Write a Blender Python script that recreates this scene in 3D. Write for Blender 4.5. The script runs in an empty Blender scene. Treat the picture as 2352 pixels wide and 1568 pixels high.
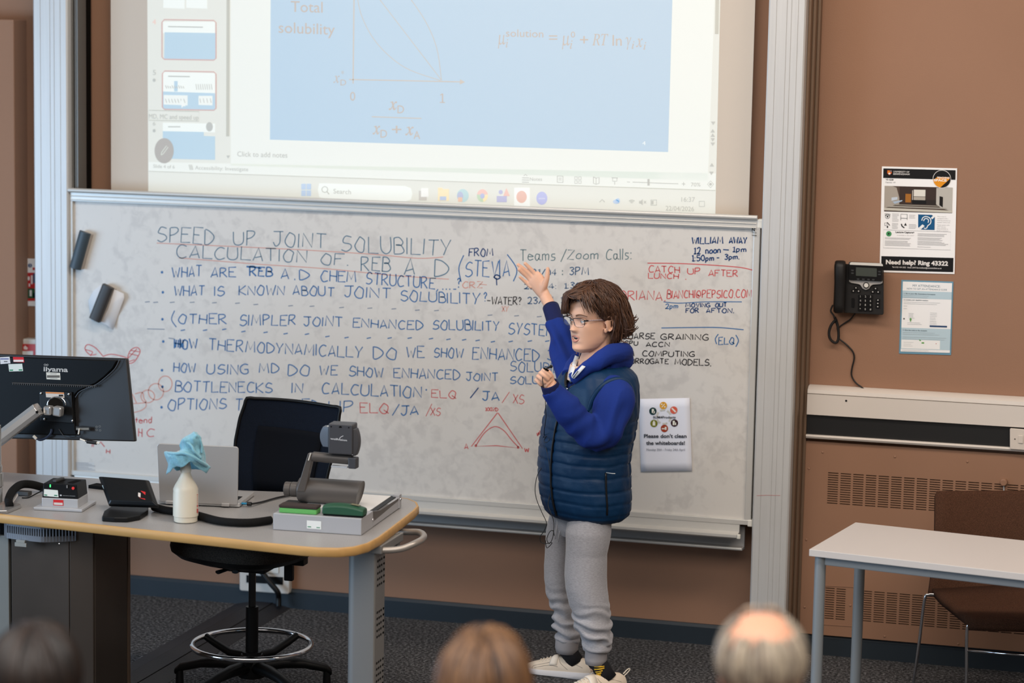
import bpy, math, random
from mathutils import Vector, Matrix, noise, Quaternion
random.seed(7)
SC = bpy.context.scene
C = SC.collection
# ---------------------------------------------------------------- camera (solved from the vanishing points)
CX, CY, FL = 1176.0, 784.0, 5600.0
CAMP = Vector((0.0, -9.6, 2.505))
def _d(x, y): return Vector((x - CX, y - CY, FL)).normalized()
_dn = _d(360.0, 43600.0)
_lf = _d(-19050.0, -338.0); _lf = (_lf - _dn * _lf.dot(_dn)).normalized()
_rt = -_lf
_fw = _rt.cross(_dn)
M3 = Matrix((_rt, _fw, -_dn))                 # world = M3 @ (right, down, forward)
def ray(px, py): return M3 @ Vector((px - CX, py - CY, FL))
def W(px, py, Y=0.0):                          # the point of the plane y = Y seen at a pixel
    r = ray(px, py); return CAMP + r * ((Y - CAMP.y) / r.y)
def F(px, py, z=0.0):                          # the point of the plane z = z seen at a pixel
    r = ray(px, py); return CAMP + r * ((z - CAMP.z) / r.z)
cam = bpy.data.cameras.new('camera'); camo = bpy.data.objects.new('camera', cam); C.objects.link(camo)
R4 = Matrix((M3.col[0], -M3.col[1], -M3.col[2])).transposed().to_4x4()
camo.matrix_world = Matrix.Translation(CAMP) @ R4
cam.sensor_width = 36.0; cam.lens = FL / 2352.0 * 36.0
cam.clip_end = 100
cam.dof.use_dof = True; cam.dof.focus_distance = 9.05; cam.dof.aperture_fstop = 1.9
SC.camera = camo
# ---------------------------------------------------------------- world, lights, exposure
vs = SC.view_settings
vs.view_transform = 'Standard'; vs.look = 'None'; vs.exposure = 0.0; vs.gamma = 1.0; vs.use_curve_mapping = False
wd = bpy.data.worlds.new('World'); SC.world = wd; wd.use_nodes = True
wd.node_tree.nodes['Background'].inputs[0].default_value = (0.55, 0.68, 0.9, 1)
wd.node_tree.nodes['Background'].inputs[1].default_value = 0.6
SC.cycles.max_bounces = 6; SC.cycles.diffuse_bounces = 3; SC.cycles.glossy_bounces = 3
SC.cycles.transparent_max_bounces = 8; SC.cycles.transmission_bounces = 4
SC.cycles.use_denoising = True
SC.cycles.sample_clamp_indirect = 4.0
def area(name, loc, target, sx, sy, power, col):
    l = bpy.data.lights.new(name, 'AREA'); l.shape = 'RECTANGLE'; l.size = sx; l.size_y = sy
    l.energy = power; l.color = col
    o = bpy.data.objects.new(name, l); C.objects.link(o); o.location = loc
    o.rotation_euler = (Vector(target) - Vector(loc)).to_track_quat('-Z', 'Y').to_euler()
    return o
WARM = (1.0, 0.875, 0.76); COOL = (0.50, 0.73, 1.0)
area('window_daylight', (-7.75, -4.4, 1.35), (-2.5, -0.9, 0.7), 3.6, 1.6, 205, COOL)
area('ceiling_wash_front', (-1.6, -2.6, 3.93), (-1.2, -0.6, 1.2), 5.2, 0.5, 118, WARM)
area('hall_fill_light', (-1.5, -7.0, 3.93), (-1.5, -6.9, 0), 6.0, 4.5, 350, (1.0, 0.95, 0.90))  # unseen overhead fill, spread wide to brighten the lower wall under the board
area('ceiling_spot_right', (0.9, -2.6, 3.9), (-0.9, 0.0, 1.6), 0.8, 0.8, 34, WARM)
# ---------------------------------------------------------------- materials
def lin(c):
    return tuple(((v / 255.0) / 12.92 if v / 255.0 <= 0.04045 else ((v / 255.0 + 0.055) / 1.055) ** 2.4) for v in c)
_mats = {}
def mat(name, col, rough=0.6, metal=0.0, spec=0.5, nscale=0, namt=0.0, bump=0.0, bscale=None, emit=None, estr=0.0,
        alpha=1.0, trans=0.0, sheen=0.0, sss=0.0, col2=None, stretch=None, coat=0.0):
    if name in _mats: return _mats[name]
    m = bpy.data.materials.new(name); m.use_nodes = True
    nt = m.node_tree; b = nt.nodes['Principled BSDF']
    c = lin(col) + (1.0,)
    b.inputs['Base Color'].default_value = c
    b.inputs['Roughness'].default_value = rough
    b.inputs['Metallic'].default_value = metal
    b.inputs['Specular IOR Level'].default_value = spec
    b.inputs['Alpha'].default_value = alpha
    b.inputs['Transmission Weight'].default_value = trans
    b.inputs['Coat Weight'].default_value = coat
    if sheen: b.inputs['Sheen Weight'].default_value = sheen
    if sss:
        b.inputs['Subsurface Weight'].default_value = sss
        b.inputs['Subsurface Radius'].default_value = (0.02, 0.008, 0.004); b.inputs['Subsurface Scale'].default_value = 0.4
    if emit is not None:
        b.inputs['Emission Color'].default_value = lin(emit) + (1.0,); b.inputs['Emission Strength'].default_value = estr
    if nscale or bump:
        tc = nt.nodes.new('ShaderNodeTexCoord'); mp = nt.nodes.new('ShaderNodeMapping')
        nt.links.new(tc.outputs['Object'], mp.inputs['Vector'])
        if stretch: mp.inputs['Scale'].default_value = stretch
    if nscale and namt:
        n = nt.nodes.new('ShaderNodeTexNoise'); n.inputs['Scale'].default_value = nscale; n.inputs['Detail'].default_value = 5
        nt.links.new(mp.outputs[0], n.inputs['Vector'])
        cr = nt.nodes.new('ShaderNodeValToRGB')
        cr.color_ramp.elements[0].position = 0.32; cr.color_ramp.elements[1].position = 0.68
        lo = tuple(v * (1 - namt) for v in c[:3]) + (1,)
        hi = (lin(col2) + (1,)) if col2 else tuple(min(1, v * (1 + namt)) for v in c[:3]) + (1,)
        cr.color_ramp.elements[0].color = lo; cr.color_ramp.elements[1].color = hi
        nt.links.new(n.outputs['Fac'], cr.inputs['Fac']); nt.links.new(cr.outputs['Color'], b.inputs['Base Color'])
    if bump:
        n2 = nt.nodes.new('ShaderNodeTexNoise'); n2.inputs['Scale'].default_value = bscale or nscale or 50; n2.inputs['Detail'].default_value = 4
        nt.links.new(mp.outputs[0], n2.inputs['Vector'])
        bp = nt.nodes.new('ShaderNodeBump'); bp.inputs['Strength'].default_value = bump; bp.inputs['Distance'].default_value = 0.004
        nt.links.new(n2.outputs['Fac'], bp.inputs['Height']); nt.links.new(bp.outputs['Normal'], b.inputs['Normal'])
    _mats[name] = m
    return m
def flat(col, glow=0.0):                       # print, ink, labels
    n = 'print_%d_%d_%d' % col + ('_lit' if glow else '')
    if glow: return mat(n, (190, 187, 181), rough=0.9, spec=0.1, emit=col, estr=glow)
    return mat(n, col, rough=0.7, spec=0.25)
# ---------------------------------------------------------------- mesh building
class MB:
    def __init__(s, T=None): s.v = []; s.f = []; s.m = []; s.T = T; s.g = []; s.txt = False
    def add(s, vs, fs, m=0):
        n = len(s.v); s.g.append((n, len(s.f), s.txt))
        for v in vs: s.v.append(s.T @ Vector(v) if s.T else Vector(v))
        for f in fs: s.f.append([i + n for i in f]); s.m.append(m)
    def box(s, c, d, R=None, m=0, taper=(1, 1)):
        c = Vector(c); x, y, z = d[0] / 2, d[1] / 2, d[2] / 2
        P = []
        for k in (-1, 1):
            tx, ty = (1, 1) if k < 0 else taper
            for (i, j) in ((-1, -1), (1, -1), (1, 1), (-1, 1)):
                p = Vector((i * x * tx, j * y * ty, k * z))
                P.append(c + (R @ p if R else p))
        s.add(P, [(0, 3, 2, 1), (4, 5, 6, 7), (0, 1, 5, 4), (1, 2, 6, 5), (2, 3, 7, 6), (3, 0, 4, 7)], m)
    def loft(s, rings, m=0, cap=True, closed=True):
        n = len(rings[0]); V = [p for r in rings for p in r]; fs = []
        for i in range(len(rings) - 1):
            for j in range(n if closed else n - 1):
                k = (j + 1) % n
                fs.append((i * n + j, i * n + k, (i + 1) * n + k, (i + 1) * n + j))
        if cap and closed:
            fs.append(tuple(reversed(range(n)))); b = (len(rings) - 1) * n; fs.append(tuple(range(b, b + n)))
        s.add(V, fs, m)
    def cyl(s, p0, p1, r0, r1=None, n=20, m=0):
        s.tube([p0, p1], [r0, r0 if r1 is None else r1], n, m=m)
    def tube(s, pts, r, n=8, m=0, closed=False, flatz=1.0, up=None):
        pts = [Vector(p) for p in pts]; N = len(pts)
        rs = r if isinstance(r, (list, tuple)) else [r] * N
        rings = []; prev = None
        for i in range(N):
            if closed: t = pts[(i + 1) % N] - pts[i - 1]
            else: t = pts[min(i + 1, N - 1)] - pts[max(i - 1, 0)]
            if t.length < 1e-9: t = Vector((0, 0, 1))
            t.normalize()
            if prev is None:
                a = Vector(up) if up else (Vector((0, 0, 1)) if abs(t.z) < 0.9 else Vector((1, 0, 0)))
                u = (a - t * a.dot(t)).normalized()
            else:
                u = prev - t * prev.dot(t)
                u = u.normalized() if u.length > 1e-6 else t.orthogonal().normalized()
            prev = u; w = t.cross(u)
            rr = rs[i]; ru, rw = (rr if isinstance(rr, (list, tuple)) else (rr * flatz, rr))
            rings.append([pts[i] + u * (math.cos(2 * math.pi * k / n) * ru) + w * (math.sin(2 * math.pi * k / n) * rw) for k in range(n)])
        if closed: rings.append(rings[0])
        s.loft(rings, m, cap=not closed)
    def lathe(s, prof, c, n=32, m=0, R=None):
        c = Vector(c); rings = []
        for (r, z) in prof:
            ring = []
            for k in range(n):
                p = Vector((r * math.cos(2 * math.pi * k / n), r * math.sin(2 * math.pi * k / n), z))
                ring.append(c + (R @ p if R else p))
            rings.append(ring)
        s.loft(rings, m)
    def prism(s, poly, ext, m=0):
        P = [Vector(p) for p in poly]; e = Vector(ext)
        s.loft([P, [p + e for p in P]], m)
    def ball(s, c, r, n=16, m=0, R=None, k=10):
        c = Vector(c)
        rr = r if isinstance(r, (list, tuple)) else (r, r, r)
        rings = []
        for i in range(k + 1):
            a = math.pi * (i + 0.02) / (k + 0.04)
            ring = []
            for j in range(n):
                b = 2 * math.pi * j / n
                p = Vector((rr[0] * math.sin(a) * math.cos(b), rr[1] * math.sin(a) * math.sin(b), -rr[2] * math.cos(a)))
                ring.append(c + (R @ p if R else p))
            rings.append(ring)
        s.loft(rings, m)
    def face(s, pts, m=0): s.add(pts, [tuple(range(len(pts)))], m)
    def build(s, name, mats, parent=None, smooth=False, bevel=0.0, seg=2, label=None, kind=None, solid=0.0, subd=0, angle=40, recalc=True):
        me = bpy.data.meshes.new(name)
        me.from_pydata([tuple(v) for v in s.v], [], s.f)
        mats = mats if isinstance(mats, (list, tuple)) else [mats]
        for mt in mats: me.materials.append(mt)
        if len(mats) > 1: me.polygons.foreach_set('material_index', s.m)
        if recalc:
            import bmesh
            bm = bmesh.new(); bm.from_mesh(me); bmesh.ops.recalc_face_normals(bm, faces=bm.faces); bm.to_mesh(me); bm.free()
        if smooth:
            me.polygons.foreach_set('use_smooth', [True] * len(me.polygons))
            if smooth != 'all': me.set_sharp_from_angle(angle=math.radians(angle))
        me.update()
        o = bpy.data.objects.new(name, me); C.objects.link(o)
        if bevel:
            b = o.modifiers.new('bevel', 'BEVEL'); b.width = bevel; b.segments = seg; b.limit_method = 'ANGLE'; b.angle_limit = math.radians(35)
            b.harden_normals = False
        if solid:
            q = o.modifiers.new('solid', 'SOLIDIFY'); q.thickness = solid; q.offset = 0
        if subd:
            q = o.modifiers.new('sub', 'SUBSURF'); q.levels = subd; q.render_levels = subd
        if parent:
            o.parent = parent
            if parent.type == 'EMPTY': o.matrix_parent_inverse = Matrix.Translation(-parent.location)
        if label: o['label'] = label
        if kind: o['kind'] = kind
        return o
def thing(name, label, cat, loc=(0, 0, 0), group=None):
    o = bpy.data.objects.new(name, None); C.objects.link(o); o.location = loc; o.empty_display_size = 0.1
    o['label'] = label; o['category'] = cat
    if group: o['group'] = group
    return o
def tag(o, label, cat, group=None):
    o['label'] = label; o['category'] = cat
    if group: o['group'] = group
    return o
def struct(o): o['kind'] = 'structure'; return o
def frame(o, x, z=(0, 0, 1)):                   # local frame -> world
    x = Vector(x).normalized(); z = Vector(z); z = (z - x * z.dot(x)).normalized(); y = z.cross(x)
    return Matrix.Translation(Vector(o)) @ Matrix((x, y, z)).transposed().to_4x4()
def catmull(P, seg=6, closed=False):
    P = [Vector(p) for p in P]; n = len(P); out = []
    if n < 3: return P
    for i in range(n if closed else n - 1):
        if closed: a, b, c, d = P[i - 1], P[i], P[(i + 1) % n], P[(i + 2) % n]
        else: a, b, c, d = P[max(i - 1, 0)], P[i], P[i + 1], P[min(i + 2, n - 1)]
        for k in range(seg):
            t = k / seg
            out.append(0.5 * ((2 * b) + (c - a) * t + (2 * a - 5 * b + 4 * c - d) * t * t + (3 * b - a - 3 * c + d) * t ** 3))
    if not closed: out.append(P[-1])
    return out
# pixel-space print: everything flat on a wall, board, sheet or screen is laid out through a map (px,py) -> 3-D point
def stroke2(mb, P, w, fn, m=0, closed=False, z=0.0):  # polyline in pixels, width w px
    P = [Vector(p).to_2d() if len(p) > 2 else Vector(p) for p in P]; n = len(P); L = []; Rr = []
    for i in range(n):
        if closed: t = P[(i + 1) % n] - P[i - 1]
        else: t = P[min(i + 1, n - 1)] - P[max(i - 1, 0)]
        if t.length < 1e-6: t = Vector((1, 0))
        t.normalize(); q = Vector((-t.y, t.x)) * (w / 2)
        L.append(P[i] + q); Rr.append(P[i] - q)
    V = [fn(p.x, p.y) for p in L] + [fn(p.x, p.y) for p in Rr]
    fs = [(i, (i + 1) % n, n + (i + 1) % n, n + i) for i in range(n if closed else n - 1)]
    mb.add(V, fs, m)
def poly2(mb, P, fn, m=0): mb.face([fn(x, y) for x, y in P], m)
def ell2(mb, cx, cy, rx, ry, fn, m=0, n=24): poly2(mb, [(cx + rx * math.cos(2 * math.pi * i / n), cy + ry * math.sin(2 * math.pi * i / n)) for i in range(n)], fn, m)
def rect2(mb, x0, y0, x1, y1, fn, m=0, sl=0.0, vl=0.0):
    f = lambda x, y: fn(x + vl * (y - y0), y + sl * (x - x0))
    mb.face([f(x0, y0), f(x0, y1), f(x1, y1), f(x1, y0)], m)
_tc = None
def text2(mb, s, x0, y0, x1, h, fn, m=0, y1=None, bold=0.0, slant=0.0):
    # lettering: baseline from (x0,y0) to (x1,y1), capitals h pixels tall
    global _tc
    cu = bpy.data.curves.new('t', 'FONT'); cu.body = s; cu.size = 1.0; cu.offset = bold; cu.resolution_u = 3; cu.shear = slant
    o = bpy.data.objects.new('t', cu)
    C.objects.link(o)
    me = bpy.data.meshes.new_from_object(o)
    V = [v.co.copy() for v in me.vertices]; Fs = [tuple(p.vertices) for p in me.polygons]
    bpy.data.objects.remove(o); bpy.data.curves.remove(cu); bpy.data.meshes.remove(me)
    if not V: return
    xa = min(v.x for v in V); xb = max(v.x for v in V)
    y1 = y0 if y1 is None else y1
    sx = (x1 - x0) / (xb - xa) if x1 is not None else h / 0.72
    if x1 is None: x1 = x0 + (xb - xa) * sx; y1 = y0 + (y1 - y0)
    sl = (y1 - y0) / max(1e-6, x1 - x0)
    P = []
    for v in V:
        X = x0 + (v.x - xa) * sx; Y = y0 + (X - x0) * sl - v.y * h / 0.72
        P.append(fn(X, Y))
    mb.txt = True; mb.add(P, Fs, m); mb.txt = False
def build_split(mb, name, mt, parent, label=None, small='stuff'):
    # every word and every separate shape becomes a part of its own; swarms of tiny marks stay one stuff part
    ends = mb.g[1:] + [(len(mb.v), len(mb.f), False)]; rest = MB(); nr_ = sum(1 for g in mb.g if not g[2])
    for (v0, f0, tx_), (v1, f1, _) in zip(mb.g, ends):
        if tx_ or nr_ <= 12:
            o = MB(); o.add(mb.v[v0:v1], [[i - v0 for i in f] for f in mb.f[f0:f1]]); o.build(name, mt, parent, label=label)
        else: rest.add(mb.v[v0:v1], [[i - v0 for i in f] for f in mb.f[f0:f1]])
    if rest.v: rest.build(name if nr_ == len(mb.g) else 'small_symbols', mt, parent, label=label, kind='stuff')
def blob(parts, voxel, smooth=2, name='b'):     # fuses closed pieces into one continuous surface
    me = bpy.data.meshes.new(name); me.from_pydata([tuple(v) for v in parts.v], [], parts.f)
    import bmesh
    bm = bmesh.new(); bm.from_mesh(me); bmesh.ops.recalc_face_normals(bm, faces=bm.faces); bm.to_mesh(me); bm.free()
    o = bpy.data.objects.new(name, me); C.objects.link(o)
    r = o.modifiers.new('r', 'REMESH'); r.mode = 'VOXEL'; r.voxel_size = voxel; r.use_smooth_shade = True
    if smooth:
        q = o.modifiers.new('s', 'SMOOTH'); q.iterations = smooth; q.factor = 0.5
    dg = bpy.context.evaluated_depsgraph_get()
    m2 = bpy.data.meshes.new_from_object(o.evaluated_get(dg))
    bpy.data.objects.remove(o); bpy.data.meshes.remove(me)
    m2.name = name
    return m2
def meshobj(name, me, mats, parent=None, label=None):
    me.materials.clear()
    for mt in (mats if isinstance(mats, (list, tuple)) else [mats]): me.materials.append(mt)
    me.polygons.foreach_set('use_smooth', [True] * len(me.polygons))
    o = bpy.data.objects.new(name, me); C.objects.link(o)
    if parent:
        o.parent = parent
        if parent.type == 'EMPTY': o.matrix_parent_inverse = Matrix.Translation(-parent.location)
    if label: o['label'] = label
    return o
# ================================================================ ROOM
m_wall = mat('wall_paint_brown', (152, 115, 92), rough=0.75, spec=0.25, nscale=1.5, namt=0.03, bump=0.15, bscale=180)
m_walllow = m_wall
m_white_wall = mat('wall_paint_light', (190, 182, 170), rough=0.8)
m_skirt = mat('skirting_paint', (30, 40, 48), rough=0.55, nscale=3, namt=0.1)
m_alu = mat('satin_aluminium', (200, 199, 197), rough=0.45, metal=0.2, spec=0.5, nscale=3, namt=0.03, stretch=(30, 30, 1))
m_alu_dark = mat('shaded_aluminium', (120, 118, 114), rough=0.45, metal=0.5)
m_dark = mat('black_plastic', (11, 11, 12), rough=0.45, spec=0.25)
m_black = mat('matt_black', (5, 5, 5), rough=0.8, spec=0.15)
m_steel = mat('chrome', (210, 210, 212), rough=0.12, metal=1.0)
m_white = mat('white_plastic', (222, 218, 208), rough=0.45)
def carpet():
    m = mat('carpet', (60, 60, 62), rough=0.95, spec=0.1)
    nt = m.node_tree; b = nt.nodes['Principled BSDF']
    tc = nt.nodes.new('ShaderNodeTexCoord')
    v = nt.nodes.new('ShaderNodeTexNoise'); v.inputs['Scale'].default_value = 85; v.inputs['Detail'].default_value = 6; v.inputs['Roughness'].default_value = 0.75
    cr = nt.nodes.new('ShaderNodeValToRGB'); e = cr.color_ramp.elements
    e[0].position = 0.36; e[0].color = lin((30, 30, 32)) + (1,)
    e[1].position = 0.66; e[1].color = lin((150, 149, 150)) + (1,)
    k = e.new(0.5); k.color = lin((70, 69, 70)) + (1,)
    bp = nt.nodes.new('ShaderNodeBump'); bp.inputs['Strength'].default_value = 0.7; bp.inputs['Distance'].default_value = 0.01
    nt.links.new(tc.outputs['Object'], v.inputs['Vector']); nt.links.new(v.outputs['Fac'], cr.inputs['Fac'])
    nt.links.new(cr.outputs['Color'], b.inputs['Base Color']); nt.links.new(v.outputs['Fac'], bp.inputs['Height'])
    nt.links.new(bp.outputs['Normal'], b.inputs['Normal'])
    return m
m_carpet = carpet()
XL, XR, YB, ZC = -8.0, 3.5, -12.0, 4.0
b = MB(); b.box(((XL + XR) / 2, (YB) / 2, -0.05), (XR - XL + 0.4, -YB + 0.4, 0.1)); struct(b.build('floor', m_carpet))
b = MB(); b.box(((XL + XR) / 2, 0.1, ZC / 2), (XR - XL + 0.4, 0.2, ZC)); struct(b.build('wall_front', m_wall))
b = MB(); b.box(((XL + XR) / 2, YB - 0.1, ZC / 2), (XR - XL + 0.4, 0.2, ZC)); struct(b.build('wall_back', m_white_wall))
b = MB(); b.box((XR + 0.1, YB / 2, ZC / 2), (0.2, -YB, ZC)); struct(b.build('wall_right', m_white_wall))
b = MB(); b.box(((XL + XR) / 2, YB / 2, ZC + 0.05), (XR - XL + 0.4, -YB + 0.4, 0.1)); struct(b.build('ceiling', mat('ceiling_white', (212, 208, 200), rough=0.9)))
# left wall with the window opening that lets the cool daylight in
wy0, wy1, wz0, wz1 = -6.6, -2.3, 0.45, 2.7
b = MB()
b.box((XL - 0.1, (YB + wy0) / 2, ZC / 2), (0.2, wy0 - YB, ZC)); b.box((XL - 0.1, wy1 / 2, ZC / 2), (0.2, -wy1, ZC))
b.box((XL - 0.1, (wy0 + wy1) / 2, wz0 / 2), (0.2, wy1 - wy0, wz0)); b.box((XL - 0.1, (wy0 + wy1) / 2, (wz1 + ZC) / 2), (0.2, wy1 - wy0, ZC - wz1))
struct(b.build('wall_left', m_white_wall))
b = MB()
for y in (wy0 + 0.04, (wy0 + wy1) / 2, wy1 - 0.04): b.box((XL - 0.1, y, (wz0 + wz1) / 2), (0.08, 0.08, wz1 - wz0))
for z in (wz0 + 0.04, wz1 - 0.04): b.box((XL - 0.1, (wy0 + wy1) / 2, z), (0.08, wy1 - wy0, 0.08))
struct(b.build('window_1', m_white))
# skirting along the front wall (bevelled top)
def skirting(x0, x1, name):
    b = MB(); z = 0.083
    prof = [(0, 0), (-0.018, 0), (-0.018, z - 0.012), (-0.010, z), (0, z)]
    b.loft([[Vector((x, p[0], p[1])) for p in prof] for x in (x0, x1)])
    struct(b.build(name, m_skirt))
skirting(XL, XR, 'baseboard_front')
# boxed-in pier at the far left of the front wall
xp = W(33, 300, -0.12).x; zp = W(20, 45, -0.12).z
b = MB(); b.box(((XL + 2 + xp) / 2, -0.06, (zp + 0.083) / 2), (xp - XL - 2, 0.12, zp - 0.083))
struct(b.build('trim_1', m_wall, bevel=0.004))
# raked seating steps under the audience (below the frame)
b = MB(); b.box((-1.6, -5.5, 0.09), (6.0, 2.6, 0.18)); b.box((-1.6, -8.9, 0.5), (6.0, 4.2, 1.0)); struct(b.build('trim_2', m_carpet))
b = MB()
b.box((-1.45, -5.12, 0.595), (2.9, 0.46, 0.05)); b.box((-1.45, -5.42, 0.80), (2.9, 0.04, 0.30))
for x in (-2.8, -1.45, -0.1): b.box((x, -5.2, 0.375), (0.05, 0.36, 0.39))
struct(b.build('trim_3', mat('bench_wood', (150, 112, 72), rough=0.5)))
# ---------------------------------------------------------------- aluminium columns of the board system
def column(xa, xb, name, label):
    t = thing(name, label, 'column', ((xa + xb) / 2, -0.05, 0))
    w = xb - xa; z1 = ZC - 0.02
    b = MB()
    n = 6; yf = -0.20
    pts = [(xa, 0.0), (xa, yf + 0.006), (xa + 0.006, yf)]
    for gx in (0.22, 0.50, 0.62, 0.80):
        g = xa + w * gx
        pts += [(g - 0.0014, yf), (g - 0.0008, yf + 0.0022), (g + 0.0008, yf + 0.0022), (g + 0.0014, yf)]
    pts += [(xb - 0.006, yf), (xb, yf + 0.006), (xb, 0.0)]
    b.loft([[Vector((p[0], p[1], z)) for p in pts] for z in (0.0, z1)])
    b.build('extrusion', m_alu, t)
    return t, w
XA0, XA1 = W(78, 500, -0.2).x, W(156, 500, -0.2).x
XB0, XB1 = W(1750, 500, -0.2).x, W(1835, 500, -0.2).x
colL, wl = column(XA0, XA1, 'board_column', 'tall satin aluminium column at the left end of the whiteboard')
b = MB()
for k, g in enumerate((0.006, 0.018, 0.026)): b.box((XA1 + g, -0.10 - 0.01 * k, 2.0), (0.006, 0.12 - 0.02 * k, 3.96))
b.build('guide_channel', m_alu_dark, colL)
b = MB(); b.box((XA1 + 0.012, -0.06, 2.0), (0.024, 0.08, 3.96)); b.build('guide_slot', m_black, colL)
colR, wr = column(XB0, XB1, 'board_column', 'tall satin aluminium column between the whiteboard and the brown wall with the telephone')
b = MB()
for g, y in ((0.006, -0.14), (0.017, -0.09), (0.028, -0.04)): b.box((XB1 + g, y / 2, 2.0), (0.010, -y, 3.96))
b.build('guide_channel', mat('bronze_anodised', (128, 104, 84), rough=0.45, metal=0.4), colR)
b = MB(); b.tube([W(1738, 1138, -0.2005), W(1760, 1137, -0.2005), W(1792, 1137.5, -0.2005)], 0.0006, 6); b.build('red_pen_line', flat((190, 80, 80)), colR)
# ---------------------------------------------------------------- projection screen
YS = -0.055
m_screen = mat('screen_fabric', (204, 192, 178), rough=0.9, spec=0.1, emit=(205, 190, 172), estr=0.0)
scr = thing('projection_screen', 'large projection screen showing a blue lecture slide above the whiteboard', 'screen', (-3.1, YS, 1.7))
b = MB()
ps = [(258.6, -30), (255.5, 520), (1717, 560), (1737, -30)]
P = [W(x, y, YS) for x, y in ps]; P[0].z = P[3].z = 3.4; P[0].x = P[1].x; P[3].x = P[2].x + 0.0
PX0, PX1 = P[1].x, P[2].x
b.loft([[Vector((PX0, YS, 1.62)), Vector((PX1, YS, 1.62)), Vector((PX1, YS + 0.004, 1.62)), Vector((PX0, YS + 0.004, 1.62))],
        [Vector((PX0 + 0.0, YS, 3.4)), Vector((PX1, YS, 3.4)), Vector((PX1, YS + 0.004, 3.4)), Vector((PX0, YS + 0.004, 3.4))]])
b.build('fabric', m_screen, scr)
b = MB(); b.cyl((PX0 - 0.05, YS, 3.43), (PX1 + 0.05, YS, 3.43), 0.05, n=20); b.build('roller_case', m_white, scr, smooth=True)
def SL(k):
    return lambda x, y: W(x, y, YS - 0.001 - 0.0006 * k)
G = 0.56   # strength of the projected light added to the fabric
def lit(col): return flat(col, G)
def pim(name, col, k, draw, lab=None):
    b = MB(); draw(b, SL(k)); build_split(b, name, lit(col), scr, lab)
# light areas
pim('projected_desktop', (205, 212, 204), 0, lambda b, f: poly2(b, [(338, -60), (341, 520), (1642, 540), (1656, -60)], f))
pim('projected_notes_strip', (222, 232, 228), 1, lambda b, f: (poly2(b, [(341, 372), (341, 393), (1643, 437), (1644, 398)], f), poly2(b, [(530, -60), (530, 380), (1626, 415), (1644, -60)], f)))
pim('projected_slide', (88, 168, 214), 2, lambda b, f: poly2(b, [(622, -60), (620, 320.5), (1534.5, 349), (1546, -60)], f))
def thumbs(b, f):
    poly2(b, [(378, 74), (377, 136), (495, 137), (495, 76)], f)
    poly2(b, [(374, 210), (374, 250), (494, 253), (494, 214)], f)
    poly2(b, [(400, 186), (400, 210), (408, 210), (408, 186)], f)
    poly2(b, [(374, 301), (374, 364), (494, 367), (494, 313), (468, 312), (468, 303)], f)
pim('thumbnail_fill', (101, 176, 214), 2, thumbs)
pim('thumbnail_page', (232, 244, 242), 1.5, lambda b, f: [poly2(b, p, f) for p in (
    [(376, -40), (375, 18), (424, 20), (424, -40)], [(428, -40), (428, 18), (476, 20), (476, -40)],
    [(374, 50), (374, 76), (494, 78), (494, 50)], [(374, 165), (374, 212), (494, 214), (494, 168)], [(374, 282), (374, 302), (494, 304), (494, 284)],
    [(733, 421), (730, 436), (733, 452), (745, 457), (930, 463), (944, 458), (947, 445), (944, 432), (930, 427), (745, 421)])])
pim('thumbnail_page_inset', (226, 238, 236), 2.6, lambda b, f: [poly2(b, p, f) for p in (
    [(376, 218), (376, 240), (431, 242), (431, 219)], [(456, 220), (456, 241), (488, 242), (488, 220)])])
def borders(b, f):
    for (x0, y0, x1, y1) in ((372, 45, 496, 138), (373, 163, 496, 253)):
        q = [(x0 + 5, y0), (x1 - 5, y0 + 2), (x1, y0 + 7), (x1, y1 - 4), (x1 - 5, y1), (x0 + 5, y1 - 2), (x0, y1 - 7), (x0, y0 + 6)]
        stroke2(b, q, 2.6, f, closed=True)
pim('thumbnail_border', (170, 70, 60), 3, borders)
def axes(b, f):
    stroke2(b, [(813.5, -40), (811, 192)], 2.6, f); stroke2(b, [(802, 182.5), (1058, 188)], 2.4, f)
    poly2(b, [(1057, 182), (1068, 188.5), (1056, 194)], f)
    stroke2(b, catmull([(818, -20), (832, 40), (868, 102), (930, 155), (1012, 185)]), 1.4, f)
    stroke2(b, [(850, -30), (1014, 184)], 1.4, f)
    stroke2(b, catmull([(930, -20), (975, 45), (1003, 110), (1014, 185)]), 1.4, f)
    stroke2(b, [(854, 268), (968, 272)], 2.2, f)
pim('graph_lines', (150, 134, 120), 3, axes)
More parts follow.
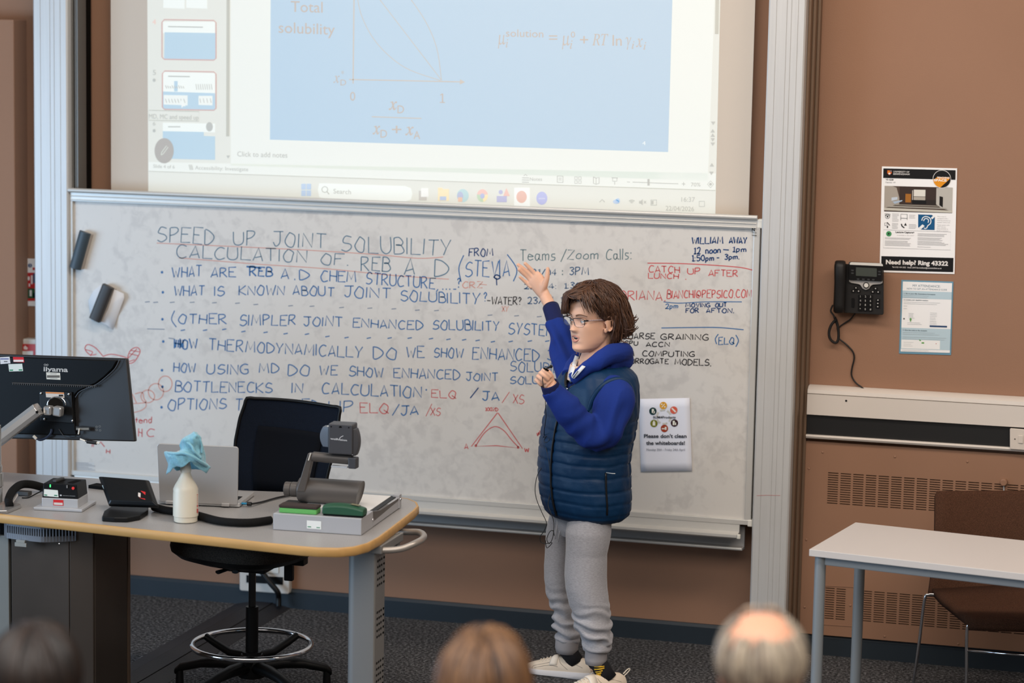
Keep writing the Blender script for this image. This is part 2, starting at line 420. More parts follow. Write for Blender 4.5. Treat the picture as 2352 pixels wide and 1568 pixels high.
def mathtext(b, f):
    text2(b, 'Total', 668, 27, 741, 26, f, y1=29); text2(b, 'solubility', 640, 75, 769, 26, f, y1=80)
    text2(b, '0', 804, 231, 816, 21, f); text2(b, '1', 1015, 235, None, 21, f); stroke2(b, [(1011, 219), (1016, 215)], 1.8, f); stroke2(b, [(1010, 235), (1022, 235.4)], 1.8, f)
    text2(b, '𝑥', 766, 190, 780, 25, f); text2(b, 'D', 782, 196, 795, 14, f); text2(b, '*', 784, 176, 790, 14, f)
    text2(b, '𝑥', 893, 252, 912, 29, f, bold=.01); text2(b, 'D', 913, 260, 928, 19, f)
    text2(b, '𝑥', 856, 308, 873, 29, f, bold=.01); text2(b, 'D', 874, 316, 889, 19, f); text2(b, '+', 900, 310, 922, 26, f)
    text2(b, '𝑥', 931, 310, 950, 29, f, bold=.01); text2(b, 'A', 950, 319, 965, 19, f)
    text2(b, '𝜇', 1144, 102, 1161, 34, f); text2(b, '𝑖', 1162, 109, 1167, 20, f)
    text2(b, 'solution', 1162, 84, 1248, 18, f, y1=86)
    text2(b, '=', 1261, 98, 1280, 24, f); text2(b, '𝜇', 1291, 104, 1309, 34, f); text2(b, '0', 1311, 86, 1321, 14, f); text2(b, '𝑖', 1309, 112, 1315, 20, f)
    text2(b, '+', 1332, 104, 1351, 26, f); text2(b, '𝑅𝑇', 1360, 104, 1397, 27, f); text2(b, 'ln', 1407, 105, 1428, 26, f)
    text2(b, '𝛾', 1436, 106, 1450, 30, f); text2(b, '𝑖', 1451, 112, 1457, 18, f); text2(b, '𝑥', 1461, 108, 1476, 30, f); text2(b, '𝑖', 1478, 114, 1484, 18, f)
pim('slide_text', (132, 100, 78), 3, mathtext)
pim('slide_number', (225, 240, 248), 3, lambda b, f: text2(b, '4', 1475, 333, 1483, 9, f))
def uitext(b, f):
    text2(b, 'Click to add notes', 545, 359, 660, 12, f, y1=362)
    text2(b, 'Slide 4 of 6', 352, 385, 401, 8, f, y1=387); text2(b, 'Accessibility: Investigate', 448, 389, 570, 9, f, y1=393)
    text2(b, 'MD, MC and speed up', 342, 272, 456, 11, f, y1=275)
    text2(b, 'Search', 766, 444, 806, 11, f, y1=446); text2(b, 'Notes', 1217, 415, 1245, 8, f)
    text2(b, '70%', 1587, 428, 1609, 9, f); text2(b, '16:37', 1565, 463, 1596, 11, f); text2(b, '22/04/2026', 1529, 483, 1594, 11, f, y1=485)
    text2(b, '5', 351, 172, 358, 12, f); text2(b, '6', 351, 288, 357, 9, f)
    stroke2(b, [(740 + 7 * math.cos(a / 8 * 6.283) + 6, 435 + 7 * math.sin(a / 8 * 6.283)) for a in range(9)], 1.6, f); stroke2(b, [(751, 440), (756, 446)], 2, f)
    for k in range(3): stroke2(b, [(1199, 408 + 5 * k), (1215, 408.5 + 5 * k)], 1.5, f)
    stroke2(b, [(1203, 404), (1207, 400), (1211, 404)], 1.2, f)
    stroke2(b, [(1280, 404), (1293, 404.5), (1293, 419), (1280, 418.5)], 1.6, f, closed=True); stroke2(b, [(1283, 409), (1290, 409)], 1.2, f); stroke2(b, [(1283, 413), (1290, 413)], 1.2, f)
    for i in (0, 9):
        for j in (0, 9): stroke2(b, [(1320 + i, 406 + j), (1326 + i, 406 + j), (1326 + i, 412 + j), (1320 + i, 412 + j)], 1.3, f, closed=True)
    stroke2(b, [(1363, 406), (1363, 421), (1369, 423), (1376, 421), (1376, 407), (1369, 409), (1363, 406)], 1.4, f); stroke2(b, [(1369, 409), (1369, 422)], 1.2, f)
    stroke2(b, [(1405, 408), (1419, 408.5)], 1.5, f); stroke2(b, [(1407, 409), (1407, 416), (1417, 416), (1417, 409)], 1.3, f); stroke2(b, [(1412, 417), (1412, 424)], 1.3, f)
    stroke2(b, [(1440, 417.5), (1447, 418)], 1.2, f); stroke2(b, [(1453, 418), (1558, 422)], 1.4, f); rect2(b, 1487, 411, 1492, 426, f)
    stroke2(b, [(1566, 422), (1574, 422.5)], 1.3, f); stroke2(b, [(1570, 418), (1570, 426.5)], 1.3, f)
    ell2(b, 1632, 423, 3, 3, f); stroke2(b, [(1632 + 7 * math.cos(a / 4 * 6.283), 423 + 8 * math.sin(a / 4 * 6.283)) for a in range(4)], 1.3, f, closed=True)
    for (x, y, s) in ((1638, 283, 1), (1635, 378, -1), (1634, 398, 1), (1637, 300, -1), (1637, 310, -1), (1637, 321, 1), (1637, 331, 1)):
        poly2(b, [(x - 5, y - 4 * s), (x + 5, y - 4 * s), (x, y + 4 * s)], f)
    poly2(b, [(520, 357), (528, 357), (524, 364)], f)
    stroke2(b, [(1377, 464), (1383, 458), (1389, 464)], 1.6, f)
    for r in (3, 6, 9): stroke2(b, [(1451 + r * math.cos(math.radians(a)), 468 - r * math.sin(math.radians(a))) for a in range(45, 136, 15)], 1.5, f)
    poly2(b, [(1468, 461), (1472, 461), (1476, 457), (1476, 471), (1472, 467), (1468, 467)], f); stroke2(b, [(1479, 461), (1484, 467)], 1.3, f); stroke2(b, [(1484, 461), (1479, 467)], 1.3, f)
    stroke2(b, [(1495, 459), (1508, 459), (1508, 471), (1495, 471)], 1.6, f, closed=True); rect2(b, 1496, 461, 1501, 469, f)
    stroke2(b, [(1606, 462), (1618, 462), (1618, 474), (1606, 474)], 1.4, f, closed=True)
    for x in (440, 437, 434): stroke2(b, [(x, 378), (x + 3, 390)], 1.4, f)
    for (x, y) in ((354, 184), (354, 300)): ell2(b, x, y, 3.5, 4, f, n=8)
    for i in range(9): stroke2(b, [(380 + 5 * i, 196 + (i % 3)), (383 + 5 * i, 203)], 1.6, f)
    for i in range(7): stroke2(b, [(380 + 7 * i, 227), (383 + 7 * i, 236)], 1.6, f)
    for i in range(4): stroke2(b, [(459 + 8 * i, 226), (461 + 8 * i, 236)], 1.4, f)
    for i in range(8): stroke2(b, [(450 + 5 * i, 193), (452 + 5 * i, 206)], 1.4, f)
    stroke2(b, [(386, 61), (466, 62.5)], 2.5, f); stroke2(b, [(386, 175), (436, 176)], 2.5, f); stroke2(b, [(386, 291), (414, 291)], 2.5, f)
    ell2(b, 481, 291, 8, 11, f, n=10)
pim('interface_text', (110, 124, 122), 3.2, uitext)
def bars(b, f):
    stroke2(b, [(524, -40), (523, 313)], 7, f); stroke2(b, [(1648, -40), (1646, 78)], 8, f)
    stroke2(b, [(341, 393), (1643, 437)], 1.2, f)
    stroke2(b, [(342, 253), (457, 256), (457, 278), (342, 276)], 1.4, f, closed=True)
pim('scroll_bars', (124, 130, 108), 3, bars)
pim('pen_button', (70, 50, 30), 3.4, lambda b, f: ell2(b, 377, 346, 22, 29, f))
pim('pen_icon', (190, 205, 190), 3.8, lambda b, f: (stroke2(b, [(370, 356), (371, 350), (382, 335), (386, 338), (375, 353), (370, 356)], 1.6, f),))
pim('slide_count', (226, 160, 145), 3, lambda b, f: text2(b, '4', 350, 56, 358, 12, f))
pim('cursor', (230, 240, 240), 4, lambda b, f: poly2(b, [(416, 229), (417, 248), (421, 244), (427, 244)], f))
def ic(col, dr): pim('taskbar_icon', col, 3, dr)
ic((110, 170, 225), lambda b, f: [rect2(b, x, y, x + 10.5, y + 13, f) for x in (692, 704) for y in (422, 437)])
ic((150, 152, 150), lambda b, f: rect2(b, 962, 438, 980, 460, f))
ic((235, 240, 240), lambda b, f: (rect2(b, 967, 432, 984, 452, SL(3.6)),))
ic((240, 214, 140), lambda b, f: (rect2(b, 1006, 434, 1031, 461, f), rect2(b, 1006, 431, 1016, 435, f)))
ic((110, 160, 220), lambda b, f: (rect2(b, 1010, 451, 1025, 460, SL(3.6)),))
ic((110, 190, 205), lambda b, f: ell2(b, 1063, 449, 13.5, 15, f))
ic((90, 130, 200), lambda b, f: ell2(b, 1057, 450, 7, 10, SL(3.6)))
ic((222, 150, 110), lambda b, f: rect2(b, 1052, 453, 1062, 463, SL(3.9)))
ic((228, 148, 138), lambda b, f: poly2(b, [(1108 + 12.5 * math.cos(math.radians(a)), 449 - 14.5 * math.sin(math.radians(a))) for a in range(10, 171, 10)], f))
ic((240, 214, 130), lambda b, f: poly2(b, [(1108, 449)] + [(1108 + 12.5 * math.cos(math.radians(a)), 449 - 14.5 * math.sin(math.radians(a))) for a in range(-80, 11, 10)], f))
ic((130, 190, 140), lambda b, f: poly2(b, [(1108, 449)] + [(1108 + 12.5 * math.cos(math.radians(a)), 449 - 14.5 * math.sin(math.radians(a))) for a in range(170, 281, 10)], f))
ic((90, 130, 215), lambda b, f: ell2(b, 1108, 450, 5, 6, SL(4)))
ic((105, 120, 205), lambda b, f: (rect2(b, 1141, 450, 1164, 464, f), ell2(b, 1150, 441, 4.5, 5, f)))
ic((226, 140, 125), lambda b, f: poly2(b, [(1163, 432), (1171, 450), (1156, 450)], SL(3.6)))
ic((236, 244, 244), lambda b, f: rect2(b, 1181, 431, 1217, 478, SL(2.6)))
ic((216, 128, 105), lambda b, f: ell2(b, 1198, 452, 12, 14, f))
ic((110, 160, 215), lambda b, f: rect2(b, 1190, 474, 1206, 478, f))
ic((90, 120, 225), lambda b, f: ell2(b, 1244.5, 455, 12.5, 15, f))
ic((225, 232, 245), lambda b, f: text2(b, 'zoom', 1237, 457, 1252, 4, SL(3.8)))
ic((110, 170, 225), lambda b, f: (ell2(b, 1415, 463, 7, 5, f), ell2(b, 1419, 461, 5, 6, f)))
ic((170, 176, 170), lambda b, f: [rect2(b, x - 3, 468 + (x - 1018) * 0.036, x + 3, 471 + (x - 1018) * 0.036, f) for x in (1018, 1063, 1108, 1153, 1244)])
# ================================================================ WHITEBOARD
YW = -0.17
BXL, BXR = W(167, 700, YW).x, W(1733, 700, YW).x
BZT, BZB = W(951, 474, YW).z, W(950, 1145, YW).z
wb = thing('whiteboard', 'long sliding whiteboard covered with blue, red and black marker notes', 'whiteboard', ((BXL + BXR) / 2, YW, BZB))
mb_ = mat('whiteboard_enamel', (212, 204, 196), rough=0.38, spec=0.4)
nt = mb_.node_tree; bs = nt.nodes['Principled BSDF']
tc = nt.nodes.new('ShaderNodeTexCoord')
n1 = nt.nodes.new('ShaderNodeTexNoise'); n1.inputs['Scale'].default_value = 4.0; n1.inputs['Detail'].default_value = 8; n1.inputs['Roughness'].default_value = 0.72; n1.inputs['Distortion'].default_value = 0.6
n2 = nt.nodes.new('ShaderNodeTexNoise'); n2.inputs['Scale'].default_value = 26.0; n2.inputs['Detail'].default_value = 4; n2.inputs['Distortion'].default_value = 0.5
mx = nt.nodes.new('ShaderNodeMath'); mx.operation = 'MULTIPLY'
c1 = nt.nodes.new('ShaderNodeValToRGB'); c1.color_ramp.elements[0].position = 0.24; c1.color_ramp.elements[1].position = 0.36
c1.color_ramp.elements[0].color = lin((210, 205, 198)) + (1,); c1.color_ramp.elements[1].color = lin((198, 193, 187)) + (1,)
nt.links.new(tc.outputs['Object'], n1.inputs['Vector']); nt.links.new(tc.outputs['Object'], n2.inputs['Vector'])
nt.links.new(n1.outputs['Fac'], mx.inputs[0]); nt.links.new(n2.outputs['Fac'], mx.inputs[1]); nt.links.new(mx.outputs[0], c1.inputs['Fac'])
nt.links.new(c1.outputs['Color'], bs.inputs['Base Color'])
b = MB(); b.box(((BXL + BXR) / 2, YW + 0.012, (BZT + BZB) / 2), (BXR - BXL - 0.01, 0.024, BZT - BZB - 0.01)); b.build('writing_surface', mb_, wb)
m_fr = mat('board_frame_aluminium', (205, 202, 196), rough=0.4, metal=0.3)
for nm, c, d in (('side_frame', (BXL - 0.004, YW + 0.004, (BZT + BZB) / 2), (0.024, 0.034, BZT - BZB)), ('side_frame', (BXR + 0.002, YW + 0.004, (BZT + BZB) / 2), (0.026, 0.034, BZT - BZB))):
    b = MB(); b.box(c, d); b.build(nm, m_fr, wb, bevel=0.003)
cx, wx = (BXL + BXR) / 2, BXR - BXL
b = MB(); b.box((cx, YW + 0.004, BZT - 0.016), (wx + 0.02, 0.036, 0.038)); b.box((cx, YW - 0.016, BZT - 0.028), (wx, 0.006, 0.004)); b.box((cx, YW - 0.016, BZT - 0.012), (wx, 0.006, 0.003)); b.build('top_frame', m_fr, wb, bevel=0.002)
b = MB(); b.cyl((BXL - 0.008, YW - 0.022, BZT + 0.012), (BXR + 0.004, YW - 0.022, BZT + 0.012), 0.009, n=16); b.box((cx, YW - 0.008, BZT + 0.008), (wx, 0.03, 0.008)); b.build('hand_rail', m_fr, wb, smooth=True)
b = MB(); b.box((cx, YW + 0.002, BZB + 0.006), (wx + 0.02, 0.034, 0.020)); b.build('bottom_frame', m_fr, wb, bevel=0.002)
# pen tray: back plate, floor and rounded lip
b = MB()
prof = [(YW - 0.012, BZB - 0.004), (YW - 0.014, BZB - 0.034), (YW - 0.060, BZB - 0.042), (YW - 0.066, BZB - 0.034), (YW - 0.072, BZB - 0.036), (YW - 0.072, BZB - 0.046), (YW - 0.064, BZB - 0.052), (YW + 0.01, BZB - 0.044), (YW + 0.01, BZB - 0.004)]
b.loft([[Vector((x, p[0], p[1])) for p in prof] for x in (BXL + 0.01, BXR - 0.03)])
b.build('pen_tray', m_fr, wb, smooth=True, angle=30)
b = MB()
for x in (BXL + 0.003, BXR - 0.022): b.box((x, YW - 0.066, BZB - 0.042), (0.014, 0.016, 0.018))
b.build('tray_end_cap', m_white, wb, bevel=0.003)
b = MB(); b.box((BXR + 0.012, YW + 0.002, BZB + 0.004), (0.02, 0.036, 0.028)); b.build('corner_cap', m_white, wb, bevel=0.004)
b = MB(); b.box((BXR + 0.014, YW + 0.002, BZT - 0.012), (0.022, 0.034, 0.036)); b.build('corner_cap', m_white, wb, bevel=0.004)
# second board, parked behind: only its lower edge and tray show
YR = -0.105
rb = thing('whiteboard', 'second whiteboard parked behind the written one, showing only its grey pen tray below', 'whiteboard', (cx, YR, BZB - 0.12))
m_rear = mat('rear_board_grey', (176, 172, 168), rough=0.5, metal=0.1)
b = MB(); b.box((cx, YR + 0.01, 1.0), (wx - 0.02, 0.02, 0.93)); b.build('writing_surface', mat('plain_enamel', (205, 200, 194), rough=0.4), rb)
b = MB(); z0 = BZB - 0.075
prof = [(YR - 0.01, z0 + 0.05), (YR - 0.012, z0 - 0.03), (YR - 0.05, z0 - 0.034), (YR - 0.054, z0 - 0.028), (YR - 0.060, z0 - 0.030), (YR - 0.060, z0 - 0.038), (YR, z0 - 0.042), (YR, z0 + 0.05)]
b.loft([[Vector((x, p[0], p[1])) for p in prof] for x in (BXL + 0.02, BXR - 0.02)]); b.build('pen_tray', m_rear, rb, smooth=True, angle=30)
b = MB(); b.cyl((BXL + 0.02, YR - 0.056, z0 - 0.033), (BXR - 0.022, YR - 0.056, z0 - 0.033), 0.006, n=12); b.build('tray_lip', m_fr, rb, smooth=True)

# ---------------------------------------------------------------- handwriting
GL = {}
def G_(ch, s, w=6.5):
    st = []
    for part in s.split('/'):
        sm = part.startswith('~'); part = part.lstrip('~')
        pts = [(int(t[0]), int(t[1]) if t[1].isdigit() else -(ord(t[1]) - 96)) for t in part.split()]
        st.append((sm, pts))
    GL[ch] = (st, w)
for ch, s, w in (('A', '00 39 60/12 53', 6), ('B', '00 09/~09 39 57 45 15/~15 45 62 40 00', 5.6), ('C', '~68 39 17 04 11 30 61', 6), ('D', '00 09/~09 38 65 52 20 00', 6),
  ('E', '60 00 09 69/05 45', 5.6), ('F', '00 09 69/05 45', 5.6), ('G', '~68 39 06 02 30 61 64/64 34', 6.4), ('H', '00 09/60 69/05 64', 6), ('I', '00 09', 0.6), ('J', '09 69/~49 42 20 02', 5.5),
  ('K', '00 09/69 04 60', 5.8), ('L', '09 00 60', 5.6), ('M', '00 19 42 79 80', 8), ('N', '00 09 60 69', 6.2), ('O', '~39 16 03 20 50 64 67 39', 6.4), ('P', '00 09/~09 49 57 35 04', 5.4),
  ('Q', '~39 16 03 20 50 64 67 39/33 70', 6.6), ('R', '00 09/~09 49 57 35 04/24 60', 6), ('S', '~68 39 17 15 54 62 30 01', 6), ('T', '09 69/39 30', 6), ('U', '~09 02 30 62 69', 6.2),
  ('V', '09 30 69', 6), ('W', '09 20 46 60 89', 8), ('X', '00 69/09 60', 5.6), ('Y', '09 34 69/34 20', 6), ('Z', '09 69 00 60', 6), ('1', '17 39 30/10 50', 4), ('2', '~07 39 57 32 00/00 60', 5.6),
  ('3', '~08 39 57 25 53 30 01', 5.2), ('4', '40 49 03 63', 6), ('0', '~39 06 02 30 52 56 39', 5.4), ('5', '59 09 05/~05 45 52 20 01', 5.4), ('7', '09 69 20', 5.6), ('%', '~08 19 08/69 00/~50 61 50', 6),
  ('e', '~03 53 44 15 02 20 51', 5), ('a', '~45 15 02 20 42/45 41 60', 5.4), ('m', '00 05/~04 25 34 30/~34 55 64 60', 6.4), ('s', '~45 15 13 42 30 00', 4.5), ('o', '~25 03 01 20 41 44 25', 4.6),
  ('n', '00 05/~04 25 44 40', 4.6), ('p', '05 0c/~05 35 43 20 01', 4.6), ('l', '09 00', 0.6), ('t', '28 20/05 45', 4), ('d', '~45 15 02 20 42/49 40', 5), ('w', '~05 10 24 30 45', 5), ('u', '~05 01 20 41/45 40', 5),
  ('@', '~43 24 32 43 52 74 58 28 04 11 50', 7.5), ('?', '~07 29 47 25 23/20 21', 5), ('/', '00 59', 5), ('(', '~29 05 20', 2.4), (')', '~09 25 00', 2.4), ('-', '04 54', 5), ('.', '00 10', 1), (',', '01 0b', 1),
  (':', '00 01/05 06', 1), ("'", '09 07', 1), ('_', '00 90', 9), ('+', '04 64/37 31', 6)):
    G_(ch, s, w)
FB = lambda x, y: W(x, y, YW - 0.0006)
INK = {}; WORDS = {}
def ink(key): return INK.setdefault(key, MB())
rw = random.Random(3)
def hw(s, x0, y0, x1, y1, h, key, wd=2.0, sl=0.10):
    tot = sum((GL[c][1] if c != ' ' else 5) for c in s) + 1.9 * (len(s) - 1)
    sx = (x1 - x0 - 2) / tot; u = 0.0; mb = MB(); WORDS.setdefault(key, []).append(mb); sy = h / 9.0
    for c in s:
        if c == ' ': u += 6.9; continue
        st, w = GL[c]; jr = rw.uniform(-0.05, 0.05); jy = rw.uniform(-1, 1) * h * 0.03; js = rw.uniform(0.94, 1.06)
        for sm, pts in st:
            Q = []
            for (gx, gy) in pts:
                X = (u + gx + rw.uniform(-.25, .25)) * sx; Yv = (gy + rw.uniform(-.25, .25)) * sy * js
                X += Yv * (jr + sl * 0.3)
                px = x0 + X; Q.append((px, y0 + (y1 - y0) * (px - x0) / max(1, x1 - x0) - Yv + jy))
            if sm: Q = [(p.x, p.y) for p in catmull([(q[0], q[1], 0) for q in Q], 4)]
            stroke2(mb, Q, wd, FB)
        u += w + 1.9
def sk(pts, key, wd=2.0, sm=True, closed=False):
    Q = [(p.x, p.y) for p in catmull([(q[0], q[1], 0) for q in pts], 5, closed)] if sm and len(pts) > 2 else pts
    stroke2(ink(key), Q, wd, FB, closed=closed)
def dot(x, y, key, r=3.0): ell2(ink(key), x, y, r, r * 1.1, FB, n=8)
T_, B_, N_, R_, O_, K_ = 'teal', 'blue', 'navy', 'red', 'faded_red', 'black'
hw('SPEED', 361, 555, 493, 561, 36, T_, 2.2); hw('UP', 537, 563, 588, 564, 33, T_, 2.2); hw('JOINT', 627, 565, 749, 570, 33, T_, 2.2); hw('SOLUBILITY', 784, 577, 1037, 588, 37, T_, 2.2)
hw('CALCULATION', 406, 591, 706, 603, 29, T_, 2.2); hw('OF.', 737, 607, 802, 609, 26, T_, 2.2); hw('REB', 829, 621, 897, 623, 32, T_, 2.4); hw('A', 928, 630, 953, 631, 35, T_, 2.4); hw('D', 998, 634, 1031, 636, 38, T_, 2.4)
sk([(360, 558), (560, 567), (700, 574), (860, 584), (960, 593), (1018, 590)], O_, 1.8); sk([(411, 592), (600, 607), (750, 617), (900, 632), (1031, 641)], O_, 1.8)
hw('FROM', 1077, 588, 1134, 588, 18, N_, 2.4); sk([(1065, 586), (1054, 615), (1059, 647)], B_, 2.4); hw('STEVIA', 1068, 635, 1172, 635, 37, B_, 2.5); sk([(1165, 584), (1187, 618), (1179, 646)], B_, 2.4)
sk([(1134, 637), (1140, 631), (1149, 636), (1142, 641), (1134, 636)], N_, 3); sk([(1140, 638), (1141, 655)], N_, 2.4)
for x, y in ((372, 625), (374, 671), (373, 733), (375, 784), (372, 850), (373, 888), (371, 935)): dot(x, y, B_)
hw('WHAT', 396, 637, 465, 635, 24, B_, 2.5); hw('ARE', 484, 636, 543, 636, 22, B_, 2.5); hw('REB', 574, 633, 627, 635, 21, B_, 3.2); sk([(566, 612), (590, 614), (600, 617)], B_, 4)
hw('A', 645, 640, 665, 641, 23, B_, 2.5); hw(',', 677, 641, 680, 642, 10, B_, 2.4); hw('D', 688, 641, 713, 642, 23, B_, 2.5); hw('CHEM', 737, 646, 819, 648, 24, B_, 2.5); hw('STRUCTURE', 841, 652, 1001, 663, 26, B_, 2.5)
hw('?', 1050, 661, 1060, 661, 21, B_, 2.4); sk([(1006, 664), (1002, 670)], B_, 2.4, False); sk([(1041, 664), (1048, 664)], B_, 2.4, False)
for x in (1017, 1025, 1033): dot(x, 664, B_, 1.6)
hw('CRZ', 1063, 661, 1110, 661, 14, O_, 2.2); sk([(1100, 652), (1118, 654)], O_, 1.6, False)
hw('WHAT', 400, 679, 471, 678, 23, B_, 2.5); hw('IS', 493, 680, 517, 679, 22, B_, 2.5); hw('KNOWN', 549, 677, 655, 677, 22, B_, 2.5); hw('ABOUT', 673, 677, 769, 680, 21, B_, 2.5)
hw('JOINT', 790, 682, 899, 685, 24, B_, 2.5); hw('SOLUBILITY', 920, 690, 1103, 699, 24, B_, 2.5); hw('?', 1111, 693, 1121, 693, 20, B_, 2.4)
hw('-WATER?', 1119, 698, 1200, 700, 17, K_, 2.2); hw('XY', 1153, 716, 1169, 716, 13, O_, 1.8)
for x, y in zip((338, 357, 395, 441, 492, 545, 587, 667, 716, 784, 849, 904, 958, 1002, 1125, 1186, 1238), (693, 694, 694, 694, 695, 696, 699, 702, 703, 706, 707.5, 709, 712, 713, 723.5, 725, 727)):
    sk([(x - 5, y + 0.5), (x + 6, y - 0.5)], 'grey_blue', 2.0, False)
hw('OTHER', 409, 743, 522, 744, 22, B_, 2.5); sk([(401, 713), (394, 733), (405, 751)], B_, 2.2); hw('SIMPLER', 550, 748, 681, 746, 24, B_, 2.5); hw('JOINT', 697, 748, 789, 750, 22, B_, 2.5)
hw('ENHANCED', 811, 751, 973, 757, 20, B_, 2.5); hw('SOLUBILITY', 994, 756, 1149, 760, 22, B_, 2.5); hw('SYSTEMS', 1168, 766, 1292, 773, 26, B_, 2.5)
sk([(338, 755), (378, 756)], 'grey_blue', 1.8, False)
for x, y in zip((420, 471, 515, 559, 610, 656, 705, 752, 796, 847, 895, 941, 990, 1030, 1066, 1097, 1132, 1173, 1217, 1257), (758, 758, 756, 761, 763, 766, 767, 772.5, 775, 776, 776, 776, 777.5, 779, 780, 781.5, 784.5, 784, 783, 783)):
    sk([(x - 5, y + 1), (x + 5, y - 1)], B_, 2.4, False)
hw('HOW', 400, 800, 455, 800, 22, B_, 3.0)
for k in range(4): sk([(405 + 5 * k, 780), (403 + 6 * k, 798)], B_, 3, False)
sk([(387, 776), (400, 778)], 'grey_blue', 2, False)
hw('THERMODYNAMICALLY', 479, 803, 834, 822, 25, B_, 2.5); hw('DO', 858, 824, 913, 824, 27, B_, 2.5); hw('WE', 933, 821, 976, 822, 25, B_, 2.5); hw('SHOW', 997, 820, 1065, 821, 22, B_, 2.5); hw('ENHANCED', 1085, 824, 1240, 829, 26, B_, 2.5)
hw('3OINT', 1257, 827, 1350, 828, 25, B_, 2.5); hw('SOLUBILITY', 1172, 852, 1330, 857, 22, B_, 2.3)
hw('HOW', 399, 854, 451, 855, 20, B_, 2.5); hw('USING', 475, 859, 573, 859, 22, B_, 2.5); hw('MD', 595, 855, 642, 856, 21, B_, 2.5); hw('DO', 662, 862, 713, 862, 24, B_, 2.5); hw('WE', 734, 861, 776, 861, 21, B_, 2.5)
hw('SHOW', 802, 863, 882, 866, 22, B_, 2.5); hw('ENHANCED', 905, 867, 1058, 871, 22, B_, 2.5); hw('JOINT', 1071, 874, 1146, 875, 18, B_, 2.4); hw('SOLUB', 1172, 881, 1256, 882, 17, B_, 2.4)
hw('BOTTLENECKS', 402, 899, 627, 902, 23, B_, 2.5); hw('IN', 671, 901, 697, 902, 22, B_, 2.5); hw('CALCULATION', 739, 904, 970, 913, 26, B_, 2.6); dot(979, 895, B_, 2)
hw('ELQ', 991, 912, 1049, 915, 17, R_, 2.0); sk([(1099, 890), (1080, 914)], N_, 2.6, False); hw('JA', 1108, 919, 1148, 919, 20, B_, 2.8); sk([(1170, 900), (1153, 925)], R_, 1.6, False); hw('XS', 1178, 925, 1205, 929, 21, R_, 1.8)
hw('OPTIONS', 386, 942, 522, 939, 25, B_, 2.5); hw('TO', 540, 942, 580, 942, 25, B_, 2.5); hw('SPEED', 632, 945, 735, 945, 27, B_, 2.5); hw('UP', 755, 947, 814, 947, 25, B_, 2.4)
hw('ELQ', 827, 948, 894, 949, 24, R_, 2.2); sk([(917, 928), (901, 954)], B_, 2.2, False); hw('JA', 920, 953, 963, 952, 21, B_, 2.8); sk([(992, 927), (978, 956)], R_, 1.5, False); hw('XS', 989, 953, 1013, 955, 18, R_, 1.8)
sk([(1142.6, 947.5), (1082.6, 1025), (1140, 1023), (1200, 1029.7), (1144, 948)], R_, 2.2, False); sk([(1093, 1023), (1113, 993.5), (1136, 979.4), (1156.6, 988), (1175, 1010), (1191, 1026.6)], R_, 2.0)
dot(1093, 1023, R_, 3); dot(1190, 1027, R_, 3)
hw('100%D', 1114, 943, 1146, 944, 8, R_, 1.8); hw('A', 1067, 1031, 1077, 1031, 12, R_, 2); hw('w', 1205, 1037, 1219, 1037, 16, R_, 2); hw('wt', 1233, 1002, 1254, 986, 16, R_, 2)
hw('Teams', 1194, 598, 1278, 597, 25, 'grey_green', 2.1); sk([(1301, 572), (1288, 601)], 'grey_green', 2, False); hw('Zoom', 1303, 595, 1376, 595, 22, 'grey_green', 2.1); hw('Calls:', 1392, 597, 1453, 595, 24, 'grey_green', 2.1)
hw('21/04', 1222, 631, 1280, 632, 14, 'slate', 2.2); dot(1292, 630, 'grey_green', 1.5); dot(1292, 622, 'grey_green', 1.5); hw('3PM', 1308, 630, 1354, 632, 17, 'slate', 2.2)
hw('22/04:', 1204, 663, 1280, 663, 12, 'slate', 2.2); hw('1:30', 1295, 662, 1333, 662, 13, 'slate', 2.2); hw('PM', 1339, 661, 1361, 660, 13, 'slate', 2.2); hw('23/04', 1212, 697, 1275, 697, 15, 'slate', 2.2); hw('1:30 PM', 1287, 695, 1356, 695, 13, 'slate', 2.2)
hw('WILLIAM', 1589, 560, 1662, 559, 15, N_, 2.8); hw('AWAY', 1675, 559, 1717, 559, 14, N_, 3.0); hw('12 noon', 1592, 583, 1657, 581, 15, N_, 2.6); sk([(1661, 573), (1674, 574)], N_, 2.4, False); hw('1pm', 1681, 578, 1716, 578, 12, N_, 2.5)
hw('1:50pm', 1588, 599, 1641, 599, 13, N_, 2.6); sk([(1646, 592), (1652, 592)], N_, 2.4, False); hw('3pm.', 1664, 596, 1700, 595, 12, N_, 2.5)
sk([(1487, 604), (1560, 605), (1640, 609), (1700, 614), (1728, 620)], R_, 2.2); hw('CATCH', 1490, 625, 1563, 627, 15, R_, 2.3); hw('UP', 1579, 629, 1610, 631, 14, R_, 2.3); hw('AFTER', 1628, 634, 1696, 635, 14, R_, 2.3); hw('LUNCH .', 1489, 639, 1578, 641, 12, R_, 2.3)
hw('DORIANA.', 1403, 687, 1530, 690, 21, R_, 2.2); hw('BIANCHI@PEPSICO.COM', 1532, 685, 1729, 683, 18, R_, 2.3)
sk([(1524, 693), (1560, 696), (1620, 693), (1704, 693)], B_, 2); hw('2pm', 1528, 708, 1559, 708, 11, B_, 2.2); hw('MOVING', 1575, 705, 1633, 705, 9, N_, 2.3); hw('OUT', 1643, 705, 1671, 704, 9, N_, 2.3); hw('FOR', 1575, 718, 1607, 718, 10, N_, 2.3); hw('AFTON.', 1622, 718, 1688, 718, 10, N_, 2.3)
sk([(1519, 753), (1580, 752), (1650, 752), (1708, 757)], B_, 2.2)
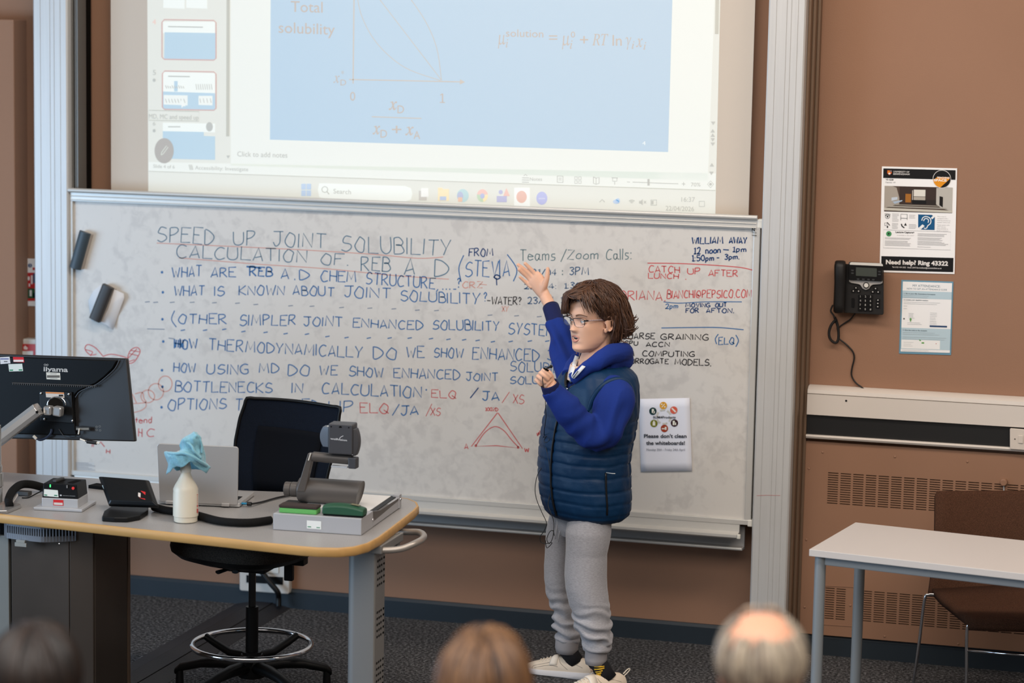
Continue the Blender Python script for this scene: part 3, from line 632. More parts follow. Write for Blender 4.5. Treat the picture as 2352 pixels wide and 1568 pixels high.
hw('COARSE', 1430, 778, 1506, 778, 13, K_, 2.3); hw('GRAINING', 1518, 779, 1629, 781, 13, K_, 2.3); hw('ELQ', 1651, 791, 1688, 789, 16, B_, 2.4); sk([(1650, 767), (1643, 778), (1646, 790)], B_, 2.4); sk([(1690, 769), (1696, 782), (1690, 796)], B_, 2.4)
hw('GPU', 1434, 793, 1467, 793, 10, K_, 2.3); hw('ACCN', 1484, 796, 1540, 796, 10, K_, 2.3); hw('QM', 1428, 817, 1458, 817, 11, K_, 2.3); hw('COMPUTING', 1476, 818, 1597, 819, 12, K_, 2.3); hw('SURROGATE', 1437, 835, 1537, 835, 11, K_, 2.3); hw('MODELS.', 1550, 837, 1635, 840, 14, K_, 2.3)
# red doodles at the left
o = lambda x, y: (x / 5.6, 790 + y / 5.6)
sk([o(1090, 50), o(1110, 15), o(1150, 8), o(1230, 50), o(1320, 150)], R_, 2); sk([o(1090, 50), o(1110, 95), o(1170, 150)], R_, 2); sk([o(1100, 70), o(1190, 100), o(1170, 140), o(1240, 130)], R_, 1.8)
sk([o(1690, 70), o(1760, 42), o(1800, 80), o(1785, 140), o(1720, 230), o(1645, 240), o(1650, 140)], R_, 2, closed=True)
for q in (((1680, 80), (1795, 100)), ((1660, 120), (1780, 150)), ((1640, 190), (1760, 60)), ((1640, 230), (1730, 200))): sk([o(*p) for p in q], R_, 1.8, False)
sk([o(1320, 160), o(1430, 130), o(1600, 165), o(1640, 200)], R_, 2)
for (cx_, cy_, rx_, ry_) in ((2125, 510, 88, 100), (2005, 612, 98, 105), (1900, 672, 88, 82)): sk([o(cx_ + rx_ * math.cos(a / 10 * 6.283), cy_ + ry_ * math.sin(a / 10 * 6.283)) for a in range(10)], O_, 2.2, closed=True)
sk([o(1700, 640), o(1755, 755)], O_, 2.2, False); sk([o(1735, 640), o(1830, 622), o(1850, 700), o(1872, 750), o(1700, 765)], O_, 2.2); sk([o(1720, 880), o(1820, 850), o(1878, 800), o(1870, 740)], O_, 2.2)
hw('tend', 310, 971, 351, 971, 14, R_, 2); hw('H', 318, 1002, 328, 1003, 18, R_, 2); hw('C', 337, 1002, 356, 1003, 18, R_, 2); sk([o(1290, 1255), o(1345, 1320)], R_, 2, False); hw('N', 211, 1026, 217, 1026, 7, R_, 2); hw('H', 244, 1041, 254, 1042, 10, R_, 2)
inkcol = {'teal': (88, 118, 138), 'blue': (60, 108, 158), 'navy': (22, 62, 112), 'red': (200, 92, 92), 'faded_red': (208, 152, 138), 'black': (44, 42, 44), 'grey_blue': (122, 132, 148), 'grey_green': (100, 122, 126), 'slate': (52, 88, 122)}
for k_, ml in WORDS.items():
    for mb in ml: mb.build('handwriting', mat('ink_' + k_, inkcol[k_], rough=0.6, spec=0.2), wb, label=k_.replace('_', ' ') + ' marker writing')
for k_, mb in INK.items(): build_split(mb, 'marker_stroke', mat('ink_' + k_, inkcol[k_], rough=0.6, spec=0.2), wb, label=k_.replace('_', ' ') + ' marker strokes')
# maker's mark and the taped sticker
FW = lambda x, y: W(x, y, YW - 0.0185)
b = MB(); text2(b, 'N', 1727, 531, 1734, 8, FW, bold=.03); stroke2(b, [(1727, 534), (1738, 534.5)], 1, FW); stroke2(b, [(1727, 540), (1738, 541)], 1.6, FW); b.build('maker_mark', flat((20, 20, 20)), wb)
b = MB(); poly2(b, [(170, 1060), (171, 1087), (216, 1089), (217, 1062)], FB); b.build('frame_sticker', flat((205, 203, 200)), wb)
b = MB()
for k in range(7): stroke2(b, [(173, 1062 + 3.2 * k), (203 + 8 * (k % 3), 1063.5 + 3.2 * k)], 0.9, lambda x, y: W(x, y, YW - 0.0012))
b.build('sticker_print', flat((128, 128, 132)), wb)

# ---------------------------------------------------------------- things hung on the board
def eraser(name, label, TL, BL, wpx, col, shape):
    a = W(*TL, YW); c = W(*BL, YW); up = (a - c).normalized(); right = Vector((0, -1, 0)).cross(up).normalized() * -1
    if right.x < 0: right = -right
    L = (a - c).length; w = wpx / 585.0; d = 0.042
    t = thing(name, label, 'eraser', tuple((a + c) / 2))
    n = 12; rings = []
    for s in (0, 1):
        p = c + up * (L * s); ring = []
        for k in range(n + 1):
            th = math.pi * k / n
            bulge = d * (0.55 + 0.45 * math.sin(th)) if shape else d * (1 - 0.12 * abs(math.cos(th)) ** 3)
            ring.append(p + right * (w / 2 - w / 2 * math.cos(th)) + Vector((0, -bulge - 0.004, 0)))
        ring.append(p + right * w + Vector((0, -0.020, 0))); ring.append(p + Vector((0, -0.020, 0)))
        rings.append(ring)
    b = MB(); b.loft(rings); b.build('grip', mat(name + '_' + str(col[0]), col, rough=0.5), t, smooth=True, bevel=0.001)
    b = MB(); q = c + right * 0.006 + up * 0.004; e = right * (w - 0.004); f = up * (L - 0.008)
    b.prism([q + Vector((0, -0.001, 0)), q + e + Vector((0, -0.001, 0)), q + e + f + Vector((0, -0.001, 0)), q + f + Vector((0, -0.001, 0))], (0, -0.022, 0))
    b.build('felt_pad', mat('felt_grey', (178, 168, 158), rough=0.95), t)
    return t, a, c, up, right, L, w
eraser('board_eraser', 'dark blue grey magnetic eraser, uppermost at the left edge of the whiteboard', (190, 527), (167, 610), 30, (56, 68, 76), 1)
_, a, c, up, right, L, w = eraser('board_eraser', 'dark brown magnetic eraser pinning torn white paper, below the blue grey one', (245, 649), (214, 727), 29, (50, 46, 44), 0)
b = MB()
pp = [(203, 690), (214, 668), (230, 655), (262, 664), (284, 674), (285, 684), (270, 726), (260, 757), (247, 748), (228, 738), (210, 736), (206, 712)]
rr_ = random.Random(5); V = [W(x, y, YW - 0.004 - rr_.random() * 0.018) for x, y in pp]; cc = W(244, 705, YW - 0.004)
b.add([cc] + V, [(0, i + 1, (i + 1) % len(V) + 1) for i in range(len(V))])
tag(b.build('torn_paper', mat('paper_white', (222, 222, 224), rough=0.8), smooth=True, solid=0.0008), 'crumpled torn white paper held under the lower dark eraser', 'paper')
# A4 notice taped to the board
FN = lambda k: (lambda x, y: W(x, y, YW - 0.004 - 0.0003 * k))
nt_ = thing('paper_notice', 'white printed notice with a ring of six coloured icons, taped to the whiteboard', 'notice', tuple(W(1529, 1083, YW)))
b = MB(); P = [(1467, 916), (1472, 1083), (1589.5, 1081.5), (1584, 913.5)]; n = 8; g = []
for i in range(n + 1):
    for j in range(n + 1):
        u, v = i / n, j / n
        x = (P[0][0] * (1 - u) + P[3][0] * u) * (1 - v) + (P[1][0] * (1 - u) + P[2][0] * u) * v
        y = (P[0][1] * (1 - u) + P[3][1] * u) * (1 - v) + (P[1][1] * (1 - u) + P[2][1] * u) * v
        g.append(W(x, y, YW - 0.0035 - 0.004 * max(0, v - 0.85) / .15 * .3))
b.add(g, [(i * (n + 1) + j, i * (n + 1) + j + 1, (i + 1) * (n + 1) + j + 1, (i + 1) * (n + 1) + j) for i in range(n) for j in range(n)])
b.build('sheet', mat('notice_paper', (226, 228, 238), rough=0.7), nt_, smooth=True, solid=0.0006)
for (x, y, col) in ((1523.5, 931, (222, 160, 42)), (1547.5, 941.5, (214, 96, 74)), (1499.5, 944, (14, 52, 54)), (1502, 972, (118, 120, 34)), (1549, 971, (48, 18, 28)), (1526, 983.5, (158, 62, 34))):
    b = MB(); ell2(b, x, y, 8.4, 8.6, FN(5)); b.build('icon_disc', flat(col), nt_)
b = MB()
for i in range(6):
    a0 = i * 60; pts = [(1524.5 + 16 * math.cos(math.radians(a0 + k * 8)), 957 + 16 * math.sin(math.radians(a0 + k * 8))) for k in range(6)]
    stroke2(b, pts, 4, FN(4))
b.build('ring_arrow', flat((200, 198, 188)), nt_)
b = MB()
stroke2(b, [(1520, 935), (1527, 927)], 1.5, FN(7)); ell2(b, 1520, 928, 1.8, 1.8, FN(7), n=8); ell2(b, 1527, 934, 1.8, 1.8, FN(7), n=8)
stroke2(b, [(1543, 937), (1552, 946)], 3.4, FN(7)); rect2(b, 1497, 939, 1502, 948, FN(7)); rect2(b, 1500, 944, 1504, 949, FN(7))
rect2(b, 1499, 969, 1505, 977, FN(7)); rect2(b, 1500.5, 966, 1503.5, 969, FN(7)); rect2(b, 1545, 966, 1550, 976, FN(7)); rect2(b, 1549, 970, 1553, 976, FN(7)); rect2(b, 1520, 983, 1528, 985.5, FN(7)); rect2(b, 1527, 980, 1531, 987, FN(7))
b.build('icon_glyph', flat((228, 226, 214)), nt_)
b = MB(); text2(b, 'SUM4Products', 1500, 960.5, 1552, 5.5, FN(8), bold=.02)
text2(b, "Please don't clean", 1479, 1005, 1577, 8.5, FN(8), bold=.025); text2(b, 'the whiteboards!', 1484, 1021, 1573, 8.5, FN(8), bold=.025); b.build('headline', flat((52, 56, 66)), nt_)
b = MB(); text2(b, 'Monday 20th - Friday 24th April', 1485, 1035, 1573, 5.5, FN(8)); b.build('date_line', flat((120, 124, 136)), nt_)

# ================================================================ RIGHT WALL: poster, sheet, telephone, trunking, radiator cover
def WK(k, base=-0.004): return lambda x, y: W(x, y, base - 0.0004 * k)
def warp(P):  # bilinear map of unit square (u right, v down) to pixels
    def f(u, v): return ((P[0][0] * (1 - u) + P[1][0] * u) * (1 - v) + (P[3][0] * (1 - u) + P[2][0] * u) * v, (P[0][1] * (1 - u) + P[1][1] * u) * (1 - v) + (P[3][1] * (1 - u) + P[2][1] * u) * v)
    return f
wp = warp([(2026, 382), (2198.5, 386.5), (2192.5, 629), (2020.5, 624.5)])
po = thing('wall_poster', 'white and black help poster with a lecture room picture, above the telephone', 'poster', tuple(W(2109, 628, 0)))
def PS(k, base=-0.004):     # unit coordinates: u 0..100, v 0..142
    f0 = WK(k, base)
    def g(x, y): q = wp(x / 100, y / 142); return f0(q[0], q[1])
    return g
b = MB(); b.prism([W(*wp(0, 0), -0.0005), W(*wp(1, 0), -0.0005), W(*wp(1, 1), -0.0005), W(*wp(0, 1), -0.0005)], (0, -0.003, 0)); b.build('board', mat('poster_white', (246, 243, 240), rough=0.35), po)
def pr_(name, col, k, dr, lab=None): b = MB(); dr(b, PS(k)); build_split(b, name, flat(col), po, lab)
pr_('black_band', (18, 17, 18), 1, lambda b, f: (rect2(b, 1.8, 2.6, 98, 15.5, f), rect2(b, 1.8, 120.5, 98, 139.6, f)))
pr_('white_lettering', (228, 222, 216), 2, lambda b, f: (text2(b, 'UNIVERSITY OF', 15.3, 7.6, 36.5, 2.2, f, bold=.01), text2(b, 'BIRMINGHAM', 15.3, 10.8, 36.8, 2.4, f, bold=.01),
    text2(b, 'Need help? Ring 43322', 8, 131, 91, 5.8, f, bold=.04), text2(b, 'Tel: 0121 414 3322   Email: LRAT-ServiceDesk@contacts.bham.ac.uk', 16.5, 135.8, 82.5, 1.9, f, bold=.01)))
pr_('crest', (206, 96, 40), 2, lambda b, f: poly2(b, [(7, 5), (13, 5), (13, 9), (10, 11.5), (7, 9)], f))
pr_('crest_field', (214, 150, 40), 2.5, lambda b, f: rect2(b, 8.3, 5.6, 9.8, 8, f)); pr_('crest_field', (70, 120, 130), 2.5, lambda b, f: rect2(b, 11, 5.2, 12.8, 7, f)); pr_('crest_field', (235, 232, 228), 2.5, lambda b, f: ell2(b, 10, 9.4, 1.5, 1.2, f, n=10))
pr_('badge_ring', (232, 226, 220), 2.6, lambda b, f: ell2(b, 80, 15, 12.2, 12.2, f, n=40)); pr_('badge_disc', (18, 17, 18), 3, lambda b, f: ell2(b, 80, 15, 11.6, 11.6, f, n=40))
pr_('badge_wedge', (228, 146, 30), 3.4, lambda b, f: poly2(b, [(74, 12.2), (90.5, 12.2), (90, 15), (78, 26.4)] + [(80 + 11.6 * math.cos(math.radians(a)), 15 + 11.6 * math.sin(math.radians(a))) for a in range(100, 181, 10)] + [(70, 15.5)], f))
pr_('badge_lettering', (240, 236, 228), 4, lambda b, f: (text2(b, 'TEACHING', 73.5, 14.2, 90, 2.3, f, bold=.03), text2(b, 'SPACE', 69.3, 18, 86.5, 3.0, f, bold=.04)))
pr_('room_code', (60, 58, 58), 2, lambda b, f: text2(b, 'Y3 G28', 5, 18.6, 15.5, 2.2, f, bold=.02)); pr_('capacity_line', (120, 118, 118), 2, lambda b, f: text2(b, 'Capacity: 143', 5, 22, 18, 1.8, f))
# the small picture of the room
pic = [((84, 68, 58), [(4, 26), (94.5, 26), (94.5, 60.4), (4, 60.4)]), ((168, 158, 146), [(4, 26), (14, 26), (20, 28), (24, 42), (24, 50), (4, 56)]), ((186, 180, 170), [(73, 27), (94.5, 26), (94.5, 58), (80, 54), (73, 49)]),
       ((60, 46, 40), [(24, 26.5), (73, 26.5), (73, 50), (24, 50)]), ((222, 216, 204), [(43, 30), (58.5, 30), (58.5, 39), (43, 39)]), ((196, 188, 176), [(41, 31), (42, 31), (42, 46), (41, 46)]), ((176, 166, 152), [(43, 39.6), (58.5, 39.6), (58.5, 47), (43, 47)]),
       ((164, 104, 40), [(32, 36), (39.5, 36), (39.5, 47.5), (32, 47.5)]), ((20, 18, 18), [(41, 44), (60, 44), (60, 49.5), (41, 49.5)]), ((46, 38, 34), [(60, 43.5), (73, 43.5), (73, 50), (60, 50)]), ((26, 22, 20), [(77.5, 38), (82, 39), (82, 53), (77.5, 50)]),
       ((196, 204, 212), [(13.5, 41.5), (21.5, 40.5), (21.5, 44), (13.5, 46)]), ((170, 184, 198), [(15, 47), (28, 44.5), (28, 46), (18, 50)]), ((196, 190, 176), [(4, 55.5), (94.5, 57), (94.5, 60), (4, 58.8)]),
       ((170, 164, 152), [(10, 52.6), (86, 53.6), (88, 55), (8, 54.2)]), ((150, 144, 132), [(18, 50.4), (76, 51), (78, 52), (16, 51.6)])]
for i, (col, pl) in enumerate(pic): pr_('picture_area', col, 2 + 0.25 * i, lambda b, f: poly2(b, pl, f))
pr_('pictogram', (40, 38, 40), 2, lambda b, f: (stroke2(b, [(5, 63.5), (12.5, 64), (12, 66), (5.5, 65.6)], .5, f, closed=True), stroke2(b, [(8.7 + 3 * math.cos(a / 10 * 6.28), 67 + 3 * math.sin(a / 10 * 6.28)) for a in range(10)], .5, f, closed=True),
    ell2(b, 8.7, 67.4, 1.1, 1.1, f, n=10), stroke2(b, [(26.5, 71.5), (26.5, 63.4), (35, 63.6), (35, 71)], .5, f), stroke2(b, [(26.5, 68.8), (35, 69)], .5, f),
    stroke2(b, [(5, 76), (8, 75.4), (8.6, 79), (5.6, 79.6)], .45, f, closed=True), stroke2(b, [(8.4, 75), (12, 79)], 1.1, f), poly2(b, [(8, 80), (10, 79.6), (9.6, 82.6), (8.2, 82.4)], f),
    stroke2(b, catmull([(27.5, 76.5, 0), (28.5, 79.5, 0), (31.6, 81.8, 0)]), 1.5, f), poly2(b, [(31, 78.6), (32.9, 75), (34.8, 78.8)], f)))
pr_('hearing_panel', (20, 84, 128), 2, lambda b, f: (poly2(b, [(49.6, 63.2), (67.8, 63.4), (49.9, 80.4)], f), poly2(b, [(71.8, 66.4), (71.8, 83.6), (53.6, 83.4)], f), poly2(b, [(67.8, 63.4), (71.8, 66.4), (53.6, 83.4), (49.9, 80.4)], PS(1.8))))
def ear_(b, f):
    stroke2(b, catmull([(54.6, 71.4, 0), (55.8, 67.6, 0), (60, 65.8, 0), (65, 67.6, 0), (66.8, 71.6, 0), (65.8, 75.4, 0), (62.8, 78, 0), (61.6, 80.8, 0), (59.6, 82, 0), (57.6, 81.2, 0)], 5), 1.2, f)
    stroke2(b, catmull([(57, 72, 0), (58.4, 69, 0), (61.4, 68.6, 0), (63.6, 70.8, 0), (63, 74, 0)], 5), 1.1, f)
    poly2(b, [(50.6, 81.2), (55.6, 76.4), (58.6, 78.6), (53.6, 83.4)], f); poly2(b, [(66.6, 67.4), (70, 63.8), (71.8, 66), (68.4, 69.4)], f)
pr_('hearing_symbol', (236, 236, 232), 3, ear_)
def small(b, f):
    r = random.Random(2)
    def para(x, y, w, n, dy=1.5, t=.5):
        for i in range(n): stroke2(b, [(x, y + dy * i), (x + w * r.uniform(.75, 1), y + dy * i + .05)], t, f)
    para(15, 63.4, 9, 6, 1.9); para(37.5, 64.4, 9, 3, 1.9); para(15, 76, 9, 5, 1.7); para(37.5, 77, 10, 4, 1.7)
    for i, s in enumerate(('This room is', 'equipped with a', 'hearing assistance', 'system (infrared).', 'Please speak with', 'LRAT Service', 'Desk (43322) to', 'book a receiver.')): text2(b, s, 75, 66 + 2.6 * i + (0.8 if i > 3 else 0), 75 + len(s) * .98, 1.4, f)
    para(6, 95.6, 40, 2); para(6, 99.8, 40, 5); para(49.5, 89, 40, 3); para(49.5, 94.4, 40, 3); para(49.5, 99.4, 41, 4); para(49.5, 106.8, 22, 1)
    text2(b, 'is available in this room*', 22, 92.4, 45, 1.4, f)
pr_('small_print', (172, 168, 166), 2, small)
pr_('capture_heading', (60, 58, 60), 2, lambda b, f: text2(b, 'Lecture Capture+', 20, 88.8, 45, 2.3, f, bold=.03))
pr_('text_frame', (120, 118, 118), 2, lambda b, f: stroke2(b, [(4, 85), (93.6, 85.8), (93.6, 110), (4, 109.4)], .25, f, closed=True))
pr_('play_badge', (70, 148, 92), 2, lambda b, f: ell2(b, 11, 90.3, 3.6, 3.6, f)); pr_('play_arrow', (24, 26, 26), 3, lambda b, f: poly2(b, [(9.8, 88.4), (9.8, 92), (12.8, 90.3)], f))
# attendance sheet
wp2 = warp([(2070.5, 642.5), (2190, 646.5), (2184.5, 815), (2065, 811.5)])
def P2(k):
    f0 = WK(k)
    def g(x, y): q = wp2(x / 100, y / 142); return f0(q[0], q[1])
    return g
at = thing('wall_sheet', 'blue bordered instruction sheet headed MY ATTENDANCE, below the help poster', 'sheet', tuple(W(2128, 814, 0)))
b = MB(); b.prism([W(*wp2(0, 0), -0.0005), W(*wp2(1, 0), -0.0005), W(*wp2(1, 1), -0.0005), W(*wp2(0, 1), -0.0005)], (0, -0.002, 0)); b.build('blue_backing', mat('sheet_blue', (104, 150, 172), rough=0.5), at)
def p2(name, col, k, dr): b = MB(); dr(b, P2(k)); build_split(b, name, flat(col), at)
p2('page', (242, 240, 238), 1, lambda b, f: rect2(b, 2.8, 3, 97.5, 138, f))
p2('tinted_band', (186, 206, 214), 2, lambda b, f: (rect2(b, 2.8, 20.5, 97.5, 35, f), rect2(b, 2.8, 92, 97.5, 133, f)))
p2('inset_page', (240, 239, 236), 3, lambda b, f: rect2(b, 4, 115, 78, 132, f))
p2('heading', (84, 116, 134), 2, lambda b, f: (text2(b, 'MY ATTENDANCE:', 22, 12.5, 75, 4.6, f), text2(b, 'HOW TO GET AN ATTENDANCE CODE', 11, 18, 88, 3.2, f)))
p2('step_heading', (96, 112, 122), 4, lambda b, f: (text2(b, '1. Go to your My Attendance homepage', 5.5, 27, 66, 2.2, f, bold=.02), text2(b, '2. Locate your teaching session.', 5.5, 39, 53, 2.2, f, bold=.02), text2(b, '3. Give the code to the students', 5.5, 97.6, 52, 2.2, f, bold=.02)))
def sp(b, f):
    r = random.Random(4)
    for (x, y, w, n, dy) in ((5.5, 29.8, 62, 2, 3.4), (5.5, 42.4, 86, 2, 3), (5.5, 101, 86, 2, 3.4), (5.5, 110, 86, 2, 3.4), (5.5, 135.5, 55, 1, 2), (14, 82, 32, 2, 3), (16, 64, 12, 5, 2.3), (57, 62, 14, 8, 3.2), (8, 120, 20, 3, 3.5), (5.5, 50, 8, 2, 5)):
        for i in range(n): stroke2(b, [(x, y + dy * i), (x + w * r.uniform(.7, 1), y + dy * i)], .4, f)
p2('body_text', (158, 164, 166), 4, sp)
p2('green_arrow', (88, 160, 70), 5, lambda b, f: (poly2(b, [(17.5, 76), (20, 72), (22.5, 76)], f), rect2(b, 19, 76, 21, 79.5, f), rect2(b, 42.5, 119, 47.5, 121.6, f), poly2(b, [(38, 114), (41.6, 115.4), (40.6, 117), (37.6, 115.6)], f)))
p2('blue_button', (28, 62, 104), 4, lambda b, f: rect2(b, 57, 86, 90.5, 89, f)); p2('black_mark', (50, 52, 52), 4, lambda b, f: rect2(b, 6, 73.5, 8.6, 76, f)); p2('red_dot', (180, 60, 60), 5, lambda b, f: ell2(b, 70.6, 121, .9, .9, f, n=8))
# ---------------------------------------------------------------- wall telephone
m_ph = mat('phone_charcoal', (34, 32, 31), rough=0.5, spec=0.25); m_phd = mat('phone_black', (14, 14, 15), rough=0.25)
ph = thing('wall_telephone', 'black desk style telephone mounted on the brown wall left of the help poster', 'telephone', tuple(W(1972, 722, 0)))
YP = -0.055
def PB(name, pts, m, y0=YP, dep=0.012, par=None, bev=0.002, lab=None):
    b = MB(); b.prism([W(x, y, y0) for x, y in pts], (0, -dep, 0)); return b.build(name, m, par or ph, bevel=bev, label=lab)
def rr(x0, y0, x1, y1, r, sl=0.055, n=5):
    P = []
    for (cx, cy, a0) in ((x0 + r, y0 + r, 180), (x1 - r, y0 + r, 270), (x1 - r, y1 - r, 0), (x0 + r, y1 - r, 90)):
        for k in range(n + 1):
            a = math.radians(a0 + 90 * k / n); X = cx + r * math.cos(a); P.append((X, cy + r * math.sin(a) + sl * (X - x0)))
    return P
b = MB(); lo = [W(x, y, -0.001) for x, y in rr(1920, 612, 2022, 716, 5)]; hi = [W(x, y, YP) for x, y in rr(1916, 604, 2030, 717, 5)]
b.loft([lo, hi]); b.build('body', m_ph, ph, smooth=True, bevel=0.002)
PB('display_head', rr(1951, 600, 2028, 641, 3), m_phd, YP, 0.022)
PB('top_trim', [(1952, 607.5), (1952, 604), (1956, 601.8), (2024, 604.6), (2028, 608), (2028, 611)], mat('phone_silver', (210, 204, 194), rough=0.4), YP - 0.0225, 0.002, bev=0)
PB('screen', rr(1966, 613.5, 2014, 633, 1), mat('lcd', (68, 72, 66), rough=0.2), YP - 0.0225, 0.001, bev=0)
for (x, y) in ((1955, 619), (1955, 625.5), (2017, 622), (2017, 628.5), (1968, 639), (1980, 639.5), (1992, 640), (2003, 640.5)): PB('line_key', rr(x, y, x + 6, y + 3, 1, n=2), mat('key_grey', (52, 52, 52), rough=0.4), YP - 0.0225, 0.0015, bev=0)
PB('silver_apron', [(1951, 642), (2028, 644.5), (2027, 650), (2022, 652), (2006, 653), (2001, 656), (1996, 663), (1989, 665.5), (1982, 662), (1977, 654.5), (1973, 652), (1956, 649), (1951, 646)], mat('phone_apron', (172, 166, 160), rough=0.35), YP, 0.010)
b = MB(); b.cyl(W(1989.5, 655, YP - 0.010), W(1989.5, 655, YP - 0.013), 0.0122, n=24); b.build('ring', m_phd, ph, smooth=True)
b = MB(); b.cyl(W(1989.5, 655, YP - 0.013), W(1989.5, 655, YP - 0.018), 0.0085, n=24); b.build('navigation_button', mat('phone_silver', (210, 204, 194)), ph, smooth=True)
digs = ['1', '2', '3', '4', '5', '6', '7', '8', '9', '*', '0', '#']
for i in range(12):
    cx, cy = 1976.3 + 11.6 * (i % 3) - (i // 3) * 0.2, 680.5 + 9.6 * (i // 3) + 0.35 * (i % 3)
    k = PB('number_key', rr(cx - 5.2, cy - 4.2, cx + 5.2, cy + 4.2, 1.5, n=2), m_phd, YP, 0.004, bev=0)
    b = MB(); text2(b, digs[i], cx - (0.4 if digs[i] == '1' else 1.4), cy + 2.2, None, 4.6, lambda x, y: W(x, y, YP - 0.0045)); b.build('numeral', flat((190, 186, 178)), k)
for (x, y) in ((1966, 661), (1960, 668), (1972, 668.4), (2011, 662.5), (2004.5, 670), (2017, 670.5), (2016.5, 689), (2016.2, 696.5), (2016, 704)):
    k = PB('function_key', rr(x - 4.6, y - 3.2, x + 4.6, y + 3.2, 1.5, n=2), m_phd, YP, 0.004, bev=0)
    b = MB(); ell2(b, x, y, 1.5, 1.3, lambda x, y: W(x, y, YP - 0.0045), n=8); b.build('symbol', flat((200, 196, 188)), k)
PB('volume_key', rr(1956, 684, 1963, 705, 2, n=3), m_phd, YP, 0.004, bev=0)
# handset
b = MB(); rings = []
for (y, x0, x1, d) in ((598, 1921, 1938, .020), (600, 1918, 1942, .034), (612, 1916, 1944, .042), (640, 1916.5, 1943, .040), (680, 1915, 1942, .036), (700, 1914, 1941, .038), (714, 1914, 1940, .036), (718.5, 1917, 1938, .022)):
    ring = []
    for k in range(16):
        a = 2 * math.pi * k / 16; x = (x0 + x1) / 2 - math.cos(a) * (x1 - x0) / 2 * (abs(math.cos(a)) ** -0.25 if abs(math.cos(a)) > .1 else 1)
        p = W(max(x0, min(x1, x)), y, YP - d / 2 - 0.004); ring.append(p + Vector((0, -math.sin(a) * d / 2, 0)))
    rings.append(ring)
b.loft(rings); b.build('handset', mat('handset_black', (26, 24, 23), rough=0.45, spec=0.3), ph, smooth=True, angle=60)
# coiled cord and line cable
def coil(path, r, turns, rt, par, name, m):
    P = catmull([W(x, y, d) for x, y, d in path], 12); L = [0]
    for i in range(1, len(P)): L.append(L[-1] + (P[i] - P[i - 1]).length)
    out = []; N = turns * 7
    for i in range(N + 1):
        s = L[-1] * i / N; k = max(j for j in range(len(L)) if L[j] <= s + 1e-9); k = min(k, len(P) - 2)
        t = (s - L[k]) / max(1e-9, L[k + 1] - L[k]); p = P[k].lerp(P[k + 1], t); tn = (P[k + 1] - P[k]).normalized(); u = tn.cross(Vector((0, 1, 0))).normalized(); w = tn.cross(u)
        a = 2 * math.pi * i / 7; out.append(p + u * math.cos(a) * r + w * math.sin(a) * r)
    b = MB(); b.tube(out, rt, 5); return b.build(name, m, par, smooth='all')
m_cord = mat('cord_black', (16, 15, 15), rough=0.5)
b = MB(); b.tube(catmull([W(x, y, -0.03) for x, y in ((1913, 700), (1908, 714), (1915, 725), (1920, 742))], 5), 0.0035, 6); b.build('cord_tail', m_cord, ph, smooth=True)
coil([(1917, 728, -.03), (1924, 748, -.03), (1926, 775, -.025), (1920, 787, -.025), (1908, 780, -.03), (1904, 764, -.03), (1910, 745, -.035), (1922, 733, -.035)], 0.0045, 62, 0.0018, ph, 'coiled_cord', m_cord)
b = MB(); b.tube(catmull([W(x, y, d) for x, y, d in ((1964, 720, -.02), (1952, 734, -.012), (1935, 745, -.01), (1922, 756, -.012))], 6), 0.003, 8); b.build('short_lead', m_cord, ph, smooth=True)
b = MB(); b.tube(catmull([W(x, y, d) for x, y, d in ((1927, 778, -.015), (1943, 790, -.01), (1958, 806, -.008), (1962, 822, -.008), (1957, 845, -.008), (1956, 862, -.008), (1965, 878, -.01), (1979, 889, -.014), (1987, 896, -.02))], 6), 0.0032, 8); b.build('line_cable', m_cord, ph, smooth=True)
# ---------------------------------------------------------------- dado trunking with the switch plate
z1, z2, z3, z4 = 1.083, 0.985, 0.898, 0.877
x0, x1 = XB1 + 0.035, XR - 0.01
m_tr = mat('trunking_white', (216, 206, 196), rough=0.4)
tr = thing('dado_trunking', 'long white dado trunking with a recessed black strip under the telephone', 'trunking', (0, -0.03, z4))
def pro(name, prof, m, mbv=0):
    b = MB(); b.loft([[Vector((x, p[0], p[1])) for p in prof] for x in (x0, x1)]); b.build(name, m, tr, smooth=True, angle=30)
zt, zb = W(1837, 887, -0.05).z, W(1833, 1001, -0.05).z; zl = W(1836, 903, -0.06).z; zk = W(1835, 950.5, -0.06).z; zj = W(1834, 997, -0.06).z
pro('top_cover', [(-.002, zt + 0.004), (-0.035, zt), (-0.050, zt - 0.010), (-0.053, zl + 0.002), (-0.048, zl), (-.002, zl)], m_tr)
pro('front_cover', [(-.002, zl - 0.001), (-0.054, zl - 0.001), (-0.055, zk), (-.002, zk)], m_tr)
pro('recess_strip', [(-.002, zk), (-0.040, zk), (-0.040, zj), (-.002, zj)], mat('recess_black', (15, 14, 14), rough=0.5))
pro('bottom_lip', [(-.002, zj), (-0.052, zj), (-0.057, zj - 0.006), (-0.052, zj - 0.014), (-.002, zj - 0.016)], m_tr)
b = MB(); b.ball(W(1943.5, 920, -0.056), (0.0045, 0.002, 0.004), 8, k=4); b.build('hole', m_black, tr)
sw = thing('switch_plate', 'white switch plate set in the black strip of the trunking', 'switch', tuple(W(2345, 1030, -0.05)))
b = MB(); b.prism([W(x, y, -0.055) for x, y in rr(2320, 982.5, 2440, 1030, 3, sl=.077)], (0, -0.010, 0)); b.build('plate', mat('switch_ivory', (214, 202, 190), rough=0.35), sw, bevel=0.002)
b = MB(); b.prism([W(x, y, -0.065) for x, y in rr(2339, 999.5, 2350, 1017, 1, sl=.077)], (0, -0.004, 0)); b.build('rocker', mat('switch_ivory', (214, 202, 190)), sw, bevel=0.001)
b = MB(); b.ball(W(2331, 1008, -0.066), (0.0025, 0.0015, 0.0025), 8, k=4); b.build('screw', m_black, sw)
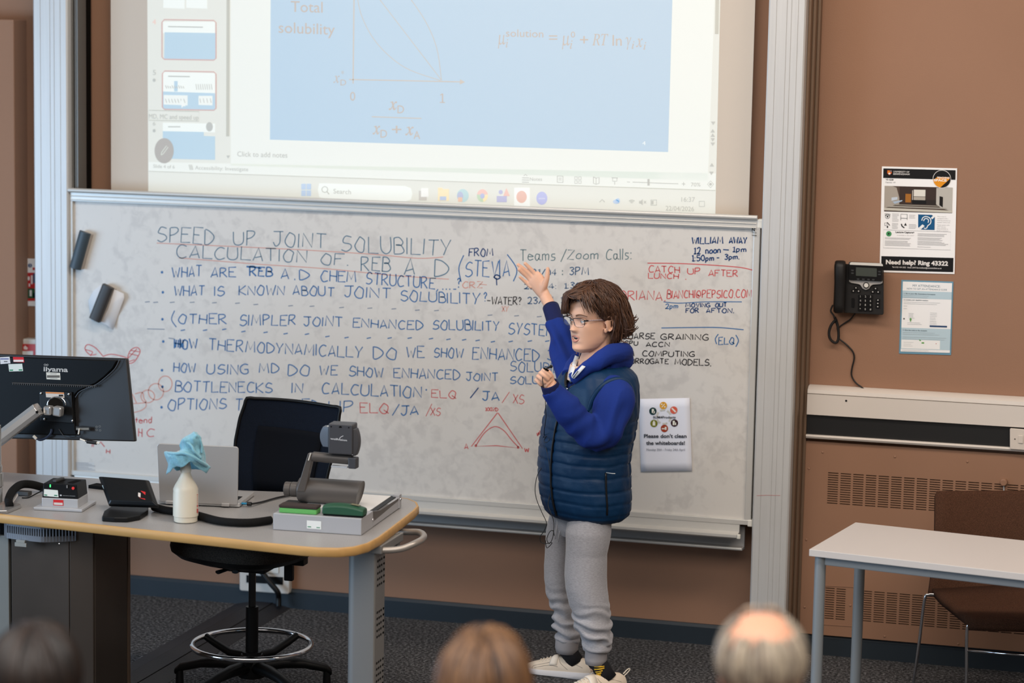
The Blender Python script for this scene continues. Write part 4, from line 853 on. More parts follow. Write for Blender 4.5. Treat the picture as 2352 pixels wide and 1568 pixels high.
# ---------------------------------------------------------------- radiator cover with slotted grilles
rc = thing('radiator_cover', 'brown painted metal cover with three slotted grilles below the trunking', 'cover', (-0.5, -0.02, 0.083))
yc = -0.030
def V_(x, y): return W(x, y, yc)
gx0, gx1 = W(1842, 1150, yc).x, XR - 0.01
gz0, gz1 = 0.086, zj - 0.03
m_cov = mat('cover_paint_brown', (152, 114, 90), rough=0.42, spec=0.45, nscale=2, namt=0.03)
def grille(xa, xb, za, zb, nx, nz, name):
    # real openings: a lattice of bars round nx by nz slots with dark behind
    b = MB(); cw = (xb - xa) / nx; ch = (zb - za) / nz
    for i in range(nx + 1):
        xx = xa + cw * i; hw_ = cw * 0.085 * (0.5 if i in (0, nx) else 1)
        xx = xx + (hw_ if i == 0 else -hw_ if i == nx else 0)
        b.box((xx, yc + 0.002, (za + zb) / 2), (2 * hw_, 0.004, zb - za))
    for j in range(nz + 1):
        zz = za + ch * j; hh = ch * 0.29 * (0.5 if j in (0, nz) else 1); zz += (hh if j == 0 else -hh if j == nz else 0)
        b.box(((xa + xb) / 2, yc + 0.002, zz), (xb - xa, 0.0036, 2 * hh))
    b.build(name, m_cov, rc, kind='stuff')
G1 = (V_(1898, 1085).x, V_(1898, 1158).z, V_(1903, 1083).z, 15)
sx = (V_(2015, 1092).x - V_(1899, 1083).x) / 4.0
ga = dict(xa=V_(1899, 1100).x, za=V_(1898, 1157).z, zb=V_(1899, 1082.5).z)
ga['xb'] = ga['xa'] + sx * 16
gb_ = dict(xa=V_(1892, 1400).x, xb=V_(1943, 1400).x, za=V_(1890, 1421).z, zb=V_(1892, 1347).z)
gc_ = dict(xa=V_(1975, 1400).x, za=V_(1975, 1427).z, zb=V_(1976, 1354).z); gc_['xb'] = gc_['xa'] + sx * 16
grille(ga['xa'], ga['xb'], ga['za'], ga['zb'], 16, 14, 'slotted_grille')
grille(gb_['xa'], gb_['xb'], gb_['za'], gb_['zb'], 2, 14, 'slotted_grille')
grille(gc_['xa'], gc_['xb'], gc_['za'], gc_['zb'], 16, 14, 'slotted_grille')
b = MB()
def pan(xa, xb, za, zb): 
    if xb > xa and zb > za: b.box(((xa + xb) / 2, yc + 0.002, (za + zb) / 2), (xb - xa, 0.004, zb - za))
pan(gx0, gx1, ga['zb'], gz1); pan(gx0, ga['xa'], ga['za'], ga['zb']); pan(ga['xb'], gx1, ga['za'], ga['zb'])
zt2 = max(gb_['zb'], gc_['zb']); zb2 = min(gb_['za'], gc_['za'])
pan(gx0, gx1, zt2, ga['za']); pan(gx0, gx1, gz0, zb2)
pan(gx0, gb_['xa'], zb2, zt2); pan(gb_['xb'], gc_['xa'], zb2, zt2); pan(gc_['xb'], gx1, zb2, zt2)
for g in (gb_, gc_): pan(g['xa'], g['xb'], g['zb'], zt2); pan(g['xa'], g['xb'], zb2, g['za'])
b.box((gx0 - 0.0, yc / 2 - .002, (gz0 + gz1) / 2), (0.003, -yc - .004, gz1 - gz0))
b.build('cover_panel', m_cov, rc)
b = MB(); b.box(((gx0 + gx1) / 2, -0.004, (gz0 + gz1) / 2), (gx1 - gx0, 0.004, gz1 - gz0 - 0.01)); b.build('dark_interior', m_black, rc)
b = MB(); q = [V_(1880, 1346), V_(1960, 1351), V_(1956, 1434), V_(1877, 1429)]
b.prism([p + Vector((0, -0.0002, 0)) for p in (V_(1884, 1343), V_(1963, 1347), V_(1963, 1348.5), V_(1884, 1344.5))], (0, -0.002, 0)); b.prism([V_(1880, 1432), V_(1958, 1437), V_(1958, 1438.5), V_(1880, 1433.5)], (0, -0.002, 0)); b.build('access_panel_edge', m_cov, rc)
for (x, y) in ((1889.5, 1038.5), (2055.5, 1049), (2222, 1060), (1858, 1076), (1852, 1239), (1848, 1394), (1953, 1390), (2032, 1461.5), (2201, 1478.5)):
    b = MB(); b.ball(V_(x, y), (0.005, 0.003, 0.005), 10, k=5); b.build('screw_head', m_cov, rc, smooth='all')
kb = rc
b = MB(); b.cyl(V_(2306, 1106), V_(2306, 1106) + Vector((0, -0.022, 0)), 0.0155, 0.013, n=20); b.build('valve_knob', m_cov, kb, smooth=True, bevel=0.002)
b = MB(); b.cyl(V_(2306, 1112) + Vector((0, -0.006, 0)), V_(2306, 1127) + Vector((0, -0.004, 0)), 0.003, n=8); b.build('knob_stem', m_alu, kb, smooth=True)
# ---------------------------------------------------------------- left wall items
fn = thing('fire_notice', 'white fire action notice with red and green blocks, left of the aluminium column', 'notice', tuple(W(70, 700, 0)))
b = MB(); b.prism([W(x, y, -0.001) for x, y in ((53, 593), (110, 595), (110, 704), (55, 701.5))], (0, -0.004, 0)); b.build('sheet', mat('poster_white', (232, 226, 220)), fn)
def fnp(name, col, k, dr): b = MB(); dr(b, WK(k, -0.0055)); build_split(b, name, flat(col), fn)
fnp('red_block', (190, 44, 44), 1, lambda b, f: (rect2(b, 63, 626, 82, 691, f), rect2(b, 75, 614, 84, 620, f))); fnp('green_block', (40, 84, 56), 2, lambda b, f: rect2(b, 64, 662, 80, 685, f)); fnp('blue_block', (52, 84, 112), 2, lambda b, f: (rect2(b, 76, 628, 84, 650, f), rect2(b, 76, 672, 84, 684, f)))
fnp('blue_disc', (26, 78, 130), 1, lambda b, f: ell2(b, 69, 609.5, 4.4, 4.8, f)); fnp('white_symbol', (230, 226, 222), 3, lambda b, f: (ell2(b, 66, 639, 2.6, 5, f, n=10), rect2(b, 66, 651, 69, 658, f), rect2(b, 68, 666, 73, 680, f), rect2(b, 68.5, 605, 70, 613, f), rect2(b, 71, 632, 75, 652, f)))
fc = thing('fire_call_point', 'white edged red fire call point box on the wall above the monitor', 'call point', tuple(W(60, 815, 0)))
b = MB(); b.prism([W(x, y, -0.001) for x, y in rr(31, 774, 120, 850, 8, sl=.03)], (0, -0.05, 0)); b.build('housing', m_white, fc, bevel=0.006)
b = MB(); b.prism([W(x, y, -0.052) for x, y in ((41, 789), (84, 790), (84, 840), (39, 838))], (0, -0.006, 0)); b.build('red_front', mat('alarm_red', (190, 40, 36), rough=0.4), fc, bevel=0.002)
b = MB(); rect2(b, 45, 806, 76, 830, WK(1, -0.059)); b.build('press_panel', flat((226, 222, 216)), fc)
b = MB(); poly2(b, [(55, 802), (54, 797), (58, 793), (61, 796), (64, 799), (62, 803)], WK(1, -0.059)); b.build('flame_symbol', flat((240, 220, 214)), fc)
sb = thing('socket_box', 'white wall socket box with a dark strip low on the wall behind the swivel chair', 'socket', tuple(W(614, 1356, 0)))
b = MB(); b.prism([W(x, y, -0.002) for x, y in rr(557, 1258, 671, 1352, 5, sl=.075)], (0, -0.035, 0)); b.build('housing', mat('socket_cream', (206, 200, 192), rough=0.5), sb, bevel=0.004)
b = MB(); b.prism([W(x, y, -0.038) for x, y in ((566, 1320), (650, 1325), (650, 1342), (566, 1337))], (0, -0.002, 0)); b.build('dark_strip', m_dark, sb)
b = MB(); b.prism([W(x, y, -0.038) for x, y in ((575, 1270), (640, 1275), (640, 1316), (575, 1312))], (0, -0.003, 0)); b.build('inner_panel', m_white, sb)
# conduit from the box down to the floor ramp
cd = MB(); cd.tube(catmull([W(594, 1303, -0.06), W(618, 1335, -0.075), W(637, 1358, -0.08), W(640, 1372, -0.07), F(640, 1392, 0.02)], 6), 0.012, 10)
tag(cd.build('cable_conduit', m_dark, smooth=True), 'thick black cable hose running from the socket box to the floor ramp', 'cable')
# rubber cable ramp on the carpet
rp = thing('cable_ramp', 'black ridged rubber cable ramp crossing the carpet behind the lectern', 'cable ramp', tuple(F(480, 1450)))
d0, d1 = F(615, 1385), F(250, 1600); ax = (d1 - d0).normalized(); sd = Vector((-ax.y, ax.x, 0)); wv = 0.125
e0, e1 = d0 - ax * 0.0, d1 + ax * 0.25
if sd.x < 0: sd = -sd
def rampstrip(name, a, c, h0, h1):
    b = MB(); rings = []
    for e in (e0, e1): rings.append([e + sd * a, e + sd * c, e + sd * c + Vector((0, 0, h1)), e + sd * a + Vector((0, 0, h0))])
    b.loft(rings); b.build(name, mat('ramp_rubber', (34, 32, 35), rough=0.6, bump=0.3, bscale=150), rp)
rampstrip('side_strip', -wv, -wv * 0.36, 0.001, 0.016); rampstrip('lid_strip', -wv * 0.33, wv * 0.33, 0.018, 0.018); rampstrip('side_strip', wv * 0.36, wv, 0.016, 0.001)
# ================================================================ LECTERN DESK
ZD = 0.75
m_top = mat('worktop_grey', (156, 153, 151), rough=0.32, spec=0.5, nscale=260, namt=0.16)
m_edge = mat('beech_edge', (196, 152, 92), rough=0.42, nscale=6, namt=0.08, stretch=(1, 6, 6))
def D(px, py, z=ZD): return F(px, py, z)
front_l, front_r = D(0, 1180), D(690, 1254)
fd = (front_r - front_l).normalized()          # front edge direction
side_b = D(957, 1166); back_r = D(935, 1147)
dk = thing('lectern_desk', 'grey topped lectern desk with a beech edge and a rounded corner by the handle rail', 'desk', (-3.3, -1.6, 0))
corner = front_l + fd * ((front_r - front_l).length + 0.30)
A = front_l - fd * 0.35
out = [A, front_r]
c1p = [(690, 1254), (730, 1257), (775, 1258), (812, 1255), (842, 1247), (868, 1233), (895, 1213), (925, 1190), (948, 1172), (957, 1162), (953, 1153), (935, 1145), (905, 1141), (850, 1137), (780, 1135), (700, 1133), (600, 1136), (540, 1140)]
out = [A] + [D(x, y) for x, y in c1p]
bl = D(590, 1131); bk = [D(420, 1133), D(330, 1116), D(250, 1108), D(165, 1096), D(20, 1084)]
out = out[:-3] + [D(700, 1131), D(560, 1126)] + [D(420, 1115), D(300, 1104), D(160, 1094), D(14, 1084.5), D(-80, 1078)]
poly = [Vector((p.x, p.y, ZD)) for p in out]
b = MB(); b.prism([p + Vector((0, 0, -0.028)) for p in poly], (0, 0, 0.028)); b.build('worktop', m_top, dk)
# beech edging follows the outline
b = MB(); ctr = sum(poly, Vector()) / len(poly)
edge = [p for p in poly[:15]]; rings = []
for i, p in enumerate(edge):
    t = (edge[min(i + 1, len(edge) - 1)] - edge[max(i - 1, 0)]).normalized(); n = Vector((t.y, -t.x, 0))
    rings.append([p + n * 0.0 + Vector((0, 0, 0.0008)), p + n * 0.006 + Vector((0, 0, 0.0004)), p + n * 0.009 + Vector((0, 0, -0.004)), p + n * 0.009 + Vector((0, 0, -0.026)), p + n * 0.005 + Vector((0, 0, -0.031)), p + Vector((0, 0, -0.031))])
b.loft(rings); b.build('beech_edging', m_edge, dk, smooth=True, angle=50)
b = MB(); p0, p1 = D(203, 1121), D(262, 1128); b.prism([p0, p1, p1 + Vector((.01, .05, 0)), p0 + Vector((.01, .05, 0))], (0, 0, 0.012)); b.build('cable_slot', m_black, dk)
# metal leg column on the right, with punched holes on its side face
yl = D(850, 1245).y + 0.10
LX0, LX1, LX2 = W(795, 1400, yl).x, W(858, 1400, yl).x, W(884, 1400, yl).x
m_leg = mat('silver_powder_coat', (132, 130, 127), rough=0.45, metal=0.25)
b = MB(); ring = []
cxl = (LX0 + LX1) / 2; rl = (LX1 - LX0) / 2
pts = [(LX0, yl + 0.13), (LX0, yl + 0.03)] + [(LX0 + 0.03 - 0.03 * math.cos(a), yl + 0.03 - 0.03 * math.sin(a)) for a in (0.4, 0.8, 1.2, 1.57)] + [(LX1, yl), (LX1 + 0.004, yl + 0.004), (LX1 + 0.004, yl + 0.105), (LX1 - .02, yl + 0.13)]
b.loft([[Vector((p[0], p[1], z)) for p in pts] for z in (0.0, ZD - 0.06)]); b.build('leg', m_leg, dk, smooth=True, angle=35)
# side face geometry seen at 858..884 px
b = MB()
ZZ = [(0.40, 0.62), (0.17, 0.37), (0.0, 0.12)]
def on_side(u, z): return Vector((LX1 + 0.0048, yl + 0.004 + 0.10 * u, z))
for (ya, n) in ((1285, 5), (1403, 5), (1519, 5)):
    for r in range(n):
        for cc in range(5):
            u = (0.24, 0.44, 0.64, 0.9, 0.9)[cc]
            zc = W(870, ya + 14 * r, yl + 0.05).z + (0.33 * u - .05) * 0.25 * 0
            c_ = on_side(u, zc); rr_h = 0.0046
            b.face([c_ + Vector((0.0, math.cos(a) * rr_h * 1.6, math.sin(a) * rr_h)) for a in [2 * math.pi * k / 10 for k in range(10)]])
b.build('punched_holes', m_black, dk, kind='stuff')
b = MB(); b.box((cxl + 0.02, yl + 0.11, ZD - 0.045), (0.12, 0.24, 0.03)); b.box((LX0 - 0.01, yl + 0.03, ZD - 0.045), (0.07, 0.05, 0.032)); b.build('leg_bracket', m_leg, dk, bevel=0.003)
b = MB()
for k in range(11): b.box((W(870 + 3.6 * k, 1235, yl + 0.2).x, yl + 0.18, ZD - 0.055), (0.0025, 0.02, 0.05))
b.box((W(888, 1235, yl + 0.2).x, yl + 0.20, ZD - 0.055), (0.09, 0.03, 0.055)); b.build('ribbed_vent', mat('vent_grey', (120, 118, 116), rough=0.5), dk)
hr = [(806, 1262, -.03), (850, 1263, -.02), (895, 1263, 0), (925, 1259, 0.02), (952, 1248, 0.05), (970, 1238, 0.10), (973, 1229, 0.17), (962, 1222, 0.24), (935, 1221, 0.28), (905, 1221, 0.30), (880, 1221, .30)]
b = MB(); b.tube(catmull([W(x, y, yl + 0.02 + d) for x, y, d in hr], 6), 0.0115, 14); b.build('handle_rail', mat('rail_silver', (168, 160, 152), rough=0.32, metal=0.5), dk, smooth='all')
# steel cabinet with vent strip under the left half
cb = thing('lectern_cabinet', 'dark brushed steel cabinet with a curved vent strip under the lectern desk', 'cabinet', (-3.9, -1.6, 0))
m_st = mat('brushed_steel', (84, 74, 66), rough=0.42, metal=0.55, nscale=2.2, namt=0.22, stretch=(1, 1, 0.6)); m_stl = mat('pale_steel', (132, 130, 124), rough=0.45, metal=0.4, nscale=2, namt=0.1)
yc2 = D(150, 1195).y + 0.10
XC = lambda px, y=yc2: W(px, 1400, y).x
ztop = ZD - 0.035
def panel(name, xa, xb, ya, yb, z0, z1, m, dep=0.02, lab=None):
    b = MB(); b.loft([[Vector((xa, ya, z)), Vector((xb, yb, z)), Vector((xb, yb + dep, z)), Vector((xa, ya + dep, z))] for z in (z0, z1)]); return b.build(name, m, cb, bevel=0.002, label=lab)
zv = W(100, 1237, yc2).z
panel('panel', XC(-90), XC(21), yc2, yc2, 0.0, zv + .0, m_stl, lab='paler steel panel at the left')
panel('panel', XC(27), XC(156), yc2, yc2 + 0.01, 0.0, zv - 0.004, m_st); panel('panel', XC(157), XC(206), yc2 + 0.012, yc2 + 0.03, 0.0, ztop - 0.02, m_st); b = MB(); b.box((XC(208) - .006, yc2 + 0.035 + .14, (ztop - .02) / 2), (0.012, 0.27, ztop - .02)); b.build('side_panel', m_st, cb, bevel=.002)
b = MB(); b.box((XC(208) - .004, yc2 + .322, (ztop - .02) / 2), (.012, .02, ztop - .02)); b.build('corner_strip', mat('bronze_strip', (112, 92, 76), rough=0.4, metal=0.4), cb)
b = MB(); b.box(((XC(-90) + XC(206)) / 2 - .008, yc2 + 0.18, 0.35), (XC(200) - XC(-90), 0.28, 0.70)); b.build('body', m_black, cb)
b = MB()       # curved vent strip with upright bars
zt_, zb_ = ztop, zv
n = 26; xa, xb = XC(25), XC(170)
def cy(x):
    u = (x - xa) / (xb - xa); return yc2 - 0.025 - 0.02 * math.sin(min(1, u) * math.pi * 0.8) + (0.05 * max(0, u - .6) / .4)
for k in range(n + 1):
    x = xa + (xb - xa) * k / n; b.box((x, cy(x), (zt_ + zb_) / 2), (0.0055, 0.004, zt_ - zb_))
for (z, h) in ((zt_ - 0.008, 0.016), (zb_ + 0.008, 0.02)):
    rings = [[Vector((xa + (xb - xa) * k / n, cy(xa + (xb - xa) * k / n) + dy, z + dz)) for dy, dz in ((-.0022, -h / 2), (-.0022, h / 2), (.0022, h / 2), (.0022, -h / 2))] for k in range(n + 1)]
    b.loft(rings)
for k in range(8): b.box((XC(-85) + (XC(20) - XC(-85)) * k / 7, yc2 - 0.02, (zt_ + zb_) / 2), (0.008, 0.004, zt_ - zb_))
b.build('vent_strip', mat('vent_steel', (118, 119, 124), rough=0.4, metal=0.3), cb, kind='stuff')
b = MB(); b.box((XC(64), yc2 - 0.05, zb_ - 0.016), (0.045, 0.006, 0.014)); b.box((XC(64), yc2 - 0.05, zb_ - 0.004), (0.034, 0.008, 0.010)); b.build('latch', mat('latch_metal', (190, 186, 176), rough=0.3, metal=0.6), cb, bevel=0.001)
b = MB(); b.ball((XC(140), yc2 - 0.012, zb_ - 0.010), (0.004, 0.003, 0.003), 8, k=4); b.build('screw', m_steel, cb)
# ================================================================ ON THE DESK
dkx = fd.copy(); dky = Vector((-fd.y, fd.x, 0))
if dky.y < 0: dky = -dky
def lf(px, py, z=ZD, rot=0.0):               # local frame standing on the desk at a pixel, x to the right, y away
    o = D(px, py, z); x = Matrix.Rotation(rot, 3, 'Z') @ dkx; y = Vector((-x.y, x.x, 0))
    return Matrix.Translation(o) @ Matrix((x, y, Vector((0, 0, 1)))).transposed().to_4x4()
def LB(T, name, c, d, m, par, bev=0.0015, R=None, lab=None, taper=(1, 1)):
    b = MB(T); b.box(c, d, R=R, taper=taper); return b.build(name, m, par, bevel=bev, label=lab)
def LP(T, name, poly, ext, m, par, bev=0.0, lab=None, smooth=False):
    b = MB(T); b.prism(poly, ext); return b.build(name, m, par, bevel=bev, label=lab, smooth=smooth)
# ---- document camera
T = lf(627.5, 1216.5); Ti = T.inverted()
w0 = (Ti @ D(829.8, 1230)).x; ang = math.atan2((Ti @ D(829.8, 1230)).y, w0)
T = lf(627.5, 1216.5, rot=ang); Ti = T.inverted(); w0 = (Ti @ D(829.8, 1230)).x
h0 = 0.058; d0_ = (Ti @ D(859, 1211)).y
dc = thing('document_camera', 'grey document camera with jointed arm and head, standing by the rounded desk corner', 'document camera', tuple(T.translation))
m_dcs = mat('document_camera_silver', (172, 172, 175), rough=0.42, metal=0.15); m_dcg = mat('document_camera_grey', (84, 78, 74), rough=0.42, metal=0.1); m_dch = mat('document_camera_dark', (62, 62, 66), rough=0.45)
LB(T, 'base_front', (w0 / 2, d0_ / 2, h0 / 2 + 0.001), (w0, d0_, h0), m_dcs, dc, 0.002)
L2 = 0.36
LB(T, 'base_plate', (w0 / 2, d0_ + L2 / 2, 0.022), (w0, L2, 0.040), m_dcs, dc, 0.002)
b = MB(T); x1_ = w0
b.prism([(x1_ + 0.0004, d0_, 0.020), (x1_ + 0.0004, d0_, 0.057), (x1_ + 0.0004, d0_ + 0.04, 0.050), (x1_ + 0.0004, d0_ + 0.09, 0.043), (x1_ + 0.0004, d0_ + L2 - 0.03, 0.041), (x1_ + 0.0004, d0_ + L2 - 0.03, 0.033)], (-0.010, 0, 0)); b.build('side_trim', m_dcg, dc)
LB(T, 'rear_bracket', (x1_ - 0.01, d0_ + L2 - 0.012, 0.028), (0.026, 0.03, 0.05), m_dcs, dc, 0.002)
LB(T, 'plate_frame', (w0 / 2, d0_ + L2 / 2, 0.0435), (w0 - 0.02, L2 - 0.02, 0.003), m_dark, dc, 0.001)
LB(T, 'working_surface', (w0 / 2 + 0.005, d0_ + L2 / 2 + 0.004, 0.0455), (w0 - 0.07, L2 - 0.05, 0.003), mat('working_white', (222, 220, 216), rough=0.5), dc, 0.001)
b = MB(T); b.ball((x1_ + 0.001, d0_ - 0.006, 0.028), (0.004, 0.006, 0.006), 10, k=6); b.ball((x1_ + 0.004, d0_ + L2 - 0.012, 0.034), (0.004, 0.006, 0.006), 10, k=6); b.build('side_screw', m_steel, dc, smooth=True)
ya = T @ Vector((0.05, d0_ + 0.12, 0)); Ya = ya.y
def PW(px, py, dy=0.0): return W(px, py, Ya + dy)
def along(p, L): return p + T.to_3x3() @ Vector((L, 0, 0))
lx = T.to_3x3() @ Vector((1, 0, 0)); ly = T.to_3x3() @ Vector((0, 1, 0))
# arm foot + hub
b = MB(); q = PW(655, 1158); b.box(q + lx * 0.028 + Vector((0, 0, -0.004)), (0.052, 0.05, 0.034)); b.box(q + lx * 0.085 + Vector((0, 0, -0.008)), (0.06, 0.05, 0.03)); b.build('arm_foot', m_dcg, dc, bevel=0.003)
hub = PW(655, 1122)
b = MB(); b.cyl(hub, hub + lx * 0.024, 0.026, n=28); b.cyl(hub + lx * 0.0245, hub + lx * 0.050, 0.027, n=28); b.build('arm_hub', m_dcg, dc, smooth=True, bevel=0.0025)
# lamp barrel (big cylinder with a slanted end)
bb = hub + lx * 0.052 + Vector((0, 0, 0.001)); L = 0.247; rb_ = 0.044; rings = []
for (s, r_) in ((0, 0.036), (0.004, 0.043), (0.008, rb_)):
    rings.append([bb + lx * s + ly * (math.cos(a) * r_) + Vector((0, 0, math.sin(a) * r_)) for a in [2 * math.pi * k / 32 for k in range(32)]])
for (s, cut) in ((0.10, 0.0), (L - 0.02, 1.0),):
    rings.append([bb + lx * (s + (0.010 * math.sin(a)) * cut) + ly * (math.cos(a) * rb_) + Vector((0, 0, math.sin(a) * rb_ )) for a in [2 * math.pi * k / 32 for k in range(32)]])
rings.append([bb + lx * (L - 0.022 + (0.009 * math.sin(a))) + ly * (math.cos(a) * rb_ * .93) + Vector((0, 0, math.sin(a) * rb_ * .93)) for a in [2 * math.pi * k / 32 for k in range(32)]])
b = MB(); b.loft(rings); b.build('lamp_barrel', m_dcg, dc, smooth=True, angle=50)
# upright arm
q0, q1 = PW(694, 1122, -0.03), PW(716, 1040, -0.03); up_ = (q1 - q0).normalized()
b = MB(); b.loft([[q0 + lx * -0.016 + ly * -0.012 - up_ * .01, q0 + lx * 0.016 + ly * -0.012 - up_ * .01, q0 + lx * 0.016 + ly * 0.014 - up_ * .01, q0 + lx * -0.016 + ly * 0.014 - up_ * .01],
    [q1 + lx * -0.011 + ly * -0.012, q1 + lx * 0.010 + ly * -0.012, q1 + lx * 0.010 + ly * 0.014, q1 + lx * -0.011 + ly * 0.014]]); b.build('upright_arm', m_dcg, dc, bevel=0.003)
b = MB(); s0, s1 = PW(713.5, 1041, -0.044), PW(708.5, 1057, -0.044); b.tube([s0, s1], 0.0022, 8); b.build('arm_light_strip', mat('strip_white', (225, 220, 212), rough=0.3), dc)
r0 = PW(719, 1048, -0.03); r1 = r0 + lx * 0.147 + Vector((0, 0, -0.004)); b = MB(); b.cyl(r0, r1, 0.0175, n=28); b.build('cross_tube', m_dcg, dc, smooth=True, bevel=0.003)
b = MB(); b.box(PW(812, 1062, -0.03) , (0.03, 0.034, 0.04)); b.build('head_joint', m_dch, dc, bevel=0.004)
b = MB(); b.box(PW(781, 1071, -0.03), (0.060, 0.02, 0.006)); b.build('lower_glass', mat('glass_pale', (190, 192, 196), rough=0.15), dc, bevel=0.001)
# head: prism body with rounded top, side grips
hd = PW(754.5, 1041, -0.055); hw_, hh_, hdp = 0.089, 0.108, 0.062
TH = Matrix.Translation(hd) @ T.to_3x3().to_4x4()
b = MB(TH); P = [(0, -hdp * .1, 0), (hw_, -hdp * .1, 0), (hw_, -hdp * .1, hh_ - 0.002), (hw_ - .004, -hdp * .1, hh_), (.004, -hdp * .1, hh_), (0, -hdp * .1, hh_ - .002)]
b.prism(P, (0, hdp, 0)); b.build('camera_head', m_dch, dc, bevel=0.006, seg=3)
b = MB(TH)
for (x, z) in ((0.011, hh_ - 0.011), (hw_ - 0.014, hh_ - 0.011)): b.cyl((x, -hdp * .1 - 0.0006, z), (x, -hdp * .1 + 0.002, z), 0.0025, n=10)
b.cyl((hw_ / 2, -hdp * .1 - .0006, hh_ - 0.012), (hw_ / 2, -hdp * .1 + 0.004, hh_ - 0.010), 0.005, n=12); b.build('screw_hole', m_black, dc)
b = MB(); fh = lambda x, y: TH @ Vector(((x - 754.5) / 810 * 1.23, -hdp * .1 - 0.0008, (1040 - y) / 640.0))
text2(b, 'wolfvision', 760, 1007, 800, 4.5, fh, y1=1009, bold=.02); stroke2(b, [(781, 1006), (784, 1001), (791, 997)], 1.4, fh); b.build('lettering', flat((200, 200, 202)), dc)
def grip(sgn, x0, zc, m, hgt=0.072, lab=None):
    b = MB(TH); rings = []
    for i in range(13):
        u = i / 12; z = zc - hgt / 2 + hgt * u; wx_ = (0.034 if sgn < 0 else 0.020) * (1 - (2 * u - 1) ** 2 * (0.35 if sgn < 0 else .55))
        rings.append([(x0, -0.002, z), (x0 + sgn * wx_, 0.004, z), (x0 + sgn * wx_, 0.034, z), (x0, 0.046, z)])
    b.loft(rings); b.build('side_grip', m, dc, smooth=True, angle=30, bevel=0.002)
grip(-1, 0.0, 0.058, mat('grip_blue_grey', (88, 96, 108), rough=0.4)); grip(1, hw_, 0.044, m_dch, 0.096)
b = MB(TH); b.tube([(-0.010, 0.01, 0.090), (-0.006, 0.008, 0.096), (0.002, 0.008, 0.094)], 0.0022, 8); b.build('clip', m_white, dc)
b = MB(); fl = lambda x, y: T @ Vector(((x - 627.5) / 202.3 * w0, -0.0008, h0 - (y - 1178 - (x - 627.5) * .069) / 37.8 * h0))
poly2(b, [(705, 1194), (738, 1196.5), (738, 1215), (705, 1212.5)], fl); b.build('asset_label', flat((226, 228, 224)), dc)
fl2 = lambda x, y: fl(x, y) - ly * 0.0004
b = MB(); rect2(b, 707, 1207.5, 715, 1209.5, fl2, sl=.069); rect2(b, 727.5, 1209.6, 735.5, 1211.4, fl2, sl=.069); b.build('label_green_mark', flat((20, 130, 90)), dc)
# ---- sponge and eraser on top of the base
T1 = Matrix.Translation(T @ Vector((0.016, 0.012, h0 + 0.0012))) @ T.to_3x3().to_4x4()
sg = thing('cleaning_sponge', 'bright green cleaning sponge with a dark scouring top, on the document camera base', 'sponge', tuple(T1.translation))
LB(T1, 'foam', (0.068, 0.026, 0.009), (0.136, 0.052, 0.018), mat('foam_green', (98, 172, 92), rough=0.9, bump=0.4, bscale=300), sg, 0.004)
LB(T1, 'scouring_pad', (0.068, 0.026, 0.0235), (0.138, 0.054, 0.010), mat('pad_brown', (56, 44, 40), rough=0.95, bump=0.5, bscale=400), sg, 0.003)
T1 = Matrix.Translation(T @ Vector((0.172, 0.010, h0 + 0.0012))) @ T.to_3x3().to_4x4()
ge = thing('green_eraser', 'dark green plastic board eraser with a curved top, beside the bright sponge', 'eraser', tuple(T1.translation))
b = MB(T1); rings = []
for k in range(13):
    u = k / 12; x = 0.148 * u; hz = 0.034 + 0.009 * math.sin(math.pi * min(1, u * 1.05)) ** 0.7 - .004 * u; 
    wy = 0.054 * (0.92 if k in (0, 12) else 1)
    rings.append([(x, 0, 0.006), (x, wy, 0.006), (x, wy, hz - 0.006), (x, wy - 0.012, hz), (x, 0.012, hz), (x, 0, hz - 0.006)])
b.loft(rings); b.build('grip', mat('eraser_green', (28, 76, 52), rough=0.5), ge, smooth=True, angle=40, bevel=0.003)
LB(T1, 'felt_pad', (0.074, 0.027, 0.0035), (0.142, 0.050, 0.005), m_black, ge, 0.001)
b = MB(T1); b.face([(0.096, 0.016, 0.0428), (0.128, 0.014, 0.0392), (0.132, 0.032, 0.0385), (0.099, 0.034, 0.0428)]); b.build('worn_sticker', flat((120, 118, 92)), ge)
# ---- laptop
hL, hR = D(364, 1158), D(550, 1166.5); vx = (hR - hL); Lw = vx.length; vx.normalize(); vy = Vector((-vx.y, vx.x, 0)); 
if vy.y < 0: vy = -vy
TL = Matrix.Translation(hL) @ Matrix((vx, vy, Vector((0, 0, 1)))).transposed().to_4x4()
lp = thing('laptop', 'open silver laptop seen from behind, in the middle of the desk', 'laptop', tuple(hL))
m_lap = mat('laptop_silver', (182, 178, 175), rough=0.38, metal=0.45)
LB(TL, 'base', (Lw / 2, 0.115, 0.010), (Lw, 0.225, 0.014), mat('laptop_deck', (196, 194, 192), rough=0.35, metal=0.3), lp, 0.002)
LB(TL, 'keyboard', (Lw / 2, 0.075, 0.0175), (Lw - 0.04, 0.10, 0.001), m_dark, lp, 0)
lid_t = W(361, 1021.5, hL.y + 0.0); hlid = (lid_t - hL).length
hlid = (W(455, 1026, (hL.y + hR.y) / 2) - (hL + hR) / 2).length
Rl = Matrix.Rotation(math.radians(3.5), 3, 'X')
n_ = 6; prof = []
w_, h_ = Lw, hlid; r_ = 0.012
for (cx_, cz_, a0) in ((r_, 0.008, 180), (w_ - r_, 0.008, 270), (w_ - r_, h_ - r_, 0), (r_, h_ - r_, 90)):
    for k in range(5):
        a = math.radians(a0 + 22.5 * k); rr2 = r_ if cz_ > .02 else 0.006; prof.append((cx_ + rr2 * math.cos(a), 0, cz_ + rr2 * math.sin(a)))
b = MB(TL @ Matrix.Translation((0, -0.006, 0.010)) @ Rl.to_4x4()); b.prism(prof, (0, 0.007, 0)); b.build('lid', m_lap, lp, bevel=0.0012)
